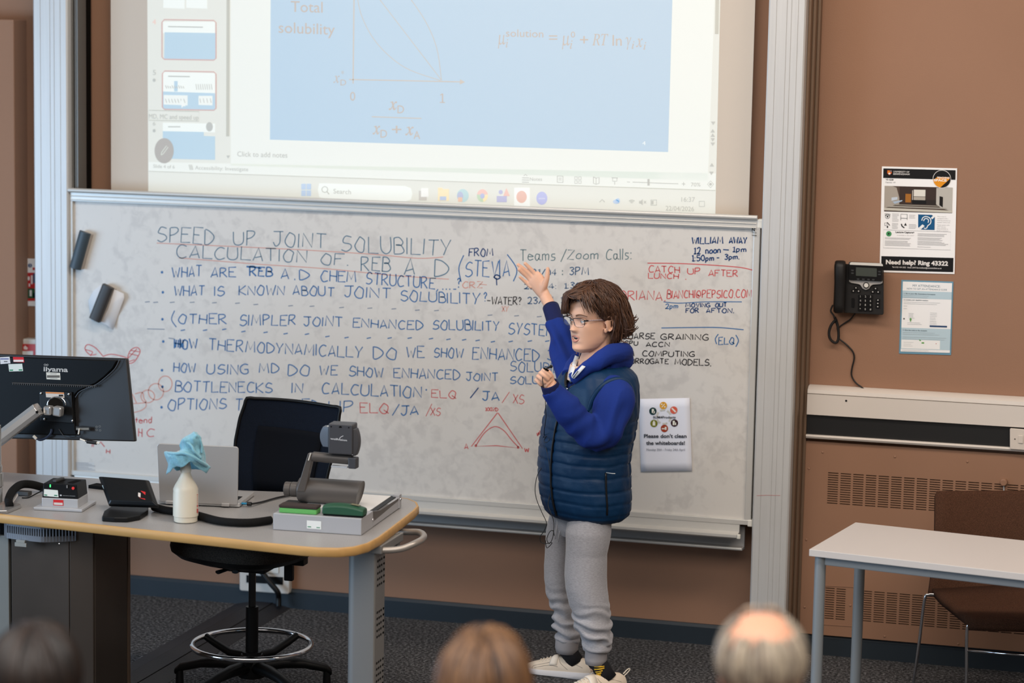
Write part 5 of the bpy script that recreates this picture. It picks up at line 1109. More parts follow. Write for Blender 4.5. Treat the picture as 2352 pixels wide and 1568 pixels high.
b = MB(TL @ Matrix.Translation((0, 0.0012, 0.010)) @ Rl.to_4x4()); b.prism([(0.008, 0, 0.012), (w_ - 0.008, 0, 0.012), (w_ - 0.008, 0, h_ - 0.006), (0.008, 0, h_ - 0.006)], (0, 0.001, 0)); b.build('display', m_black, lp)
for x in (0.044, Lw - 0.05): LB(TL, 'hinge', (x, -0.005, 0.011), (0.030, 0.012, 0.012), m_lap, lp, 0.002)
cbh = thing('display_cable', 'black cable with a bright blue plug between the laptop and the document camera', 'cable', tuple(TL @ Vector((Lw + .01, .03, .008))))
p = TL @ Vector((Lw + 0.001, 0.03, 0.011)); q = D(577, 1157, ZD + 0.011); dq = (q - p).normalized()
b = MB(); b.tube([p, p + dq * 0.020], 0.0062, 4, flatz=0.7); b.build('blue_plug', mat('plug_blue', (30, 132, 176), rough=0.4), cbh)
b = MB(); b.tube([p + dq * 0.0202, p + dq * 0.036], 0.0075, 8); b.tube(catmull([p + dq * 0.036, D(600, 1153, ZD + .006), D(625, 1146, ZD + .006), D(645, 1141, ZD + .006), D(690, 1133, ZD + .006)], 6), 0.0036, 8); b.build('lead', m_cord, cbh, smooth=True)
# ---- spray bottle
def PXR(p, px): return px * ((p - CAMP).dot(M3 @ Vector((0, 0, 1)))) / FL
bc = D(426.5, 1197.5); Rb = PXR(bc, 29.0)
sp_ = thing('spray_bottle', 'white plastic spray bottle standing near the front edge of the desk', 'bottle', tuple(bc))
zz = lambda py: W(426.5, py, bc.y).z - ZD
prof = [(0.0, 0.0005), (Rb * .80, 0.001), (Rb * .92, 0.003), (Rb * .94, zz(1184)), (Rb, zz(1183)), (Rb, zz(1131)), (Rb * .98, zz(1129)), (Rb * .99, zz(1122)), (Rb * .85, zz(1113)), (Rb * .62, zz(1102)), (Rb * .44, zz(1092)), (Rb * .38, zz(1085)), (Rb * .36, zz(1082)), (0.0, zz(1081.8))]
b = MB(); b.lathe(prof, bc, 40); b.build('bottle_body', mat('bottle_white', (216, 208, 190), rough=0.42, sss=0.1), sp_, smooth=True, angle=40)
cap = [(Rb * .40, zz(1083)), (Rb * .42, zz(1080)), (Rb * .40, zz(1070)), (Rb * .34, zz(1066)), (Rb * .34, zz(1054)), (0, zz(1053))]
b = MB(); rings = []
for (r, z) in cap:
    rings.append([bc + Vector((r * (1 + (.03 if k % 2 else 0)) * math.cos(2 * math.pi * k / 40), r * (1 + (.03 if k % 2 else 0)) * math.sin(2 * math.pi * k / 40), z)) for k in range(40)])
b.loft(rings); b.build('trigger_cap', mat('cap_white', (214, 212, 202), rough=0.4), sp_, smooth=True, angle=30)
b = MB(); hz = bc + Vector((0, 0, zz(1052))); b.box(hz + Vector((-.008, 0, 0.012)), (0.05, 0.022, 0.026)); b.build('spray_head', mat('cap_white', (214, 212, 202)), sp_, bevel=0.006)
def cylp(px, py, rad): # point on the bottle front under a pixel
    r = ray(px, py).normalized(); o_ = CAMP - bc; a = r.x ** 2 + r.y ** 2; bb_ = 2 * (o_.x * r.x + o_.y * r.y); cc_ = o_.x ** 2 + o_.y ** 2 - rad ** 2; dd = bb_ * bb_ - 4 * a * cc_
    return CAMP + r * ((-bb_ - math.sqrt(max(0, dd))) / (2 * a))
b = MB(); fb = lambda x, y: cylp(x, y, Rb + 0.0006)
rect2(b, 452.3, 1135, 454.6, 1137, fb); rect2(b, 452.3, 1160, 454.6, 1163, fb); rect2(b, 452.0, 1168, 455.2, 1177, fb)
for k in range(9): rect2(b, 452.6, 1140 + 4.6 * k, 454.2, 1141.6 + 4.6 * k, fb)
b.build('label_print', flat((200, 78, 76)), sp_)
# ---- cloth draped over the bottle
rows = [[(448, 991, 0), (449, 992, 0), (450, 992, 0), (450, 993, 0.005), (450, 994, .01), (450, 993, .015), (449, 992, .01), (448, 991, .01), (448, 991, 0)],
        [(428, 1003, -.012), (436, 999, -.024), (445, 998, -.03), (453, 998, -.024), (459, 1001, -.008), (458, 1002, .018), (450, 1000, .03), (436, 1001, .02), (428, 1003, 0)],
        [(417, 1018, -.012), (425, 1013, -.030), (438, 1012, -.036), (452, 1012, -.030), (463, 1012, -.012), (463, 1012, .02), (450, 1012, .034), (430, 1014, .03), (417, 1018, .008)],
        [(412, 1036, -.014), (421, 1033, -.034), (436, 1033, -.040), (450, 1036, -.030), (464, 1034, -.012), (466, 1034, .02), (452, 1034, .036), (428, 1036, .034), (412, 1038, .010)],
        [(381, 1039, -.010), (398, 1041, -.052), (420, 1041, -.056), (441, 1044, -.048), (462, 1054, -.024), (472, 1056, .018), (456, 1050, .040), (420, 1044, .042), (383, 1041, .012)],
        [(384, 1062, -.014), (398, 1060, -.058), (420, 1053, -.062), (440, 1054, -.052), (460, 1066, -.030), (481, 1072, .014), (462, 1062, .044), (424, 1060, .046), (388, 1060, .018)],
        [(386, 1090, -.018), (400, 1078, -.056), (418, 1070, -.058), (438, 1063, -.052), (454, 1074, -.032), (474, 1085, .008), (462, 1076, .046), (430, 1078, .048), (404, 1082, .024)]]
b = MB(); g = []
RC = [catmull([W(x, y, bc.y + d) for x, y, d in r], 6) for r in rows]; cols = len(RC[0]); full = []
for j in range(cols): full.append(catmull([RC[i][j] for i in range(len(rows))], 5))
nr = len(full[0])
for i in range(nr):
    for j in range(cols):
        p = full[j][i].copy(); q = noise.noise_vector(p * 24) * 0.009 * min(1, i / 8) + noise.noise_vector(p * 55) * 0.0045 + Vector((0, -1, 0)) * (0.5 - abs(noise.noise(Vector((p.x * 60 + p.z * 50, p.y * 20, p.z * 22))))) * .010; g.append(p + q)
b.add(g, [(i * cols + j, i * cols + j + 1, (i + 1) * cols + j + 1, (i + 1) * cols + j) for i in range(nr - 1) for j in range(cols - 1)])
for (pts_, r_c) in ((((381, 1039, -.012), (400, 1042, -.060), (424, 1041, -.066), (444, 1049, -.062), (463, 1061, -.040), (481, 1073, .010)), .0042), (((424, 1012, -.036), (440, 1024, -.046), (446, 1036, -.05), (462, 1052, -.036)), .0034), (((450, 994, 0), (458, 1006, -.022), (463, 1022, -.02), (464, 1040, -.022)), .003)):
    b.tube(catmull([W(x, y, bc.y + d) for x, y, d in pts_], 6), r_c, 8)
clo = b.build('cleaning_cloth', mat('cloth_blue', (122, 176, 192), rough=0.95, sheen=0.4, nscale=200, namt=0.1, bump=0.3, bscale=700), smooth='all', solid=0.0022)
tag(clo, 'light blue microfibre cloth draped over the top of the white spray bottle', 'cloth')
# ---- touch panel
tp = thing('touch_panel', 'small black touch screen tilted back on a rounded black foot', 'control panel', tuple(D(290, 1190)))
b = MB(); P0 = [(234, 1197), (239, 1184), (257, 1172), (285, 1168), (325, 1170), (341, 1174), (340, 1182), (322, 1194), (293, 1199.5), (262, 1199)]
low = [D(x, y, ZD + 0.001) for x, y in P0]; b.prism(low, (0, 0, 0.018)); b.build('foot', m_dark, tp, bevel=0.004)
b = MB(); fz = lambda x, y: W(x, y, (D(234, 1197).y + D(293, 1199.5).y) / 2 - 0.004)
rect2(b, 246, 1189, 250, 1192.5, fz); rect2(b, 257, 1189.5, 266, 1194, fz); b.build('socket', m_black, tp)
yt = D(300, 1175).y
TLp, TRp, BRp, BLp = W(226, 1094, yt + 0.045), W(343, 1103, yt + 0.045), W(364, 1162, yt - 0.055), W(249, 1158, yt - 0.055)
nrm = (TRp - TLp).cross(BLp - TLp).normalized()
if nrm.y > 0: nrm = -nrm
b = MB(); ins = lambda p: p + (sum((TLp, TRp, BRp, BLp), Vector()) / 4 - p) * 0.16 + nrm * 0.012
b.loft([[TLp - nrm * .012, TRp - nrm * .012, BRp - nrm * .012, BLp - nrm * .012], [TLp, TRp, BRp, BLp], [ins(TLp), ins(TRp), ins(BRp), ins(BLp)]]); b.build('screen_housing', mat('panel_black', (9, 9, 10), rough=0.35, spec=.3), tp, bevel=0.003)
def onp(u, v, k=0.0125): return TLp * (1 - u) * (1 - v) + TRp * u * (1 - v) + BRp * u * v + BLp * (1 - u) * v + nrm * k
b = MB(); b.face([onp(.70, .50), onp(.84, .56), onp(.78, .86), onp(.64, .78)]); b.build('red_sticker', flat((204, 44, 44)), tp)
b = MB(); b.face([onp(.69, .60, .0134), onp(.735, .62, .0134), onp(.70, .79, .0134), onp(.66, .75, .0134)]); b.build('sticker_barcode', flat((214, 200, 190)), tp)
b = MB(); b.face([onp(.01, .34, .003), onp(.06, .34, .006), onp(.10, .78, .006), onp(.04, .78, .003)]); b.build('side_label', flat((170, 198, 208)), tp)
# ---- microphone charger
mc = thing('microphone_charger', 'black two slot microphone charger on a silver stand with a green light', 'charger', tuple(D(148, 1168)))
Tm = lf(96, 1169); Tmi = Tm.inverted(); mw = (Tmi @ D(179, 1173)).x; an = math.atan2((Tmi @ D(179, 1173)).y, mw)
Tm = lf(96, 1169, rot=an); Tmi = Tm.inverted(); mw = (Tmi @ D(179, 1173)).x; md = 0.115
m_sil = mat('charger_silver', (186, 186, 188), rough=0.35, metal=0.3)
LB(Tm, 'base_plate', (mw / 2, md / 2 + 0.002, 0.006), (mw + 0.045, md + 0.05, 0.010), m_sil, mc, 0.002)
LB(Tm, 'stand', (mw / 2, md / 2, 0.026), (mw, md, 0.032), m_sil, mc, 0.002)
LB(Tm, 'charging_block', (mw / 2, md / 2, 0.068), (mw * .99, md * .96, 0.052), m_dark, mc, 0.002, taper=(.93, .96))
b = MB(Tm)
for x in (0.30, 0.72):
    b.tube([(mw * x, 0.03, 0.0944), (mw * x + 0.012, 0.085, 0.0944)], 0.013, 12, flatz=0.05)
b.build('charging_slot', m_black, mc)
b = MB(Tm); b.box((mw * .34, 0.052, 0.099), (0.016, 0.060, 0.010), R=Matrix.Rotation(-.2, 3, 'Z')); b.build('docked_transmitter', mat('transmitter_grey', (58, 58, 58), rough=0.4), mc, bevel=0.003)
LB(Tm, 'status_light', (mw * .235, 0.001, 0.086), (0.004, 0.003, 0.010), mat('led_green', (60, 220, 120), emit=(80, 230, 130), estr=1.0), mc, 0, lab='glowing green light')
LB(Tm, 'status_light', (mw * .70, 0.001, 0.086), (0.004, 0.003, 0.010), mat('led_off', (120, 120, 120)), mc, 0, lab='unlit grey light')
b = MB(Tm); fm = lambda x, y: (mw * x, 0.0004 - (.0), y)
b.face([Vector((mw * x, y - 0.0028, z)) for x, y, z in ((.05, .0045, .048), (.46, .0045, .046), (.44, .0055, .071), (.06, .0055, .073))]); b.build('white_label', flat((220, 224, 216)), mc)
b = MB(Tm)
for (xa, xb) in ((.065, .15), (.34, .43)): b.face([Vector((mw * x, z2, z)) for x, z2, z in ((xa, .0012, .0505), (xb, .0012, .0500), (xb, .0016, .0535), (xa, .0016, .054))])
b.build('label_green_mark', flat((20, 120, 84)), mc)
b = MB(Tm); text2(b, 'SENNHEISER', 58, 0, 93, 1.9, lambda x, y: Vector((mw * x / 100, .0012, 0.052 - y * 0.001 * .9))); b.face([Vector((mw * x, .0012, z)) for x, z in ((.50, .051), (.55, .051), (.55, .056), (.50, .056))]); b.build('lettering', flat((196, 196, 196)), mc)
b = MB(Tm); b.cyl((mw * .865, 0.0032, 0.081), (mw * .865, 0.0006, 0.081), 0.0052, n=16); b.build('red_dot', mat('dot_red', (226, 52, 48), rough=0.5), mc)
b = MB(Tm); b.face([Vector((mw * x, -.0008, z)) for x, z in ((.32, .016), (.60, .016), (.60, .037), (.32, .037))]); b.build('red_sticker', flat((196, 40, 44)), mc)
b = MB(Tm); b.face([Vector((mw * x, -.0012, z)) for x, z in ((.34, .0185), (.58, .0185), (.58, .027), (.34, .027))]); b.build('sticker_barcode', flat((206, 196, 190)), mc)
# ---- monitor on its arm
ym = D(130, 1130).y + 0.10; k_ = 0.03
def PMm(px, py, dy=0.0): return W(px, py, ym + dy)
mo = thing('computer_monitor', 'large black monitor seen from behind, on the silver arm above the desk', 'monitor', tuple(PMm(130, 1010)))
TLm, TRm, BRm, BLm = PMm(-190, 806), PMm(291, 823, 0.0), PMm(310, 1014, -0.03), PMm(-200, 1002, -0.03)
nm = (TRm - TLm).cross(BLm - TLm).normalized()
if nm.y > 0: nm = -nm
def om(px, py, k):    # point on the rear plane of the monitor under a pixel, raised k
    r = ray(px, py); o_ = TLm + nm * k; return CAMP + r * ((o_ - CAMP).dot(nm) / r.dot(nm))
m_mon = mat('monitor_black', (9, 9, 10), rough=0.4, spec=0.12)
b = MB(); b.loft([[p - nm * .022 for p in (TLm, TRm, BRm, BLm)], [TLm, TRm, BRm, BLm]]); b.build('bezel', mat('bezel_black', (30, 28, 28), rough=0.4), mo, bevel=0.005)
b = MB(); inn = [(-180, 812), (272, 827), (262, 846), (243, 865), (222, 881), (200, 890), (182, 899), (174, 908), (172, 930), (176, 985), (180, 1000), (60, 997), (-180, 990)]
lo = [om(x, y, 0.001) for x, y in inn]; hi = [om(x + (-3 if x > 0 else 0), y, 0.016) for x, y in inn]; b.loft([lo, hi]); b.build('rear_shell', m_mon, mo, bevel=0.004, smooth=True, angle=30)
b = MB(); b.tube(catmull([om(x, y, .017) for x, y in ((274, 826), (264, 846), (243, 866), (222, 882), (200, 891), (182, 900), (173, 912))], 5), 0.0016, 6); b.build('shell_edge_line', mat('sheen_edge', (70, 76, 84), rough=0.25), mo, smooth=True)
b = MB(); b.tube([om(28, 879, .018), om(222, 886, .018)], 0.0018, 6)
for k in range(40): x = 30 + 4.8 * k; b.box(om(x, 880.5 + x * .035, .0175), (0.003, 0.002, 0.006))
b.build('vent_ridge', mat('vent_brown', (60, 54, 48), rough=0.5), mo)
b = MB(); P = [om(92, 897, .0175), om(166, 900, .0175), om(170, 972, .0175), om(94, 966, .0175)]; b.prism(P, nm * 0.006); b.build('mount_plate', m_dark, mo, bevel=0.002)
for (x, y) in ((94, 903), (158, 905), (166, 966), (102, 962)):
    b = MB(); b.ball(om(x, y, .025), (0.005, 0.005, 0.005), 12, k=6); b.build('mount_screw', m_steel, mo, smooth='all')
tx = lambda k: (lambda x, y: om(x, y, k))
b = MB(); text2(b, 'iiyama', 100, 852, 156, 11, tx(.0168), y1=854, bold=.025)
for (x, y) in ((103.3, 837.6), (108.6, 837.8)): stroke2(b, [(x + 2.3 * math.cos(a / 8 * 6.28), y + 1.9 * math.sin(a / 8 * 6.28)) for a in range(8)], .8, tx(.0168), closed=True)
b.build('brand_lettering', flat((176, 174, 170)), mo)
def stick(name, pts, col, k=.0168, bits=()):
    b = MB(); poly2(b, pts, tx(k)); o_ = b.build(name, flat(col), mo)
    for (c2, ps) in bits:
        b = MB()
        for q in ps: poly2(b, q, tx(k + .0006))
        b.build('sticker_print', flat(c2), o_)
RQ = lambda x0, y0, x1, y1: [(x0, y0), (x1, y0), (x1, y1), (x0, y1)]
stick('white_sticker', [(0, 820), (22, 819), (24, 834), (1, 836)], (206, 204, 206), bits=(((60, 70, 130), [RQ(1, 823, 20, 825)]), ((90, 90, 90), [RQ(9, 829, 17, 831)])))
stick('red_sticker', [(29.5, 819.5), (54, 820), (56, 832), (31, 831)], (196, 40, 48), bits=(((220, 210, 206), [RQ(31, 826, 54, 830.5)]),))
stick('green_white_sticker', [(19, 836), (51, 835), (53, 852), (21, 853)], (204, 210, 202), bits=(((20, 124, 80), [RQ(22, 848.5, 30, 851), RQ(43, 848, 51, 850.5)]),))
stick('barcode_sticker', [(106, 854.5), (138, 856), (139, 872), (107, 870.5)], (206, 202, 190), bits=(((96, 92, 86), [RQ(108, 861.5, 137, 867)]), ((120, 116, 110), [RQ(115, 857.6, 130, 858.6), RQ(115, 868.6, 132, 869.4)])))
stick('warning_sticker', [(104.5, 899.5), (147, 901), (148, 914), (106, 912)], (196, 186, 176), .0245, bits=(((206, 118, 44), [[(104.8, 900), (147, 901.4), (147.2, 904), (105, 902.8)]]), ((30, 28, 28), [RQ(135, 906, 145, 910)])))
stick('rating_label', [(174, 978), (207, 981), (207, 991), (174, 988)], (34, 34, 34), .0168, bits=(((120, 118, 112), [RQ(175, 982, 204, 987)]),))
b = MB()
for (x, y) in ((222, 980), (229, 979), (222, 987), (230, 988)): stroke2(b, [(x + 2.4 * math.cos(a / 6 * 6.28), y + 2 * math.sin(a / 6 * 6.28)) for a in range(6)], .8, tx(.002), closed=True)
b.build('approval_marks', flat((120, 120, 118)), mo)
mc_ = MB(); mc_.tube(catmull([om(119, 985, .02), om(117, 994, .02), om(108, 1004, .02), om(92, 1010, .02), om(80, 1003, .02)], 5), 0.0045, 8)
o_ = mc_.build('video_cable', mat('cable_navy', (22, 34, 58), rough=0.5), mo, smooth=True)
b = MB(); b.tube([om(84, 1008, .022), om(77, 1001, .022)], 0.0058, 8); b.build('white_tag', m_white, mo)
b = MB(); b.tube(catmull([om(135, 985, .02), om(150, 1004, .02), om(170, 1004, .02), om(178, 996, .02), om(181, 985, .02)], 5), 0.0016, 6); b.tube(catmull([om(172, 1004, .02), om(190, 1010, .02), om(200, 1014, .02)], 4), 0.0018, 6)
b.tube([om(200, 1014, .022), om(222, 1017, .022)], 0.0068, 8); b.build('power_lead', m_cord, mo, smooth=True)
b = MB(); b.tube([om(180, 997, .022), om(182, 984, .022)], 0.0026, 8); b.tube([om(184, 1008, .022), om(196, 1013, .022)], 0.0032, 8); b.tube([om(222, 1017, .022), om(229, 1017.5, .022)], 0.004, 6); b.build('lead_tag', m_white, mo)
# arm
ar = thing('monitor_arm', 'polished silver monitor arm rising from its desk clamp behind the monitor', 'monitor arm', tuple(D(10, 1165)))
m_arm = mat('arm_silver', (188, 186, 184), rough=0.25, metal=0.7)
ct = om(130, 926, .03)
b = MB(); b.cyl(om(128, 930, .024), om(128, 930, .036), 0.030, n=32); b.build('swivel_disc', mat('gloss_black', (12, 12, 13), rough=0.12), ar, smooth=True, bevel=0.003)
b = MB(); b.tube([om(130 + 21 * math.cos(a), 930 + 19 * math.sin(a), .038) for a in [math.pi + math.pi * k / 16 for k in range(17)]], 0.0022, 8); b.build('chrome_collar', m_steel, ar, smooth=True)
b = MB(); b.box(om(134, 944, .055), (0.035, 0.032, 0.036), R=Matrix.Rotation(.1, 3, 'Y')); b.box(om(112, 942, .065), (0.030, 0.034, 0.034)); b.build('knuckle', m_arm, ar, bevel=0.006)
b = MB(); b.cyl(om(92, 945, .07), om(118, 944, .07), 0.009, n=12); b.build('pivot', m_dark, ar)
a0, a1 = om(90, 938, .085), om(-60, 1052, .16); t_ = (a1 - a0).normalized(); sd_ = t_.cross(Vector((0, 1, 0))).normalized()
if sd_.z < 0: sd_ = -sd_
hwid = PXR(a0, 15); b = MB(); e_ = Vector((0, 1, 0)) * 0.02
b.loft([[p + sd_ * hwid * s + e_ * q for s, q in ((-1, -1), (-.4, -1.25), (.4, -1.25), (1, -1), (1, 1), (-1, 1))] for p in (a0, a1)]); b.build('upper_arm', m_arm, ar, bevel=0.003)
b = MB(); b.cyl(om(85, 946, .112), om(85, 946, .106), 0.0052, n=14); b.build('pivot_screw', m_black, ar)
pc = D(-2, 1166); b = MB()
b.cyl(pc + Vector((-.01, 0, 0.02)), pc + Vector((-.01, 0, 0.075)), 0.020, 0.022, n=24); b.cyl(pc + Vector((-.01, 0, 0.078)), pc + Vector((-.01, 0, 0.128)), 0.024, n=28); b.cyl(pc + Vector((-.01, 0, 0.132)), pc + Vector((-.01, 0, 0.155)), 0.021, n=28); b.cyl(pc + Vector((-.01, 0, .155)), pc + Vector((-.01, 0, .30)), .018, n=20)
b.build('post', m_arm, ar, smooth=True, bevel=0.002)
b = MB(); b.prism([D(-60, 1181, ZD + .001), D(16, 1179.5, ZD + .001), D(49, 1166, ZD + .001), D(45, 1163, ZD + .001), D(-50, 1150, ZD + .001)], (0, 0, 0.012)); b.build('clamp_plate', m_arm, ar, bevel=0.002)
b = MB(); b.loft([[D(16, 1156, ZD + .013), D(28, 1158, ZD + .013), D(28, 1156, ZD + .013)], [D(36, 1134, ZD + .026), D(42, 1138, ZD + .022), D(41, 1132, ZD + .03)]]); b.build('clamp_lever', mat('lever_white', (190, 186, 182), rough=0.3), ar, bevel=0.001)
# ---- cable sleeves
m_slv = mat('braided_sleeve', (14, 13, 13), rough=0.8, spec=.2, bump=0.6, bscale=500)
def sleeve(name, pts, r, lab):
    b = MB(); b.tube(catmull([D(x, y, z) for x, y, z in pts], 8), r, 12); tag(b.build(name, m_slv, smooth='all'), lab, 'cable')
sleeve('cable_sleeve', [(22, 1160, ZD + .018), (20, 1146, ZD + .03), (30, 1126, ZD + .04), (48, 1113, ZD + .04), (70, 1112, ZD + .035), (95, 1118, ZD + .02), (112, 1124, ZD + .018)], 0.015, 'thick black cable sleeve looped behind the microphone charger')
sleeve('cable_sleeve', [(354, 1164, ZD + .0155), (374, 1170, ZD + .0155), (400, 1174, ZD + .0155), (430, 1176, ZD + .0155), (460, 1185, ZD + .0155), (510, 1197, ZD + .0155), (570, 1200, ZD + .0155), (622, 1194, ZD + .0155)], 0.0145, 'long black cable sleeve curving between the spray bottle and the document camera')
sleeve('thin_cable', [(50, 1143, ZD + .004), (66, 1142, ZD + .004), (84, 1133, ZD + .01), (98, 1126, ZD + .02)], 0.0022, 'thin blue grey lead running to the microphone charger')
b = MB(); b.box(D(54, 1132, ZD + .010), (0.055, 0.03, 0.016)); tag(b.build('power_adapter', mat('adapter_grey', (60, 58, 56), rough=0.5), bevel=0.003), 'small dark power adapter inside the cable loop', 'adapter')
# ================================================================ DRAUGHTSMAN CHAIR
cc = F(578, 1597); CXc, CYc = cc.x, cc.y
dch = thing('draughtsman_chair', 'black mesh backed swivel chair with a chrome foot ring, behind the desk', 'chair', (CXc, CYc, 0))
m_fab = mat('seat_fabric_black', (24, 23, 22), rough=0.95, spec=.15, nscale=500, namt=0.5, bump=0.4, bscale=600, col2=(78, 70, 62)); m_pl = mat('chair_plastic', (9, 9, 10), rough=0.45, spec=0.25)
P_ = lambda px, py, dy=0.0: W(px, py, CYc + dy)
for k, a in enumerate((36, 108, 180, 252, 324)):
    a = math.radians(a); u = Vector((math.cos(a), math.sin(a), 0)); v = Vector((-u.y, u.x, 0)); rings = []
    for (s, z, w, h) in ((0.03, 0.115, .030, .050), (0.12, 0.118, .026, .044), (0.20, 0.108, .022, .036), (0.285, 0.085, .020, .034), (0.305, 0.070, .018, .03)):
        c_ = Vector((CXc, CYc, z)) + u * s; rings.append([c_ + v * (math.cos(q) * w) + Vector((0, 0, math.sin(q) * h / 2)) for q in [2 * math.pi * j / 10 for j in range(10)]])
    b = MB(); b.loft(rings); lg = b.build('leg', m_pl, dch, smooth=True, angle=60)
    e = Vector((CXc, CYc, 0)) + u * 0.29; b = MB(); b.cyl(e + Vector((0, 0, .012)), e + Vector((0, 0, 0.075)), 0.016, 0.013, n=14); b.cyl(e + Vector((0, 0, 0.0005)), e + Vector((0, 0, .012)), 0.025, 0.022, n=18); b.build('glide', m_pl, lg, smooth=True)
b = MB(); b.lathe([(0.0, .06), (.05, .075), (.055, .13), (.04, .16), (0, .162)], (CXc, CYc, 0), 24); b.build('hub', m_pl, dch, smooth=True)
zr = W(581, 1480, CYc).z; rr_r = PXR(Vector((CXc, CYc, zr)), 136)
b = MB(); b.tube([(CXc + rr_r * math.cos(a), CYc + rr_r * math.sin(a), zr) for a in [2 * math.pi * k / 64 for k in range(64)]], 0.0105, 12, closed=True); b.build('foot_ring', m_steel, dch, smooth='all')
b = MB()
for a in (60, 165, 285):
    a = math.radians(a); b.tube([(CXc + .02 * math.cos(a), CYc + .02 * math.sin(a), zr - .045), (CXc + .10 * math.cos(a), CYc + .10 * math.sin(a), zr - .045), (CXc + .17 * math.cos(a), CYc + .17 * math.sin(a), zr - .02), (CXc + (rr_r - .004) * math.cos(a), CYc + (rr_r - .004) * math.sin(a), zr)], [.016, .015, .014, .013], 10)
b.cyl((CXc, CYc, zr - .07), (CXc, CYc, zr - .025), .036, n=20); b.build('ring_spokes', m_pl, dch, smooth=True)
zc1, zc2 = W(578, 1392, CYc).z, W(578, 1310, CYc).z
b = MB(); b.cyl((CXc, CYc, 0.12), (CXc, CYc, zc1), 0.0235, n=20); b.build('outer_column', m_pl, dch, smooth=True)
b = MB(); b.cyl((CXc, CYc, zc1 - .01), (CXc, CYc, zc2 + .03), 0.0135, n=18); b.build('gas_lift', mat('gas_lift_black', (22, 22, 22), rough=0.25), dch, smooth=True)
# seat pan: rounded cushion
zs = W(560, 1300, CYc - 0.06).z
sc_ = W(560, 1262, CYc - 0.02); rings = []
Rs = Matrix.Rotation(math.radians(-14), 3, 'Z')
hx, hy = PXR(sc_, 160), 0.23
prof = [(0.30, -0.050), (0.62, -0.044), (0.88, -0.022), (0.985, 0.0), (1.0, 0.018), (0.985, 0.036), (0.93, 0.052), (0.75, 0.062), (0.4, 0.062), (0.05, 0.060)]
for (s, dz) in prof:
    ring = []
    for k in range(40):
        a = 2 * math.pi * k / 40; ca, sa = math.cos(a), math.sin(a); e = 0.72
        ring.append(Vector((sc_.x, sc_.y, sc_.z)) + Rs @ Vector((math.copysign(abs(ca) ** e, ca) * hx * s, math.copysign(abs(sa) ** e, sa) * hy * s, dz)))
    rings.append(ring)
b = MB(); b.loft(rings[3:]); b.build('seat_cushion', m_fab, dch, smooth=True, angle=60)
b = MB(); b.loft(rings[:4]); b.build('seat_shell', m_pl, dch, smooth=True, angle=60)
b = MB(); b.box(Vector((CXc, CYc, sc_.z - .055)), (0.16, 0.16, 0.035)); b.build('mechanism', m_pl, dch, bevel=0.006)
for (x, y, x2, y2) in ((545, 1306, 500, 1314), (560, 1309, 540, 1313)):
    b = MB(); b.tube([P_(x, y, -.06), P_((x + x2) / 2, (y + y2) / 2 - 3, -.14), P_(x2, y2, -.18)], [.008, .010, .014], 10, flatz=.5); b.build('lever', m_pl, dch, smooth=True)
# backrest: curved mesh panel in a frame, leaning back
yb = CYc + 0.22
def BP(u, v, off=0.0):      # u 0..1 left-right, v 0..1 top-bottom
    L = [(567, 914), (551, 960), (541, 1010), (537, 1060), (545, 1180)]; Rr = [(781, 936), (776, 985), (765, 1040), (752, 1092), (738, 1180)]
    s = v * 4; i = min(3, int(s)); f = s - i
    l = (L[i][0] * (1 - f) + L[i + 1][0] * f, L[i][1] * (1 - f) + L[i + 1][1] * f); r = (Rr[i][0] * (1 - f) + Rr[i + 1][0] * f, Rr[i][1] * (1 - f) + Rr[i + 1][1] * f)
    x = l[0] * (1 - u) + r[0] * u; y = l[1] * (1 - u) + r[1] * u - 5 * math.sin(math.pi * u) * (1 - v)
    return W(x, y, yb + 0.045 * math.sin(math.pi * u) - 0.03 * v + 0.02 * (1 - u) + off)
nu, nv = 16, 16
m_mesh = mat('chair_mesh', (10, 13, 20), rough=0.85, spec=0.15, nscale=900, namt=0.6, col2=(18, 28, 44), bump=0.5, bscale=900)
b = MB(); g = [BP(i / nu, j / nv, o_) for o_ in (0, 0.012) for j in range(nv + 1) for i in range(nu + 1)]; n1_ = (nu + 1) * (nv + 1)
fs = []
for j in range(nv):
    for i in range(nu):
        q = (j * (nu + 1) + i, j * (nu + 1) + i + 1, (j + 1) * (nu + 1) + i + 1, (j + 1) * (nu + 1) + i); fs.append(q); fs.append(tuple(reversed([t + n1_ for t in q])))
b.add(g, fs); b.build('mesh_back', m_mesh, dch, smooth=True)
b = MB(); path = [BP(0, 1 - k / 12) for k in range(13)] + [BP(k / 12, 0) for k in range(1, 13)] + [BP(1, k / 12) for k in range(1, 13)]
b.tube(catmull(path, 2), 0.0065, 8, flatz=1.0); b.build('back_frame', m_pl, dch, smooth='all')
b = MB(); g = [BP(.20 + .66 * i / 10, .32 + .56 * j / 10, -0.006) for j in range(11) for i in range(11)]; b.add(g, [(j * 11 + i, j * 11 + i + 1, (j + 1) * 11 + i + 1, (j + 1) * 11 + i) for j in range(10) for i in range(10)])
b.build('lumbar_pad', mat('lumbar_black', (13, 15, 20), rough=0.95, spec=.1), dch, smooth=True, solid=0.004)
b = MB(); b.tube([BP(.5, .9, .03), BP(.5, 1.0, .05), Vector((CXc + .02, CYc + .25, sc_.z - .02)), Vector((CXc + .01, CYc + .10, sc_.z - .055))], 0.018, 10, flatz=.5); b.build('back_stem', m_pl, dch, smooth=True)
b = MB(); b.box(P_(664, 1310, .08), (0.034, 0.024, .075)); b.box(P_(688, 1287, .02), (.05, .05, .03)); b.build('tension_housing', m_pl, dch, bevel=0.004)
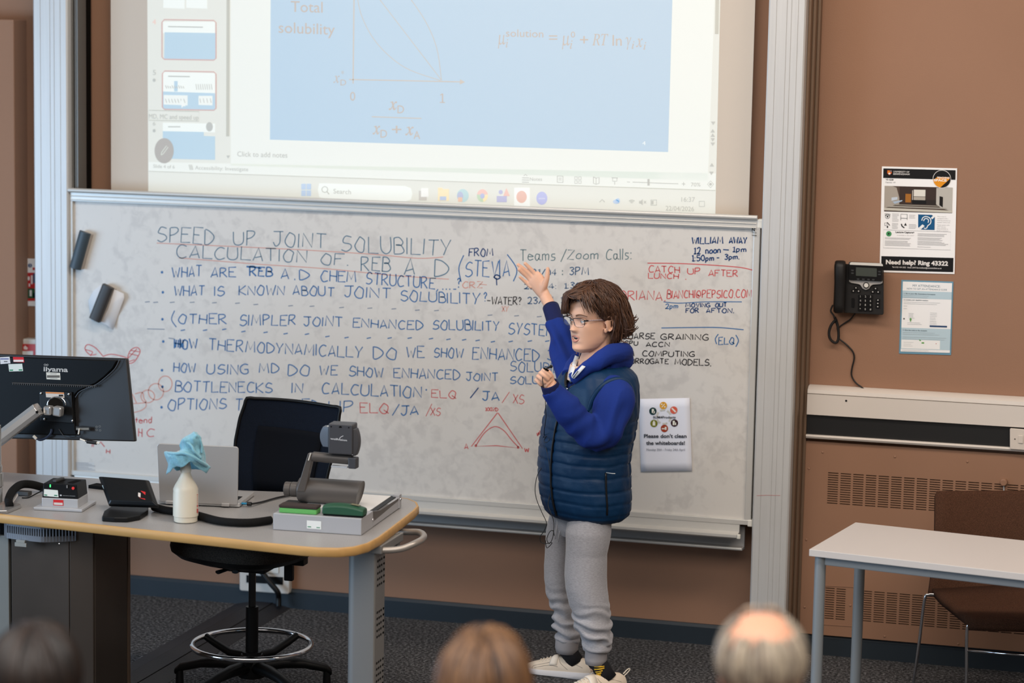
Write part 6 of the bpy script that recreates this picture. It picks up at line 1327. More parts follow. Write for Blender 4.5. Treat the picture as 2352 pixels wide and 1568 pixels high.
# ================================================================ SIDE TABLE AND BROWN CHAIR
ZT = 0.72
t1, t2, t3 = F(1858.5, 1261, ZT), F(1909, 1193, ZT), F(2352, 1317, ZT)
ex = (t3 - t1).normalized(); ey = Vector((-ex.y, ex.x, 0)); dep = (t2 - t1).dot(ey); TW = 1.4
Tt = Matrix.Translation(Vector((t1.x, t1.y, 0))) @ Matrix((ex, ey, Vector((0, 0, 1)))).transposed().to_4x4()
tb = thing('side_table', 'pale topped table with blue grey round metal legs in front of the brown chair', 'table', tuple(Tt @ Vector((TW / 2, dep / 2, 0))))
m_tt = mat('laminate_pale', (206, 200, 196), rough=0.4); m_tl = mat('leg_blue_grey', (140, 146, 150), rough=0.4, metal=0.15)
LB(Tt, 'tabletop', (TW / 2, dep / 2, ZT - 0.012), (TW, dep, 0.024), m_tt, tb, 0.0015)
lg = [(0.032, 0.032), (TW - .032, .032), (TW - .032, dep - .032), (.032, dep - .032)]
for (x, y) in lg:
    b = MB(Tt); b.cyl((x, y, 0.004), (x, y, ZT - 0.0245), 0.0195, n=24); b.build('leg', m_tl, tb, smooth=True)
    b = MB(Tt); b.cyl((x, y, 0.0003), (x, y, 0.006), 0.021, n=20); b.build('foot_cap', m_dark, tb)
b = MB(Tt)
for y in (.032, dep - .032): b.box((TW / 2, y, ZT - .040), (TW - .10, .018, .030))
for x in (.032, TW - .032): b.box((x, dep / 2, ZT - .040), (.018, dep - .10, .030))
b.build('frame_rails', m_tl, tb, bevel=0.002)
yk = -0.36
ch = thing('visitor_chair', 'brown fabric chair with chrome legs pushed under the pale table', 'chair', tuple(F(2300, 1560) + Vector((0, 0, 0))))
m_br = mat('chair_fabric_brown', (76, 50, 36), rough=0.95, nscale=320, namt=0.35, bump=0.5, bscale=450, spec=0.15)
KP = lambda x, y, d=0.0: W(x, y, yk + d)
b = MB(); L_ = [(2146, 1135, .0), (2149, 1132, -.004), (2148, 1215, -.03), (2138, 1318, -.06), (2131, 1364, -.08)]
rows_ = []
for (xl, yl_, xr, yr_, d) in ((2150, 1131, 2450, 1128, .02), (2148, 1137, 2452, 1138, .012), (2147, 1215, 2452, 1222, -.02), (2140, 1310, 2448, 1326, -.05), (2134, 1352, 2440, 1372, -.07), (2132, 1366, 2438, 1362, -.075)):
    rr_ = []
    for k in range(13):
        u = k / 12; rr_.append(KP(xl * (1 - u) + xr * u, yl_ * (1 - u) + yr_ * u - (14 * math.sin(math.pi * u) if yl_ > 1350 else 0), d + 0.05 * math.sin(math.pi * u)))
    rows_.append(rr_)
g = [p for r in rows_ for p in r]; b.add(g, [(j * 13 + i, j * 13 + i + 1, (j + 1) * 13 + i + 1, (j + 1) * 13 + i) for j in range(5) for i in range(12)])
b.build('backrest', m_br, ch, smooth='all', solid=0.028)
b = MB(); rows_ = []
for (xl, yl_, xr, yr_, d) in ((2142, 1360, 2440, 1338, -.08), (2160, 1380, 2460, 1366, -.18), (2200, 1412, 2500, 1400, -.34), (2216, 1424, 2520, 1420, -.44), (2224, 1433, 2524, 1434, -.475), (2226, 1442, 2526, 1446, -.47)):
    rr_ = []
    for k in range(13):
        u = k / 12; rr_.append(KP(xl * (1 - u) + xr * u, yl_ * (1 - u) + yr_ * u, d - 0.02 * math.sin(math.pi * u)) + Vector((0, 0, -0.004 * math.sin(math.pi * u))))
    rows_.append(rr_)
g = [p for r in rows_ for p in r]; b.add(g, [(j * 13 + i, j * 13 + i + 1, (j + 1) * 13 + i + 1, (j + 1) * 13 + i) for j in range(5) for i in range(12)])
b.build('seat', m_br, ch, smooth='all', solid=0.03)
def fl_(x, y, d, z=0.006): p = KP(x, y, d); return Vector((p.x, p.y, z))
pr1, pf1 = KP(2126, 1372, -.09), KP(2224, 1440, -.45)
for (top, foot) in ((pr1, KP(2098, 1568, -.10)), (pf1, KP(2219, 1568, -.45)), (pr1 + Vector((.47, -.03, .0)), None), (pf1 + Vector((.47, -.03, 0)), None)):
    if foot is None:
        f0 = Vector((top.x + 0.02, top.y, 0.006)); t0_ = top
    else:
        dd_ = (foot - top); f0 = top + dd_ * ((top.z - 0.006) / -dd_.z) if dd_.z < 0 else foot; t0_ = top
    b = MB(); b.tube(catmull([t0_ + Vector((.045, -.0, .014)), t0_ + Vector((.012, 0, .012)), t0_ + Vector((-.004, 0, -.012)), t0_ * .5 + f0 * .5, f0], 5), 0.0062, 10); b.build('leg', m_steel, ch, smooth='all')
b = MB(); q = KP(2222, 1494, -.45); b.tube([q, q + Vector((.46, -.03, .012))], 0.005, 10); b.build('cross_bar', m_steel, ch, smooth='all')
# ================================================================ THE LECTURER
from mathutils.bvhtree import BVHTree
YP0 = -0.80
Fd = Vector((-0.636, -0.771, 0)).normalized(); Ld = Vector((0.771, -0.636, 0)).normalized()   # chest direction, her left
def Q(px, py, d=0.0): return W(px, py, YP0 + d)
lect = thing('person', 'lecturer in glasses, blue hoodie and navy quilted vest, raising one hand at the whiteboard', 'person', (-2.16, -0.76, 0))
m_skin = mat('skin', (226, 178, 150), rough=0.5, spec=0.35, sss=0.12, nscale=9, namt=0.05)
# ---- head, built in its own frame: x her right, y forward, z up, origin between the ears at eye height
HF = Vector((-0.595, -0.803, -0.10)).normalized(); HR = HF.cross(Vector((0.02, 0, 1))).normalized(); HU = HR.cross(HF).normalized()
HO = Q(1361, 733, -0.02)
TH_ = Matrix.Translation(HO) @ Matrix((HR, HF, HU)).transposed().to_4x4()
HP = [(-.116, .066, .030, .016), (-.110, .080, .004, .032), (-.098, .087, -.020, .045), (-.080, .086, -.045, .054), (-.060, .085, -.062, .0595), (-.040, .085, -.074, .063), (-.020, .084, -.082, .067),
      (.000, .083, -.090, .070), (.020, .085, -.096, .0735), (.040, .087, -.099, .0755), (.060, .083, -.098, .075), (.080, .070, -.090, .068), (.096, .050, -.074, .055), (.108, .026, -.050, .037), (.115, .000, -.025, .018)]
def hprof(z):
    if z <= HP[0][0]: return HP[0][1:]
    for a, b_ in zip(HP, HP[1:]):
        if z <= b_[0]:
            t = (z - a[0]) / (b_[0] - a[0]); return tuple(a[i] * (1 - t) + b_[i] * t for i in (1, 2, 3))
    return HP[-1][1:]
ga_ = lambda x, s: math.exp(-(x / s) ** 2 / 2)
def feat(x, z):
    d = 0.0
    if z > -.040:
        t = max(0.0, min(1.0, (0.026 - z) / 0.052)); h = 0.003 + 0.0195 * t ** 1.25; sx_ = 0.0060 + 0.0045 * t
        if z < -.024: h *= max(0, 1 - ((-.024 - z) / .014)) ** 0.9
        if z > .026: h *= ga_(z - .026, .012)
        d += h * ga_(x, sx_) + (0.0052 * (ga_(x - .0115, .0048) + ga_(x + .0125, .0048)) * ga_(z + .024, .0062))
    ax_ = abs(x)
    d -= 0.0125 * ga_(ax_ - .031, .0125) * ga_(z - .008, .0105)
    d += 0.0040 * ga_(ax_ - .028, .018) * ga_(z - .030, .007)
    d += 0.0050 * ga_(ax_ - .042, .016) * ga_(z + .022, .018)
    d += 0.0065 * ga_(x, .024) * ga_(z + .056, .017)
    d -= 0.0100 * ga_(x, .0125) * ga_(z + .058, .0052)
    d -= 0.0035 * ga_(x, .020) * ga_(z + .079, .006)
    d += 0.0075 * ga_(x, .017) * ga_(z + .098, .012)
    return d
def ringp(z, a):
    yf, yb, w = hprof(z); cy_ = yb + (yf - yb) * 0.46; s, c_ = math.sin(a), math.cos(a)
    x = w * math.copysign(abs(c_) ** 0.86, c_); y = cy_ + ((yf - cy_) if s > 0 else (cy_ - yb)) * math.copysign(abs(s) ** (0.80 if s > 0 else 0.95), s)
    if s > 0: y += feat(x, z) * min(1, s * 1.6)
    return Vector((x, y, z))
def face_y(x, z):
    yf, yb, w = hprof(z); cy_ = yb + (yf - yb) * 0.46; c_ = min(1, (abs(x) / w)) ** (1 / .86); s = math.sqrt(max(0, 1 - c_ * c_))
    return cy_ + (yf - cy_) * s ** 0.80 + feat(x, z) * min(1, s * 1.6)
def HL(x, y, z): return TH_ @ Vector((x, y, z))
bod = MB()
zs_ = [-.1165 + .2315 * (i / 110.0) for i in range(111)]
bod.T = TH_
bod.loft([[ringp(z, 2 * math.pi * k / 144) for k in range(144)] for z in zs_])
for sx_ in (-1, 1):     # ears
    Re = Matrix.Rotation(math.radians(-22 * sx_), 3, 'Z') @ Matrix.Rotation(math.radians(10), 3, 'X')
    bod.ball((sx_ * .077, -.013, -.009), (.0055, .0175, .029), 16, R=Re)
    rim = [Vector((sx_ * (.079 + .006 * math.sin(a * .5)), -.012 + .0155 * math.cos(a + .3), -.008 + .028 * math.sin(a + .3))) for a in [i / 12 * 5.0 - .3 for i in range(13)]]
    bod.tube(rim, .0036, 8); bod.ball((sx_ * .074, .0, -.034), (.005, .008, .010), 12)
bod.T = None
# neck, trunk, arms, legs (hidden parts stay slim under the clothes)
nb = Q(1362, 836, 0.0)
bod.tube([HL(0, -.030, -.02), HL(0, -.028, -.07), HL(0, -.026, -.105), nb, nb + Vector((0, 0, -.06))], [.052, .053, .052, .056, .07], 24)
hip = Q(1340, 1190, 0.04); ches = Q(1354, 930, 0)
bod.tube([nb + Vector((0, 0, -.03)), ches, Q(1350, 1050, 0), hip, Q(1338, 1205, .03)], [(.06, .08), (.10, .13), (.08, .09), (.07, .08), (.05, .06)], 24, up=(Fd))
SHL, ELL, WRL = Q(1412, 888, -.12), Q(1385, 1000, -.17), Q(1262, 882, -.32)
SHR, ELR, WRR = Q(1308, 868, .12), Q(1290, 778, .20), Q(1253, 682, .33)
bod.tube([ches, SHL, ELL, WRL], [.05, .038, .026, .024], 16)
bod.tube([ches, SHR, ELR, Q(1262, 700, .31), WRR], [.05, .040, .030, .0235, .0240], 16)
ANL, ANR = Q(1368, 1520, -.07), Q(1302, 1492, .14)
KNL, KNR = Q(1352, 1380, -.07), Q(1284, 1370, .12)
bod.tube([Q(1350, 1200, -.06), Q(1346, 1300, -.07), KNL, ANL, ANL + Vector((0, 0, -.03))], [.058, .05, .038, .023, .022], 16)
bod.tube([Q(1306, 1195, .10), Q(1286, 1240, .12), Q(1280, 1300, .12), KNR, ANR, ANR + Vector((0, 0, -.03))], [.036, .030, .028, .026, .022, .026], 16)
# raised right hand, palm to the room
h = lambda x, y, d=0.0: Q(x, y, .33 + d)
pc = [(h(1248, 672), (.014, .026)), (h(1243, 662), (.014, .032)), (h(1236, 650), (.0135, .036)), (h(1228, 641), (.012, .036)), (h(1222, 637), (.009, .034))]
wdir = (h(1233, 628) - h(1211, 656)).normalized()
for i in range(len(pc) - 1): pass
rings = []
for (p, (th, wd_)) in [(h(1254, 683), (.020, .024))] + pc:
    nrm_ = Vector((0.25, -1, 0)).normalized(); rings.append([p + wdir * (math.cos(a) * wd_) + nrm_ * (math.sin(a) * th) for a in [2 * math.pi * k / 20 for k in range(20)]])
bod.loft(rings)
bod.ball(h(1246, 656, -.003), (.019, .013, .025), 14)         # thumb mound
def finger(pts, r0, r1):
    P = catmull([h(*p) for p in pts], 4); n_ = len(P); bod.tube(P, [r0 + (r1 - r0) * i / (n_ - 1) for i in range(n_)], 12); bod.ball(P[-1], r1 * 1.0, 10, k=6)
finger([(1235, 641), (1227, 627), (1216, 615, -.006), (1206, 605, -.012)], .0098, .0070)
finger([(1229, 645), (1217, 630), (1202, 617, -.008), (1190, 608, -.014)], .0100, .0072)
finger([(1224, 651), (1213, 637), (1201, 627, -.010), (1192, 619, -.020)], .0094, .0068)
finger([(1221, 660), (1212, 652), (1202, 643, -.006), (1194, 636, -.012)], .0084, .0060)
finger([(1246, 668, .0), (1252, 652, -.010), (1257, 634, -.012), (1258, 617, -.008)], .0150, .0074)
# left hand closed on the small microphone
g_ = lambda x, y, d=0.0: Q(x, y, -.32 + d)
rings = []
for (p, tk, wd_) in ((g_(1263, 884), .020, .024), (g_(1260, 877), .019, .030), (g_(1255, 869, -.004), .018, .031), (g_(1249, 862, -.004), .014, .028)):
    wv_ = (g_(1266, 858) - g_(1240, 886)).normalized(); nv_ = Vector((-.1, -1, .1)).normalized()
    rings.append([p + wv_ * (math.cos(a) * wd_) + nv_ * (math.sin(a) * tk) for a in [2 * math.pi * k / 20 for k in range(20)]])
bod.loft(rings)
def fing2(pts, r0, r1):
    P = catmull([g_(*p) for p in pts], 4); n_ = len(P); bod.tube(P, [r0 + (r1 - r0) * i / (n_ - 1) for i in range(n_)], 12); bod.ball(P[-1], r1, 10, k=6)
fing2([(1266, 866, -.014), (1257, 857, -.022), (1249, 850, -.022), (1246, 851, .0)], .0088, .0070)
fing2([(1260, 872, -.016), (1249, 862, -.026), (1241, 856, -.020), (1242, 860, .004)], .0086, .0070)
fing2([(1252, 879, -.016), (1243, 870, -.024), (1235, 864, -.018), (1237, 868, .004)], .0084, .0068)
fing2([(1244, 885, -.012), (1237, 878, -.018), (1231, 872, -.012), (1234, 876, .004)], .0076, .0062)
fing2([(1266, 866, .014), (1262, 856, .016), (1254, 850, .006), (1251, 849, -.004)], .0100, .0074)
bme = blob(bod, 0.0025, 2, 'body')
meshobj('body', bme, m_skin, lect)
# ---- face details
m_lip = mat('lip', (200, 132, 118), rough=0.45); m_mouth = mat('mouth_dark', (52, 18, 18), rough=0.6)
def fp(x, z, k=0.0): return HL(x, face_y(x, z) + k, z)
b = MB(); b.tube(catmull([fp(-.021, -.055, -.001), fp(-.012, -.0505, .0008), fp(-.004, -.0485, .0010), fp(0, -.0495, .0008), fp(.004, -.0485, .0010), fp(.012, -.0505, .0008), fp(.021, -.055, -.001)], 4), [.0010] + [.0021] * 23 + [.0010], 8); b.build('upper_lip', m_lip, lect, smooth='all')
b = MB(); P = catmull([fp(-.020, -.0575, -.001), fp(-.012, -.0660, .0012), fp(0, -.0690, .0018), fp(.012, -.0660, .0012), fp(.020, -.0575, -.001)], 5); b.tube(P, [.0010 + .0024 * math.sin(math.pi * i / (len(P) - 1)) for i in range(len(P))], 8); b.build('lower_lip', m_lip, lect, smooth='all')
b = MB(); b.T = TH_; b.ball((0, face_y(0, -.058) + .0006, -.0585), (.0150, .003, .0072), 20); b.build('open_mouth', m_mouth, lect, smooth='all')
b = MB(); b.T = TH_; b.ball((0, face_y(0, -.058) + .0022, -.0545), (.011, .0022, .0022), 14); b.build('teeth', mat('teeth', (214, 200, 186), rough=0.3), lect, smooth='all')
for sx_ in (-1, 1):
    ec = Vector((sx_ * .0315, .0672, .0075)); look = Vector((.28, 1, -.10)).normalized()
    b = MB(TH_); b.ball(ec, .0122, 24, k=16); ey = b.build('eyeball', mat('eye_white', (222, 216, 210), rough=0.15), lect, smooth='all')
    Rl_ = look.to_track_quat('Z', 'Y').to_matrix()
    b = MB(TH_); b.lathe([(0, .0118), (.0056, .0112), (.0058, .0105)], ec, 20, R=Rl_); b.build('iris', mat('iris_blue_grey', (62, 72, 82), rough=0.2), ey, smooth=True)
    b = MB(TH_); b.lathe([(0, .0127), (.0026, .0124), (.0027, .0115)], ec, 16, R=Rl_); b.build('pupil', m_black, ey, smooth=True)
    for up_s, a0, a1, nm_ in ((1, 20, 96, 'upper_eyelid'), (-1, -100, -26, 'lower_eyelid')):
        b = MB(TH_); rows_ = []
        for i in range(7):
            el = math.radians(a0 + (a1 - a0) * i / 6); rows_.append([ec + Vector((.0136 * math.sin(az), .0136 * math.cos(az) * math.cos(el), .0136 * math.cos(az) * math.sin(el))) for az in [math.radians(-72 + 144 * k / 14) for k in range(15)]])
        g = [p for r in rows_ for p in r]; b.add(g, [(j * 15 + i, j * 15 + i + 1, (j + 1) * 15 + i + 1, (j + 1) * 15 + i) for j in range(6) for i in range(14)])
        b.build(nm_, m_skin, lect, smooth='all', solid=0.0008)
    b = MB(); az = [math.radians(-66 + 132 * k / 12) for k in range(13)]; el = math.radians(19)
    b.tube([TH_ @ (ec + Vector((.0142 * math.sin(a), .0142 * math.cos(a) * math.cos(el), .0142 * math.cos(a) * math.sin(el)))) for a in az], .0007, 6); b.build('lashes', m_black, lect)
    b = MB(); P = catmull([fp(sx_ * .012, .0290, .0006), fp(sx_ * .024, .0335, .0014), fp(sx_ * .037, .0340, .0012), fp(sx_ * .052, .0270, .0004)], 5); b.tube(P, [(.0030 * (1 - .6 * i / (len(P) - 1)), .0009) for i in range(len(P))], 8, up=HU); b.build('eyebrow', mat('brow_brown', (124, 86, 64), rough=0.8), lect, smooth='all')
# ---- glasses
gl = MB(); mg = mat('glasses_black', (20, 18, 22), rough=0.3); gy = .0975
gls = bpy.data.objects.new('glasses', None); C.objects.link(gls); gls.parent = lect; gls.matrix_parent_inverse = Matrix.Translation(-lect.location)
def gob(b, n_, m, **k): return b.build(n_, m, gls, **k)
for sx_ in (-1, 1):
    cx_, cz_ = sx_ * .0335, .006
    out = [(-.026, .010), (-.020, .0145), (0, .016), (.020, .0155), (.0275, .012), (.028, .0), (.023, -.012), (.006, -.0165), (-.012, -.0155), (-.022, -.008)]
    P = [HL(cx_ + sx_ * x, gy - .010 * ((x + .02) / .05) ** 2 * 1.0, cz_ + z) for x, z in out]
    C_ = catmull(P, 5, closed=True); nC = len(C_)
    b = MB(); b.tube(C_[:nC // 2 + 4], .0014, 8); gob(b, 'upper_rim', mg, smooth='all')
    b = MB(); b.tube(C_[nC // 2 + 4:] + [C_[0]], .0006, 6); gob(b, 'lower_rim', mat('rim_wire', (70, 66, 70), rough=0.3, metal=0.6), smooth='all')
    b = MB(); b.face(C_); gob(b, 'lens', mat('lens_glass', (225, 230, 240), rough=0.03, alpha=0.09, spec=0.6), smooth=False)
    e0_ = HL(sx_ * .0625, gy - .012, .016); e1_ = HL(sx_ * .0735, .055, .014); e2_ = HL(sx_ * .0775, .015, .010); e3_ = HL(sx_ * .0765, -.020, .000)
    b = MB(); b.tube([HL(sx_ * .060, gy - .007, .017), e0_, HL(sx_ * .069, .076, .015)], [.0022, .0034, .0026], 8); gob(b, 'hinge', mg, smooth='all')
    b = MB(); b.tube(catmull([HL(sx_ * .069, .076, .015), e1_, e2_, e3_], 6), [(.0026, .0012)] * 19, 8, up=HU); gob(b, 'temple', mat('temple_patterned', (170, 150, 150), rough=0.35, nscale=260, namt=0.6), smooth='all')
b = MB(); b.tube(catmull([HL(-.010, gy, .012), HL(0, gy + .003, .016), HL(.010, gy, .012)], 5), .0013, 8); gob(b, 'bridge', mg, smooth='all')
b = MB()
for sx_ in (-1, 1): b.tube(catmull([HL(sx_ * .009, gy, .010), HL(sx_ * .010, gy - .003, .000), HL(sx_ * .008, gy - .006, -.008)], 4), .0010, 6)
gob(b, 'nose_pads', mg, smooth='all')
# ---- hair: a base cap and several hundred separate-looking locks
HC = Vector((0, -.010, .022)); HRD = Vector((.0795, .1025, .1010))
def hp_(phi, th, off):      # phi 0 front, 90 near side (-x), 180 back; th = angle down from the crown
    d = Vector((-math.sin(phi) * math.sin(th), math.cos(phi) * math.sin(th), math.cos(th)))
    return HC + Vector((d.x * (HRD.x + off), d.y * (HRD.y + off), d.z * (HRD.z + off * 1.1)))
cap_ = MB(TH_); nph, nth = 64, 22; g = []
def thmax(phi):
    p_ = math.degrees(phi) % 360
    if p_ < 40 or p_ > 320: return math.radians(54)
    if p_ < 78: return math.radians(54 + (p_ - 40) / 38 * 44)
    if p_ < 100: return math.radians(98)
    if p_ < 120: return math.radians(98 + (p_ - 100) / 20 * 42)
    if p_ < 250: return math.radians(140)
    if p_ < 320: return math.radians(140 - (p_ - 250) / 70 * 78)
    return math.radians(62)
for i in range(nph):
    phi = 2 * math.pi * i / nph
    for j in range(nth + 1): g.append(hp_(phi, .02 + thmax(phi) * j / nth, .004))
cap_.add(g, [(i * (nth + 1) + j, i * (nth + 1) + j + 1, ((i + 1) % nph) * (nth + 1) + j + 1, ((i + 1) % nph) * (nth + 1) + j) for i in range(nph) for j in range(nth)])
hm = [mat('hair_dark_brown', (62, 41, 31), rough=0.42, spec=0.4), mat('hair_brown', (76, 50, 36), rough=0.4, spec=0.45), mat('hair_light_brown', (94, 63, 44), rough=0.4, spec=0.45)]
hair = cap_.build('hair', hm[1], lect, smooth='all', label='brown chin length hair swept to one side', solid=0.002)
r_ = random.Random(11); lk = MB(TH_)
def lock(P, w, t, m, n_=5):
    P = catmull(P, 4); N = len(P); pa_ = r_.uniform(0, 6); am = r_.uniform(.0010, .0040); P = [p + Vector((math.sin(pa_ + i * .55), math.cos(pa_ * 2 + i * .5), math.sin(pa_ * 3 + i * .6) * .5)) * am * min(1, i / 6) for i, p in enumerate(P)]; lk.tube(P, [((w * (math.sin(math.pi * min(1, .25 + .75 * i / (N - 1))) ** .6 + .05)), t * (math.sin(math.pi * min(1, .25 + .75 * i / (N - 1))) ** .6 + .05)) for i in range(N)], n_, m=m, up=(0, 0, 1))
def sw_(n_, phi_a, phi_b, th_end, off0, off1, drift, w, flick=0.0, th0=(.05, .5)):
    for _ in range(int(n_ * 2.2)):
        ph0 = math.radians(r_.uniform(phi_a, phi_b)); t0 = r_.uniform(*th0); te = math.radians(th_end + r_.uniform(-9, 7)); o0 = r_.uniform(off0 * .6, off0); o1 = r_.uniform(off1 * .6, off1 * 1.1); dr = math.radians(drift + r_.uniform(-8, 8))
        P = []
        for k in range(7):
            u = k / 6; th = t0 + (te - t0) * u; of = o0 + (o1 - o0) * u + .005 * math.sin(3.1 * u) + (flick * max(0, u - .65) / .35)
            P.append(hp_(ph0 + dr * u, th, of) + Vector((r_.uniform(-.0035, .0035), r_.uniform(-.0035, .0035), (-.004 if flick else 0) * u)))
        lock(P, w * .58 * r_.uniform(.5, 1.4), w * .30, r_.choice((0, 0, 1, 1, 1, 2)))
sw_(190, 105, 250, 132, .018, .026, 4, .0042, flick=.018)
sw_(130, 100, 200, 142, .015, .020, -6, .0038, flick=.024, th0=(.6, 1.2))
sw_(90, 110, 180, 118, .024, .036, 0, .0040, flick=.028, th0=(.3, .9))
sw_(80, 62, 104, 90, .018, .014, 8, .0040)
sw_(50, 88, 108, 118, .016, .020, 24, .0036, th0=(.7, 1.1))
sw_(90, 250, 330, 90, .018, .016, -10, .0045)
sw_(90, 0, 360, 60, .020, .019, 10, .0042, th0=(.02, .3))
# fringe swept from a parting on her left over to her right brow
for _ in range(360):
    u0 = r_.random(); a0 = 52 - 30 * u0 + r_.uniform(-5, 5); t0 = r_.uniform(.35, .75)
    e = r_.random(); end = hp_(math.radians(-12 - 44 * e + r_.uniform(-4, 4)), math.radians(82 + 4 * math.sin(e * 3)), .014 + .016 * r_.random())
    p0 = hp_(math.radians(a0), t0, .016 + .008 * r_.random()); p1 = hp_(math.radians(a0 * .55 - 6), t0 + .25, .026 + .008 * r_.random()); p2 = hp_(math.radians(-4 - 30 * e), .98, .033 + .008 * r_.random())
    lock([p0, p1, p2, end + Vector((0, 0, -.002))], .0026 * r_.uniform(.5, 1.4), .0015, r_.choice((0, 1, 1, 2, 2)))
for _ in range(60):      # side of the fringe falling towards the near temple
    a0 = r_.uniform(18, 50); t0 = r_.uniform(.4, .7); te = math.radians(r_.uniform(60, 84)); d_ = r_.uniform(14, 28)
    lock([hp_(math.radians(a0 + d_ * u), t0 + (te - t0) * u, .018 + .012 * math.sin(3 * u) + .001) for u in (0, .35, .7, 1)], .0030, .0018, r_.choice((0, 1, 2)))
for _ in range(120):      # ends that flick outwards at the nape
    a0 = math.radians(r_.uniform(105, 215)); t0 = r_.uniform(1.25, 1.6); k_o = r_.uniform(.8, 1.35); te = r_.uniform(1.75, 2.25)
    lock([hp_(a0, t0, .022), hp_(a0 + .06, t0 + (te - t0) * .45, .028 * k_o), hp_(a0 + .1, te, .040 * k_o), hp_(a0 + .12, te - .02, .056 * k_o), hp_(a0 + .12, te - .08, .060 * k_o)], .0026, .0016, r_.choice((0, 1, 1, 2)))
for _ in range(14):      # loose wisps
    a0 = r_.uniform(120, 230); P = [hp_(math.radians(a0), th, .028 + .010 * i) for i, th in enumerate((1.6, 1.9, 2.15, 2.3))]; lock(P, .0011, .0011, 1, 4)
o_ = lk.build('hair_locks', hm, hair, smooth='all', recalc=False); o_['kind'] = 'stuff'
# ---- hoodie
m_hood = mat('hoodie_blue', (2, 42, 126), rough=0.9, sheen=0.0, bump=0.25, bscale=420); m_cuff = mat('cuff_navy', (4, 18, 72), rough=0.9, bump=0.15, bscale=300)
SILH = [(838, 1330, 1424), (848, 1316, 1440), (860, 1302, 1452), (880, 1286, 1458), (900, 1276, 1460), (940, 1262, 1459), (980, 1252, 1453), (1020, 1246, 1444), (1060, 1243, 1440), (1100, 1243, 1441), (1140, 1247, 1443), (1165, 1254, 1440), (1184, 1262, 1432)]
def torso(py):
    for a, b_ in zip(SILH, SILH[1:]):
        if py <= b_[0]:
            t = max(0, (py - a[0]) / (b_[0] - a[0])); xl, xr = a[1] * (1 - t) + b_[1] * t, a[2] * (1 - t) + b_[2] * t; break
    else: xl, xr = SILH[-1][1:]
    c_ = Q((xl + xr) / 2, py, 0); hwid = PXR(c_, (xr - xl) / 2); k = hwid / math.sqrt((1.0 * .57) ** 2 + (.76 * .82) ** 2)
    return c_, k, k * .76
def tring(py, sc, n_=64, cl=1.0):
    c_, a, b_ = torso(py); return [c_ + Ld * (math.copysign(abs(math.sin(t)) ** .9, math.sin(t)) * a * sc) + Fd * (math.copysign(abs(math.cos(t)) ** .9, math.cos(t)) * b_ * sc) for t in [2 * math.pi * k / n_ for k in range(n_)]]
hd_ = MB()
hd_.loft([tring(py, .90, 48) for py in (836, 848, 862, 885, 920, 980, 1060, 1130)])
def slv(P, R_): 
    C_ = catmull(P, 6); N = len(C_); rr_ = []
    for i in range(N):
        s = i / 6; k = min(len(R_) - 2, int(s)); rr_.append(R_[k] * (1 - (s - k)) + R_[k + 1] * (s - k) if s < len(R_) - 1 else R_[-1])
    hd_.tube(C_, rr_, 24)
slv([Q(1385, 880, -.05), Q(1413, 905, -.12), Q(1405, 945, -.16), Q(1392, 985, -.18), Q(1374, 1004, -.19)], [.050, .072, .072, .068, .055])
slv([Q(1392, 975, -.18), Q(1370, 998, -.20), Q(1335, 975, -.24), Q(1302, 938, -.28), Q(1276, 908, -.30), Q(1264, 893, -.31)], [.060, .064, .060, .052, .042, .036])
slv([Q(1330, 880, .06), Q(1314, 862, .11), Q(1302, 818, .17), Q(1292, 778, .205), Q(1281, 750, .24), Q(1278, 741, .25)], [.075, .070, .060, .052, .043, .038])
# hood gathered round the neck
hoodp = [Q(1318, 872, -.10), Q(1345, 850, -.11), Q(1378, 828, -.10), Q(1412, 812, -.05), Q(1432, 812, .02), Q(1415, 810, .08), Q(1375, 812, .11), Q(1338, 822, .08), Q(1314, 836, .03), Q(1305, 862, -.04)]
hd_.tube(catmull(hoodp, 6), [(.030 if i < 8 else .030 + .014 * math.sin(math.pi * min(1, (i - 8) / 36))) for i in range(len(catmull(hoodp, 6)))], 16)
hd_.tube(catmull([Q(1392, 832, -.05), Q(1422, 824, .0), Q(1432, 826, .05), Q(1410, 828, .10)], 6), [.036 + .008 * math.sin(i / 18 * 3.14) for i in range(19)], 16)
hme = blob(hd_, 0.0042, 3, 'hoodie')
def wrinkle(me, fn):
    import numpy as np
    me.update(); N = [v.normal.copy() for v in me.vertices]
    for v, n_ in zip(me.vertices, N): v.co = v.co + n_ * fn(v.co)
def hood_w(p):
    q = Vector((p.x * 9, p.y * 9, p.z * 9)); d = noise.noise(q) * .010 + (0.5 - abs(noise.noise(Vector((p.x * 13, p.y * 13, p.z * 8)) + Vector((5, 2, 1))))) * .010 - .005
    # folds gather at the elbow and along the raised sleeve
    e = (p - ELL).length; d += math.sin((p - WRL).length * 95 + noise.noise(q * .8) * 5) * .0060 * math.exp(-(e / .14) ** 2)
    e2 = (p - Q(1296, 800, .19)).length; d += math.sin((p - SHR).dot(Vector((.75, .1, .55))) * 120 + noise.noise(q * .5) * 5) * .0065 * math.exp(-(e2 / .14) ** 2)
    return d
wrinkle(hme, hood_w)
hood = meshobj('hoodie', hme, m_hood, lect)
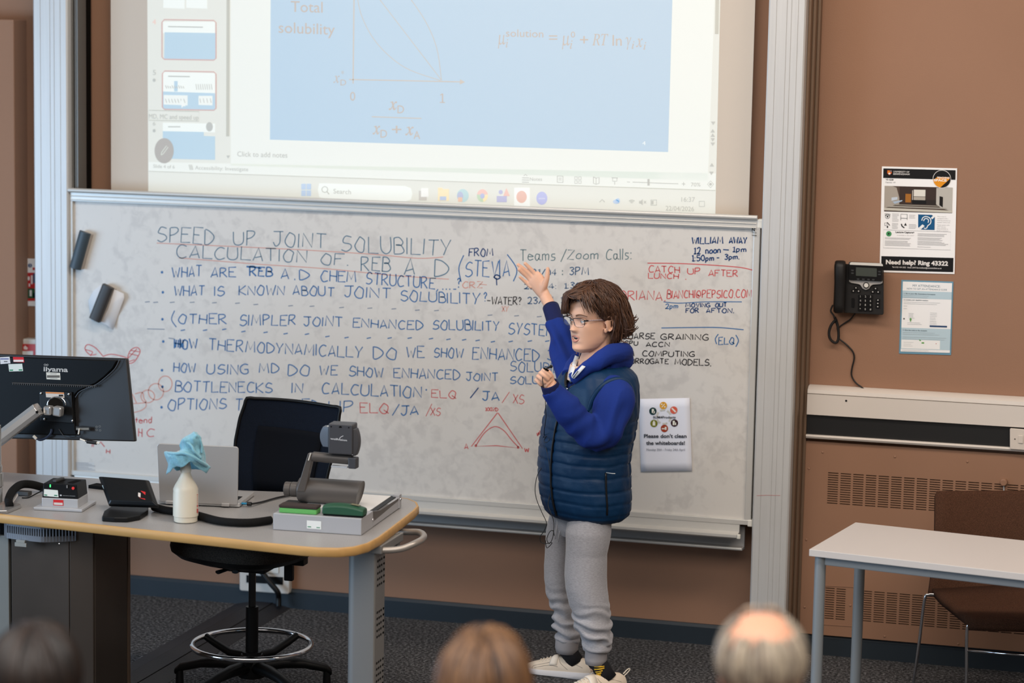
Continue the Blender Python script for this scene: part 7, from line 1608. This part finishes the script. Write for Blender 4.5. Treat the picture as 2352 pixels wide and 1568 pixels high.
for (p0, p1, r0, r1) in ((Q(1268, 898, -.308), WRL + (WRL - Q(1268, 898, -.308)) * .15, .0345, .0325), (Q(1279, 745, .247), Q(1265, 705, .305), .036, .0325)):
    b = MB(); ax_ = (p1 - p0).normalized(); L_ = (p1 - p0).length; u = ax_.orthogonal().normalized(); w = ax_.cross(u); rings = []
    for i in range(7):
        t = i / 6; r = r0 + (r1 - r0) * t; rings.append([p0 + ax_ * L_ * t + (u * math.cos(a) + w * math.sin(a)) * (r + .0006 * math.sin(k * 1.3) * math.sin(3.14 * t)) for k, a in enumerate([2 * math.pi * k / 48 for k in range(48)])])
    rings.append([p1 - ax_ * .004 + (u * math.cos(a) + w * math.sin(a)) * (r1 * .86) for a in [2 * math.pi * k / 48 for k in range(48)]])
    b.loft(rings, cap=False); b.build('cuff', m_cuff, hood, smooth='all')
# shirt neck
b = MB(); ctrn = Q(1352, 836, -.02); rings = []
for (dz, r) in ((-.045, .072), (-.01, .064), (.006, .060), (.010, .057), (.004, .055)):
    rings.append([ctrn + Fd * (.012) + Vector((math.cos(a) * r, math.sin(a) * r, dz - .012 * math.cos(a - math.atan2(Fd.y, Fd.x)))) for a in [2 * math.pi * k / 40 for k in range(40)]])
b.loft(rings, cap=False); shirt = b.build('shirt_collar', mat('shirt_pale_pink', (226, 196, 176), rough=0.8), lect, smooth='all')
# ---- vest
m_vest = mat('vest_navy', (6, 46, 80), rough=0.5, spec=0.3, bump=0.25, bscale=60)
zzip = torso(884)[0].z; seams = [torso(p)[0].z for p in (958, 983, 1006, 1029, 1052, 1080, 1112, 1142, 1168)]
rowsv = []; pys = [838 + (1184 - 838) * i / 92 for i in range(93)]; NV = 120
for i, py in enumerate(pys):
    c_, a, b_ = torso(py); row = []
    up = max(0, min(1, (900 - py) / 62.0))
    for k in range(NV + 1):
        t0 = 0.0
        if c_.z > zzip: t0 = min(1.05, (c_.z - zzip) * 7.5 + .05)
        t = t0 + (2 * math.pi - 2 * t0) * k / NV
        s, co = math.sin(t), math.cos(t)
        d = .004 + .010 * up
        for sz in seams: d -= .0046 * math.exp(-((c_.z - sz + .006 * noise.noise(Vector((t * 2, sz * 9, 0)))) / .0042) ** 2)
        if c_.z < seams[0]: d += .0030 * noise.noise(Vector((t * 5, c_.z * 22, 1))) + .0018 * noise.noise(Vector((t * 16, c_.z * 30, 4)))
        else: d += .0042 * noise.noise(Vector((t * 6 + c_.z * 14, c_.z * 11, 3)))
        d -= .004 * math.exp(-((t - 2.15) / .03) ** 2)
        if i > 89: d -= .004 * (i - 89)
        row.append(c_ + Ld * (math.copysign(abs(s) ** .9, s) * (a + d)) + Fd * (math.copysign(abs(co) ** .9, co) * (b_ + d)))
    rowsv.append(row)
b = MB(); n1_ = NV + 1; b.add([p for r in rowsv for p in r], [(j * n1_ + i, j * n1_ + i + 1, (j + 1) * n1_ + i + 1, (j + 1) * n1_ + i) for j in range(len(rowsv) - 1) for i in range(NV)])
vest = b.build('vest', m_vest, lect, smooth='all', solid=0.006)
def vp(t, py, off=.010):
    c_, a, b_ = torso(py); s, co = math.sin(t), math.cos(t); return c_ + Ld * (math.copysign(abs(s) ** .9, s) * (a + off)) + Fd * (math.copysign(abs(co) ** .9, co) * (b_ + off))
b = MB(); b.tube([vp(0, py, .009) for py in range(886, 1186, 10)], .0042, 8); b.build('front_zip', mat('zip_black', (12, 13, 16), rough=0.4), vest, smooth='all')
for sg_ in (-1, 1):
    P = [vp(sg_ * min(1.05, (torso(py)[0].z - zzip) * 7.5 + .05), py, .006) for py in (884, 876, 868, 860, 852, 845, 839)]
    b = MB(); b.tube(catmull(P, 4), .0052, 8); b.build('collar_zip', mat('zip_black', (12, 13, 16)), vest, smooth='all')
b = MB(); b.tube([vp(1.32, py, .0085) for py in range(1064, 1164, 8)], .0040, 8); b.build('pocket_zip', mat('zip_black', (12, 13, 16)), vest, smooth='all')
b = MB(); q = vp(1.32, 1063, .014); b.tube([q, q + Ld * .018 + Vector((.012, -.004, .001)), q + Ld * .030 + Vector((.016, -.004, .003))], .0016, 6); b.build('zip_pull', mat('pull_white', (206, 204, 198)), vest, smooth='all')
b = MB(); q = vp(.03, 884, .016); b.tube([q, q + Vector((0, 0, -.008))], .0028, 8); b.build('zip_pull', m_steel, vest, smooth='all')
# armhole binding around the near sleeve
b = MB(); P = [Q(x, y, d) for x, y, d in ((1352, 944, -.165), (1362, 915, -.168), (1380, 890, -.165), (1404, 874, -.15), (1430, 872, -.13), (1448, 890, -.115), (1455, 925, -.10))]
b.tube(catmull(P, 6), .010, 10); b.build('armhole_binding', m_vest, vest, smooth='all')
dg_ = bpy.context.evaluated_depsgraph_get()
def tree(objs):
    V = []; Fs = []
    for o in objs:
        me = o.data; n_ = len(V); V += [v.co.copy() for v in me.vertices]; Fs += [tuple(i + n_ for i in p.vertices) for p in me.polygons]
    return BVHTree.FromPolygons(V, Fs)
TR = tree([hood, vest, shirt])
def hit(px, py, lift=.004, dflt=-.2):
    r = ray(px, py).normalized(); h_ = TR.ray_cast(CAMP, r)
    if h_[0] is None: return Q(px, py, dflt)
    return h_[0] - r * lift
# ---- lanyard
m_lan = mat('lanyard_white', (222, 224, 226), rough=0.6)
def ribbon(L_, name, m, lift=.012):
    b = MB(); V = []
    for (x, y, w) in L_:
        a_ = hit(x - w / 2, y - w * .18, lift); c_ = hit(x + w / 2, y + w * .18, lift); V.append((a_, c_))
    vs = [p for q in V for p in q]; b.add(vs, [(2 * i, 2 * i + 1, 2 * i + 3, 2 * i + 2) for i in range(len(V) - 1)]); return b.build(name, m, lect, smooth='all', solid=.001)
Ls = [(1329, 808, 9), (1325, 820, 10), (1320, 834, 10), (1315, 848, 9), (1310, 862, 8), (1306, 876, 6)]
lan = ribbon(Ls, 'lanyard', m_lan); ribbon([(1341, 840, 8), (1334, 848, 8), (1326, 857, 8), (1318, 866, 7), (1309, 878, 5)], 'lanyard_strap', m_lan)
b = MB()
for i in range(7): p = hit(1327 - i * 1.7, 853 + i * 2.2, .015); b.ball(p, (.0022, .0012, .0022), 6, k=4)
b.build('strap_print', flat((30, 32, 40)), lan)
for (x, y, c_) in ((1324, 811, (200, 120, 60)), (1327, 807, (190, 60, 60)), (1331, 808, (40, 60, 60)), (1330, 813, (210, 90, 70))):
    b = MB(); b.ball(hit(x, y, .015), (.0018, .001, .0018), 6, k=4); b.build('strap_print', flat(c_), lan)
# ---- joggers
m_jog = mat('joggers_grey', (164, 163, 168), rough=0.95, nscale=110, namt=0.14, bump=0.10, bscale=200, sheen=0.3, stretch=(1, 1, 3.5)); jg = MB()
def leg_(rows, d):
    P = []; R_ = []
    for (py, xl, xr) in rows: c_ = Q((xl + xr) / 2, py, d); P.append(c_); R_.append(PXR(c_, (xr - xl) / 2))
    rings = []
    for p, r in zip(P, R_): rings.append([p + Vector((math.cos(a) * r, math.sin(a) * r * 1.08, 0)) for a in [2 * math.pi * k / 40 for k in range(40)]])
    jg.loft(rings)
leg_([(1150, 1318, 1395), (1190, 1305, 1406), (1220, 1298, 1404), (1270, 1298, 1393), (1320, 1298, 1394), (1350, 1300, 1395), (1380, 1306, 1398), (1400, 1313, 1401), (1415, 1315, 1400), (1430, 1317, 1404), (1445, 1322, 1403), (1458, 1326, 1407), (1468, 1336, 1404), (1478, 1335, 1408), (1488, 1339, 1404), (1494, 1342, 1396)], -.07)
leg_([(1150, 1275, 1330), (1190, 1262, 1328), (1220, 1254, 1318), (1260, 1250, 1312), (1300, 1248, 1308), (1330, 1249, 1308), (1360, 1254, 1308), (1390, 1264, 1312), (1410, 1270, 1316), (1425, 1272, 1322), (1436, 1269, 1326), (1446, 1275, 1330), (1454, 1278, 1332), (1462, 1277, 1334), (1469, 1279, 1331)], .12)
jg.loft([[Q(1338, py, .02) + Vector((math.cos(a) * r1_, math.sin(a) * r1_ * .85, 0)) for a in [2 * math.pi * k / 40 for k in range(40)]] for py, r1_ in ((1130, .095), (1180, .100), (1215, .098), (1232, .085))])
jme = blob(jg, 0.004, 3, 'joggers')
kz, az_ = Q(1350, 1390, 0).z, Q(1350, 1450, 0).z
def jog_w(p):
    q = p * 7; lowf = max(0, min(1, (kz + .05 - p.z) / .12)); d = noise.noise(q) * .006
    d += math.sin(p.z * 150 + p.x * 34 + noise.noise(p * 14) * 4.5) * .0065 * lowf + noise.noise(Vector((p.x * 12, p.y * 12, p.z * 30))) * .006 * lowf
    return d
wrinkle(jme, jog_w)
jog = meshobj('joggers', jme, m_jog, lect)
for rows, d in (([(1490, 1342, 1398), (1496, 1344, 1395), (1512, 1343, 1394), (1524, 1345, 1392)], -.07), ([(1464, 1277, 1331), (1470, 1276, 1330), (1486, 1275, 1328), (1498, 1278, 1327)], .12)):
    b = MB(); rings = []
    for (py, xl, xr) in rows:
        c_ = Q((xl + xr) / 2, py, d); r = PXR(c_, (xr - xl) / 2); rings.append([c_ + Vector((math.cos(a) * r, math.sin(a) * r, 0)) * (1 + .012 * (k % 2)) for k, a in enumerate([2 * math.pi * k / 60 for k in range(60)])])
    b.loft(rings); b.build('ankle_cuff', mat('cuff_grey', (160, 156, 158), rough=0.95, bump=.08, bscale=300), jog, smooth='all')
for (pts, n_) in ((((1281, 1188, -.02), (1278, 1215, -.02), (1275, 1238, -.02)), 1), (((1288, 1190, -.025), (1285, 1220, -.025), (1282, 1245, -.025)), 2)):
    b = MB(); b.tube([Q(*p) for p in pts], .0022, 6); b.build('drawstring', mat('string_grey', (190, 188, 190), rough=0.8), jog, smooth='all')
# ---- socks and shoes
def shoe(toe, heel, ank, near):
    toe = Vector((toe.x, toe.y, 0)); heel = Vector((heel.x, heel.y, 0)); ux = (toe - heel).normalized(); L_ = .275; heel = toe - ux * L_; uy = Vector((-ux.y, ux.x, 0)); Ts = Matrix.Translation(heel) @ Matrix((ux, uy, Vector((0, 0, 1)))).transposed().to_4x4()
    s_ = bpy.data.objects.new('shoe', None); C.objects.link(s_); s_.parent = lect; s_.matrix_parent_inverse = Matrix.Translation(-lect.location); s_['label'] = 'cream trainer on her %s foot' % ('left' if near else 'right')
    prof = [(0.0, .022, .030, .060), (.02, .032, .030, .074), (.06, .036, .028, .082), (.10, .037, .026, .074), (.14, .040, .025, .080), (.18, .044, .024, .064), (.215, .045, .022, .052), (.245, .040, .020, .042), (.265, .026, .020, .034), (.274, .012, .020, .028)]
    rings = []
    for (x, w, z0, z1) in prof:
        rings.append([Vector((x, math.copysign(abs(math.cos(a)) ** .7, math.cos(a)) * w * (1 if math.sin(a) < .3 else 1 - .42 * (math.sin(a) - .3)), z0 - .006 + (z1 - z0 + .006) * max(0, math.sin(a)) ** .8)) for a in [math.pi * k / 18 for k in range(19)]])
    b = MB(Ts); b.loft(rings); b.build('upper', mat('trainer_cream', (222, 206, 186), rough=0.6), s_, smooth=True, angle=50)
    rings = []
    for (x, w, z0, z1) in [(-.006, .020, 0, 0)] + [(p[0], p[1] + .005, 0, 0) for p in prof[1:-1]] + [(.281, .014, 0, 0)]:
        h_ = .030 - .008 * x / .28; z_ = .001 + (.006 if x > .262 else 0); rings.append([(x, -w, z_ + .004), (x, -w - .001, h_ * .6), (x, -w + .003, h_), (x, w - .003, h_), (x, w + .001, h_ * .6), (x, w, z_ + .004), (x, w * .9, z_), (x, -w * .9, z_)])
    b = MB(Ts); b.loft(rings); b.build('sole', mat('trainer_sole', (226, 222, 222), rough=0.5), s_, smooth=True, angle=40)
    b = MB(Ts); sd_ = -1 if True else 1
    def sp_(x, t):   # point on the upper's side
        for p, q in zip(prof, prof[1:]):
            if x <= q[0]: k = (x - p[0]) / (q[0] - p[0]); w, z0, z1 = [p[i] * (1 - k) + q[i] * k for i in (1, 2, 3)]; break
        a = math.pi * t; return Vector((x, math.copysign(abs(math.cos(a)) ** .7, math.cos(a)) * w * (1 if math.sin(a) < .3 else 1 - .42 * (math.sin(a) - .3)) * 1.01, z0 - .006 + (z1 - z0 + .006) * max(0, math.sin(a)) ** .8 + .0006))
    for sd2 in (0, 1):
        T2 = lambda t: t if sd2 == 0 else 1 - t
        for ln in (((.09, .06), (.12, .18), (.13, .30)), ((.13, .10), (.17, .14), (.225, .10)), ((.15, .34), (.17, .22), (.23, .18), (.235, .06)), ((.03, .12), (.07, .2), (.10, .30))):
            b.tube(catmull([sp_(x, T2(t)) for x, t in ln], 5), .0007, 5)
    b.build('stitching', mat('seam_grey', (118, 110, 104), rough=0.8), s_)
    b = MB(Ts); b.loft([[sp_(.135, t) + Vector((0, 0, .001)) for t in [.12 + .76 * k / 12 for k in range(13)]], [sp_(.160, t) + Vector((0, 0, .0035)) for t in [.12 + .76 * k / 12 for k in range(13)]], [sp_(.166, t) + Vector((0, 0, .001)) for t in [.12 + .76 * k / 12 for k in range(13)]]], closed=False, cap=False); b.build('strap', mat('trainer_strap', (232, 222, 208), rough=0.5), s_, smooth='all', solid=.0015)
    b = MB(Ts)
    for x in (.172, .186, .200, .212): b.tube([sp_(x, .32), sp_(x, .5) + Vector((.002, 0, .002)), sp_(x + .004, .68)], .0020, 6)
    b.build('laces', mat('lace_cream', (226, 216, 200), rough=0.8), s_)
    b = MB(Ts); b.tube(catmull([(.004, 0, .068), (-.012, 0, .082), (-.024, 0, .086), (-.020, 0, .076), (.0, 0, .060)], 4), [(.0012, .004)] * 17, 6, up=(0, 0, 1)); b.build('pull_loop', mat('lace_cream', (226, 216, 200)), s_, smooth='all')
    top = Ts @ Vector((.068, 0, .055)); b = MB(); b.tube([top, top * .5 + ank * .5, ank], [.034, .033, .036], 20); so = b.build('sock', mat('sock_black', (16, 16, 22), rough=0.9), s_, smooth='all')
    return s_, Ts, so, top
shR = shoe(F(1209, 1540), F(1335, 1556), Q(1303, 1490, .12), False)
shL = shoe(F(1288, 1606), F(1393, 1592), Q(1369, 1516, -.07), True)
# yellow motif on the near sock
TR2 = tree([shL[2]]); b = MB()
def hit2(px, py):
    r = ray(px, py).normalized(); h_ = TR2.ray_cast(CAMP, r); return (h_[0] - r * .0012) if h_[0] is not None else None
for pts in (((1353, 1532), (1365, 1530), (1378, 1531), (1388, 1530)), ((1351, 1536), (1365, 1537), (1380, 1536), (1388, 1534)), ((1355, 1540), (1368, 1543), (1384, 1540)), ((1354, 1545), (1360, 1546), (1370, 1547), (1381, 1545)), ((1371, 1549), (1379, 1550), (1378, 1555))):
    P = [hit2(*p) for p in pts]; P = [p for p in P if p is not None]
    if len(P) > 1: b.tube(P, .0030, 6)
if b.v: b.build('yellow_motif', mat('motif_yellow', (214, 170, 40), rough=0.8), shL[2], smooth='all')
# ---- microphone and its lead (held, so a thing of its own)
mi = thing('lapel_microphone', 'small black clip microphone with a long thin lead held in the lecturer\'s lower hand', 'microphone', tuple(Q(1256, 848, -.34)))
b = MB(); b.tube([Q(1249, 845, -.345), Q(1254, 848, -.35), Q(1260, 851, -.345)], [.003, .0042, .003], 8); b.build('clip', m_black, mi, smooth='all')
b = MB(); b.tube([Q(1256, 846, -.35), Q(1262, 843, -.355)], [.0024, .0034], 10); b.ball(Q(1265.5, 841.5, -.357), .0062, 14); b.build('capsule', m_dark, mi, smooth='all')
TR = tree([vest, jog, hood])
def cpath(L_): return [hit(x, y, .006, -.10) if k else Q(x, y, d) for x, y, k, d in L_]
b = MB(); b.tube(catmull([Q(1250, 852, -.33), Q(1246, 872, -.355), Q(1252, 905, -.33), Q(1253, 930, -.26), Q(1254, 960, -.20), Q(1250, 985, -.17)], 6) + catmull(cpath([(1250, 1000, 1, 0), (1247, 1008, 1, 0), (1254, 1016, 1, 0), (1262, 1010, 1, 0), (1256, 1001, 1, 0), (1250, 1012, 1, 0), (1257, 1040, 1, 0), (1262, 1070, 1, 0), (1264, 1105, 1, 0), (1262, 1140, 1, 0), (1259, 1160, 0, -.14), (1266, 1180, 0, -.15), (1272, 1200, 0, -.15), (1270, 1232, 0, -.15), (1262, 1248, 0, -.15), (1256, 1238, 0, -.15), (1262, 1222, 0, -.15), (1270, 1218, 0, -.15), (1273, 1230, 0, -.15)]), 5), .0014, 6); b.build('lead', m_cord, mi, smooth='all')
b = MB(); b.tube(catmull([Q(x, y, -.15) for x, y in ((1244, 1074), (1234, 1092), (1229, 1120), (1232, 1145), (1244, 1175), (1255, 1200), (1250, 1218), (1241, 1232), (1243, 1245), (1254, 1248), (1268, 1246), (1256, 1258), (1253, 1240))], 6), .0014, 6); b.build('lead', m_cord, mi, smooth='all')
# ================================================================ AUDIENCE (only the tops of three heads are in frame)
def seated(px, py_top, dist, name_label, kind, seed, face=(-0.25, 1.0)):
    r = ray(px, py_top); top = CAMP + r / FL * dist
    f = Vector((face[0], face[1], 0)).normalized(); rgt = f.cross(Vector((0, 0, 1)))
    t = thing('person', name_label, 'person', (top.x, top.y, 0.18))
    hc = top + Vector((0, 0, -.118)); T = Matrix.Translation(hc) @ Matrix((rgt, f, Vector((0, 0, 1)))).transposed().to_4x4()
    m = MB(T)
    m.loft([[ringp(z, 2 * math.pi * k / 64) for k in range(64)] for z in [-.1165 + .2315 * i / 40 for i in range(41)]])
    for s in (-1, 1): m.ball((s * .076, -.010, -.008), (.007, .017, .031), 12)
    def L3(x, y, z): return (x, y, z)
    m.tube([(0, -.03, -.03), (0, -.03, -.10), (0, -.04, -.17)], [.055, .056, .065], 16)
    seat = (0.18 + 0.44) - hc.z
    m.tube([(0, -.045, -.16), (0, -.05, -.26), (0, -.06, -.45), (0, -.06, seat + .11)], [(.07, .10), (.11, .17), (.11, .15), (.12, .16)], 20, up=(0, 1, 0))
    for s in (-1, 1):
        m.tube([(s * .13, -.05, -.22), (s * .20, -.03, -.30), (s * .22, .04, -.48), (s * .14, .26, -.50), (s * .08, .30, -.50)], [.055, .052, .042, .032, .026], 12)
        m.tube([(s * .09, -.03, seat + .09), (s * .12, .36, seat + .06), (s * .12, .38, 0.18 + .10 - hc.z), (s * .12, .48, 0.18 + .035 - hc.z)], [.085, .062, .045, .034], 12)
        for k in range(4): m.tube([(s * (.06 + .018 * k), .30, -.50), (s * (.055 + .018 * k), .36, -.515), (s * (.055 + .018 * k), .375, -.53)], [.009, .008, .007], 8)
        m.tube([(s * .05, .29, -.495), (s * .03, .32, -.50), (s * .025, .345, -.51)], [.011, .009, .008], 8)
    meshobj('body', blob(m, .007, 2, 'body'), mat('skin_' + kind, {'dark': (196, 146, 118), 'auburn': (214, 168, 140), 'balding': (218, 160, 130)}[kind], rough=.5, sss=.1), t)
    # jumper over the trunk
    j = MB(T); j.tube([(0, -.04, -.145), (0, -.045, -.18), (0, -.05, -.27), (0, -.06, -.45), (0, -.06, seat + .10)], [(.075, .085), (.105, .15), (.135, .20), (.135, .18), (.145, .19)], 24, up=(0, 1, 0))
    for s in (-1, 1): j.tube([(s * .13, -.05, -.23), (s * .20, -.03, -.31), (s * .22, .04, -.48), (s * .16, .22, -.50)], [.07, .066, .056, .044], 12)
    meshobj('jumper', blob(j, .008, 2, 'jumper'), mat('jumper_' + kind, {'dark': (60, 64, 76), 'auburn': (96, 104, 96), 'balding': (150, 44, 44)}[kind], rough=.9), t)
    tr_ = MB(T)
    for s in (-1, 1): tr_.tube([(s * .09, -.08, seat + .09), (s * .12, .36, seat + .06), (s * .12, .39, 0.18 + .10 - hc.z)], [.095, .072, .056], 12)
    meshobj('trousers', blob(tr_, .008, 2, 'trousers'), mat('trousers_dark', (40, 44, 56), rough=.9), t)
    for s in (-1, 1):
        fx = s * .12; zf = .18 - hc.z + .002; sh = MB(T); sh.loft([[(fx + w * math.cos(a), y, zf + h * max(0, math.sin(a))) for a in [math.pi * k / 10 for k in range(11)]] for y, w, h in ((.30, .03, .06), (.34, .042, .10), (.42, .044, .09), (.50, .048, .055), (.57, .04, .04), (.59, .02, .03))])
        sh.build('shoe', mat('audience_shoe', (40, 36, 34), rough=.6), t, smooth=True)
    rr_ = random.Random(seed); hb = MB(T); cols = {'dark': [(30, 19, 14), (42, 27, 19), (22, 15, 12)], 'auburn': [(96, 64, 38), (126, 90, 58), (66, 43, 27)], 'balding': [(150, 138, 122), (112, 100, 90), (184, 168, 146)]}[kind]
    ms = [mat('hair_%s_%d' % (kind, i), c, rough=.5) for i, c in enumerate(cols)]
    th_e = {'dark': 120, 'auburn': 150, 'balding': 112}[kind]
    def lk2(P, w, mi_): P = catmull(P, 4); N = len(P); hb.tube(P, [(w * (math.sin(math.pi * min(1, .2 + .8 * i / (N - 1))) ** .5 + .05), w * .5) for i in range(N)], 6, m=mi_, up=(0, 0, 1))
    if kind != 'balding':
        g = []; 
        for i in range(40):
            ph = 2 * math.pi * i / 40
            tm = math.radians(th_e if 70 < math.degrees(ph) < 290 else 62)
            for j_ in range(15): g.append(hp_(ph, .02 + tm * j_ / 14, .004))
        hb.add(g, [(i * 15 + j_, i * 15 + j_ + 1, ((i + 1) % 40) * 15 + j_ + 1, ((i + 1) % 40) * 15 + j_) for i in range(40) for j_ in range(14)])
        for _ in range(240):
            ph = rr_.uniform(0, 360); te = math.radians((th_e if 70 < ph < 290 else 62) + rr_.uniform(-12, 4)); t0 = rr_.uniform(.02, .9)
            lk2([hp_(math.radians(ph + 6 * u), t0 + (te - t0) * u, .005 + .007 * math.sin(2.6 * u)) for u in (0, .33, .66, 1)], .008, rr_.randrange(3))
    else:
        for _ in range(230):
            ph = rr_.uniform(55, 305); te = math.radians(th_e + rr_.uniform(-12, 6)); t0 = math.radians(rr_.uniform(52, 80) if 110 < ph < 250 else rr_.uniform(34, 60))
            lk2([hp_(math.radians(ph + 4 * u), t0 + (te - t0) * u, .002 + .006 * math.sin(2.8 * u)) for u in (0, .33, .66, 1)], .006, rr_.randrange(3))
        for _ in range(26):
            ph = rr_.uniform(-50, 50); t0 = rr_.uniform(.3, .6); lk2([hp_(math.radians(ph), t0 + .3 * u, .004 + .004 * u) for u in (0, .5, 1)], .003, 2)
    h_ = hb.build('hair', ms, t, smooth='all', recalc=False)
seated(80, 1446, 5.0, 'seated person with dark brown hair, back of the head in front of the steel cabinet', 'dark', 1, face=(-.30, 1))
seated(1115, 1458, 4.8, 'person with auburn hair, back of the head in front of the lecturer', 'auburn', 2, face=(-.12, 1))
seated(1752, 1402, 4.8, 'balding grey haired person, back of the head in front of the right column', 'balding', 3, face=(-.20, 1))
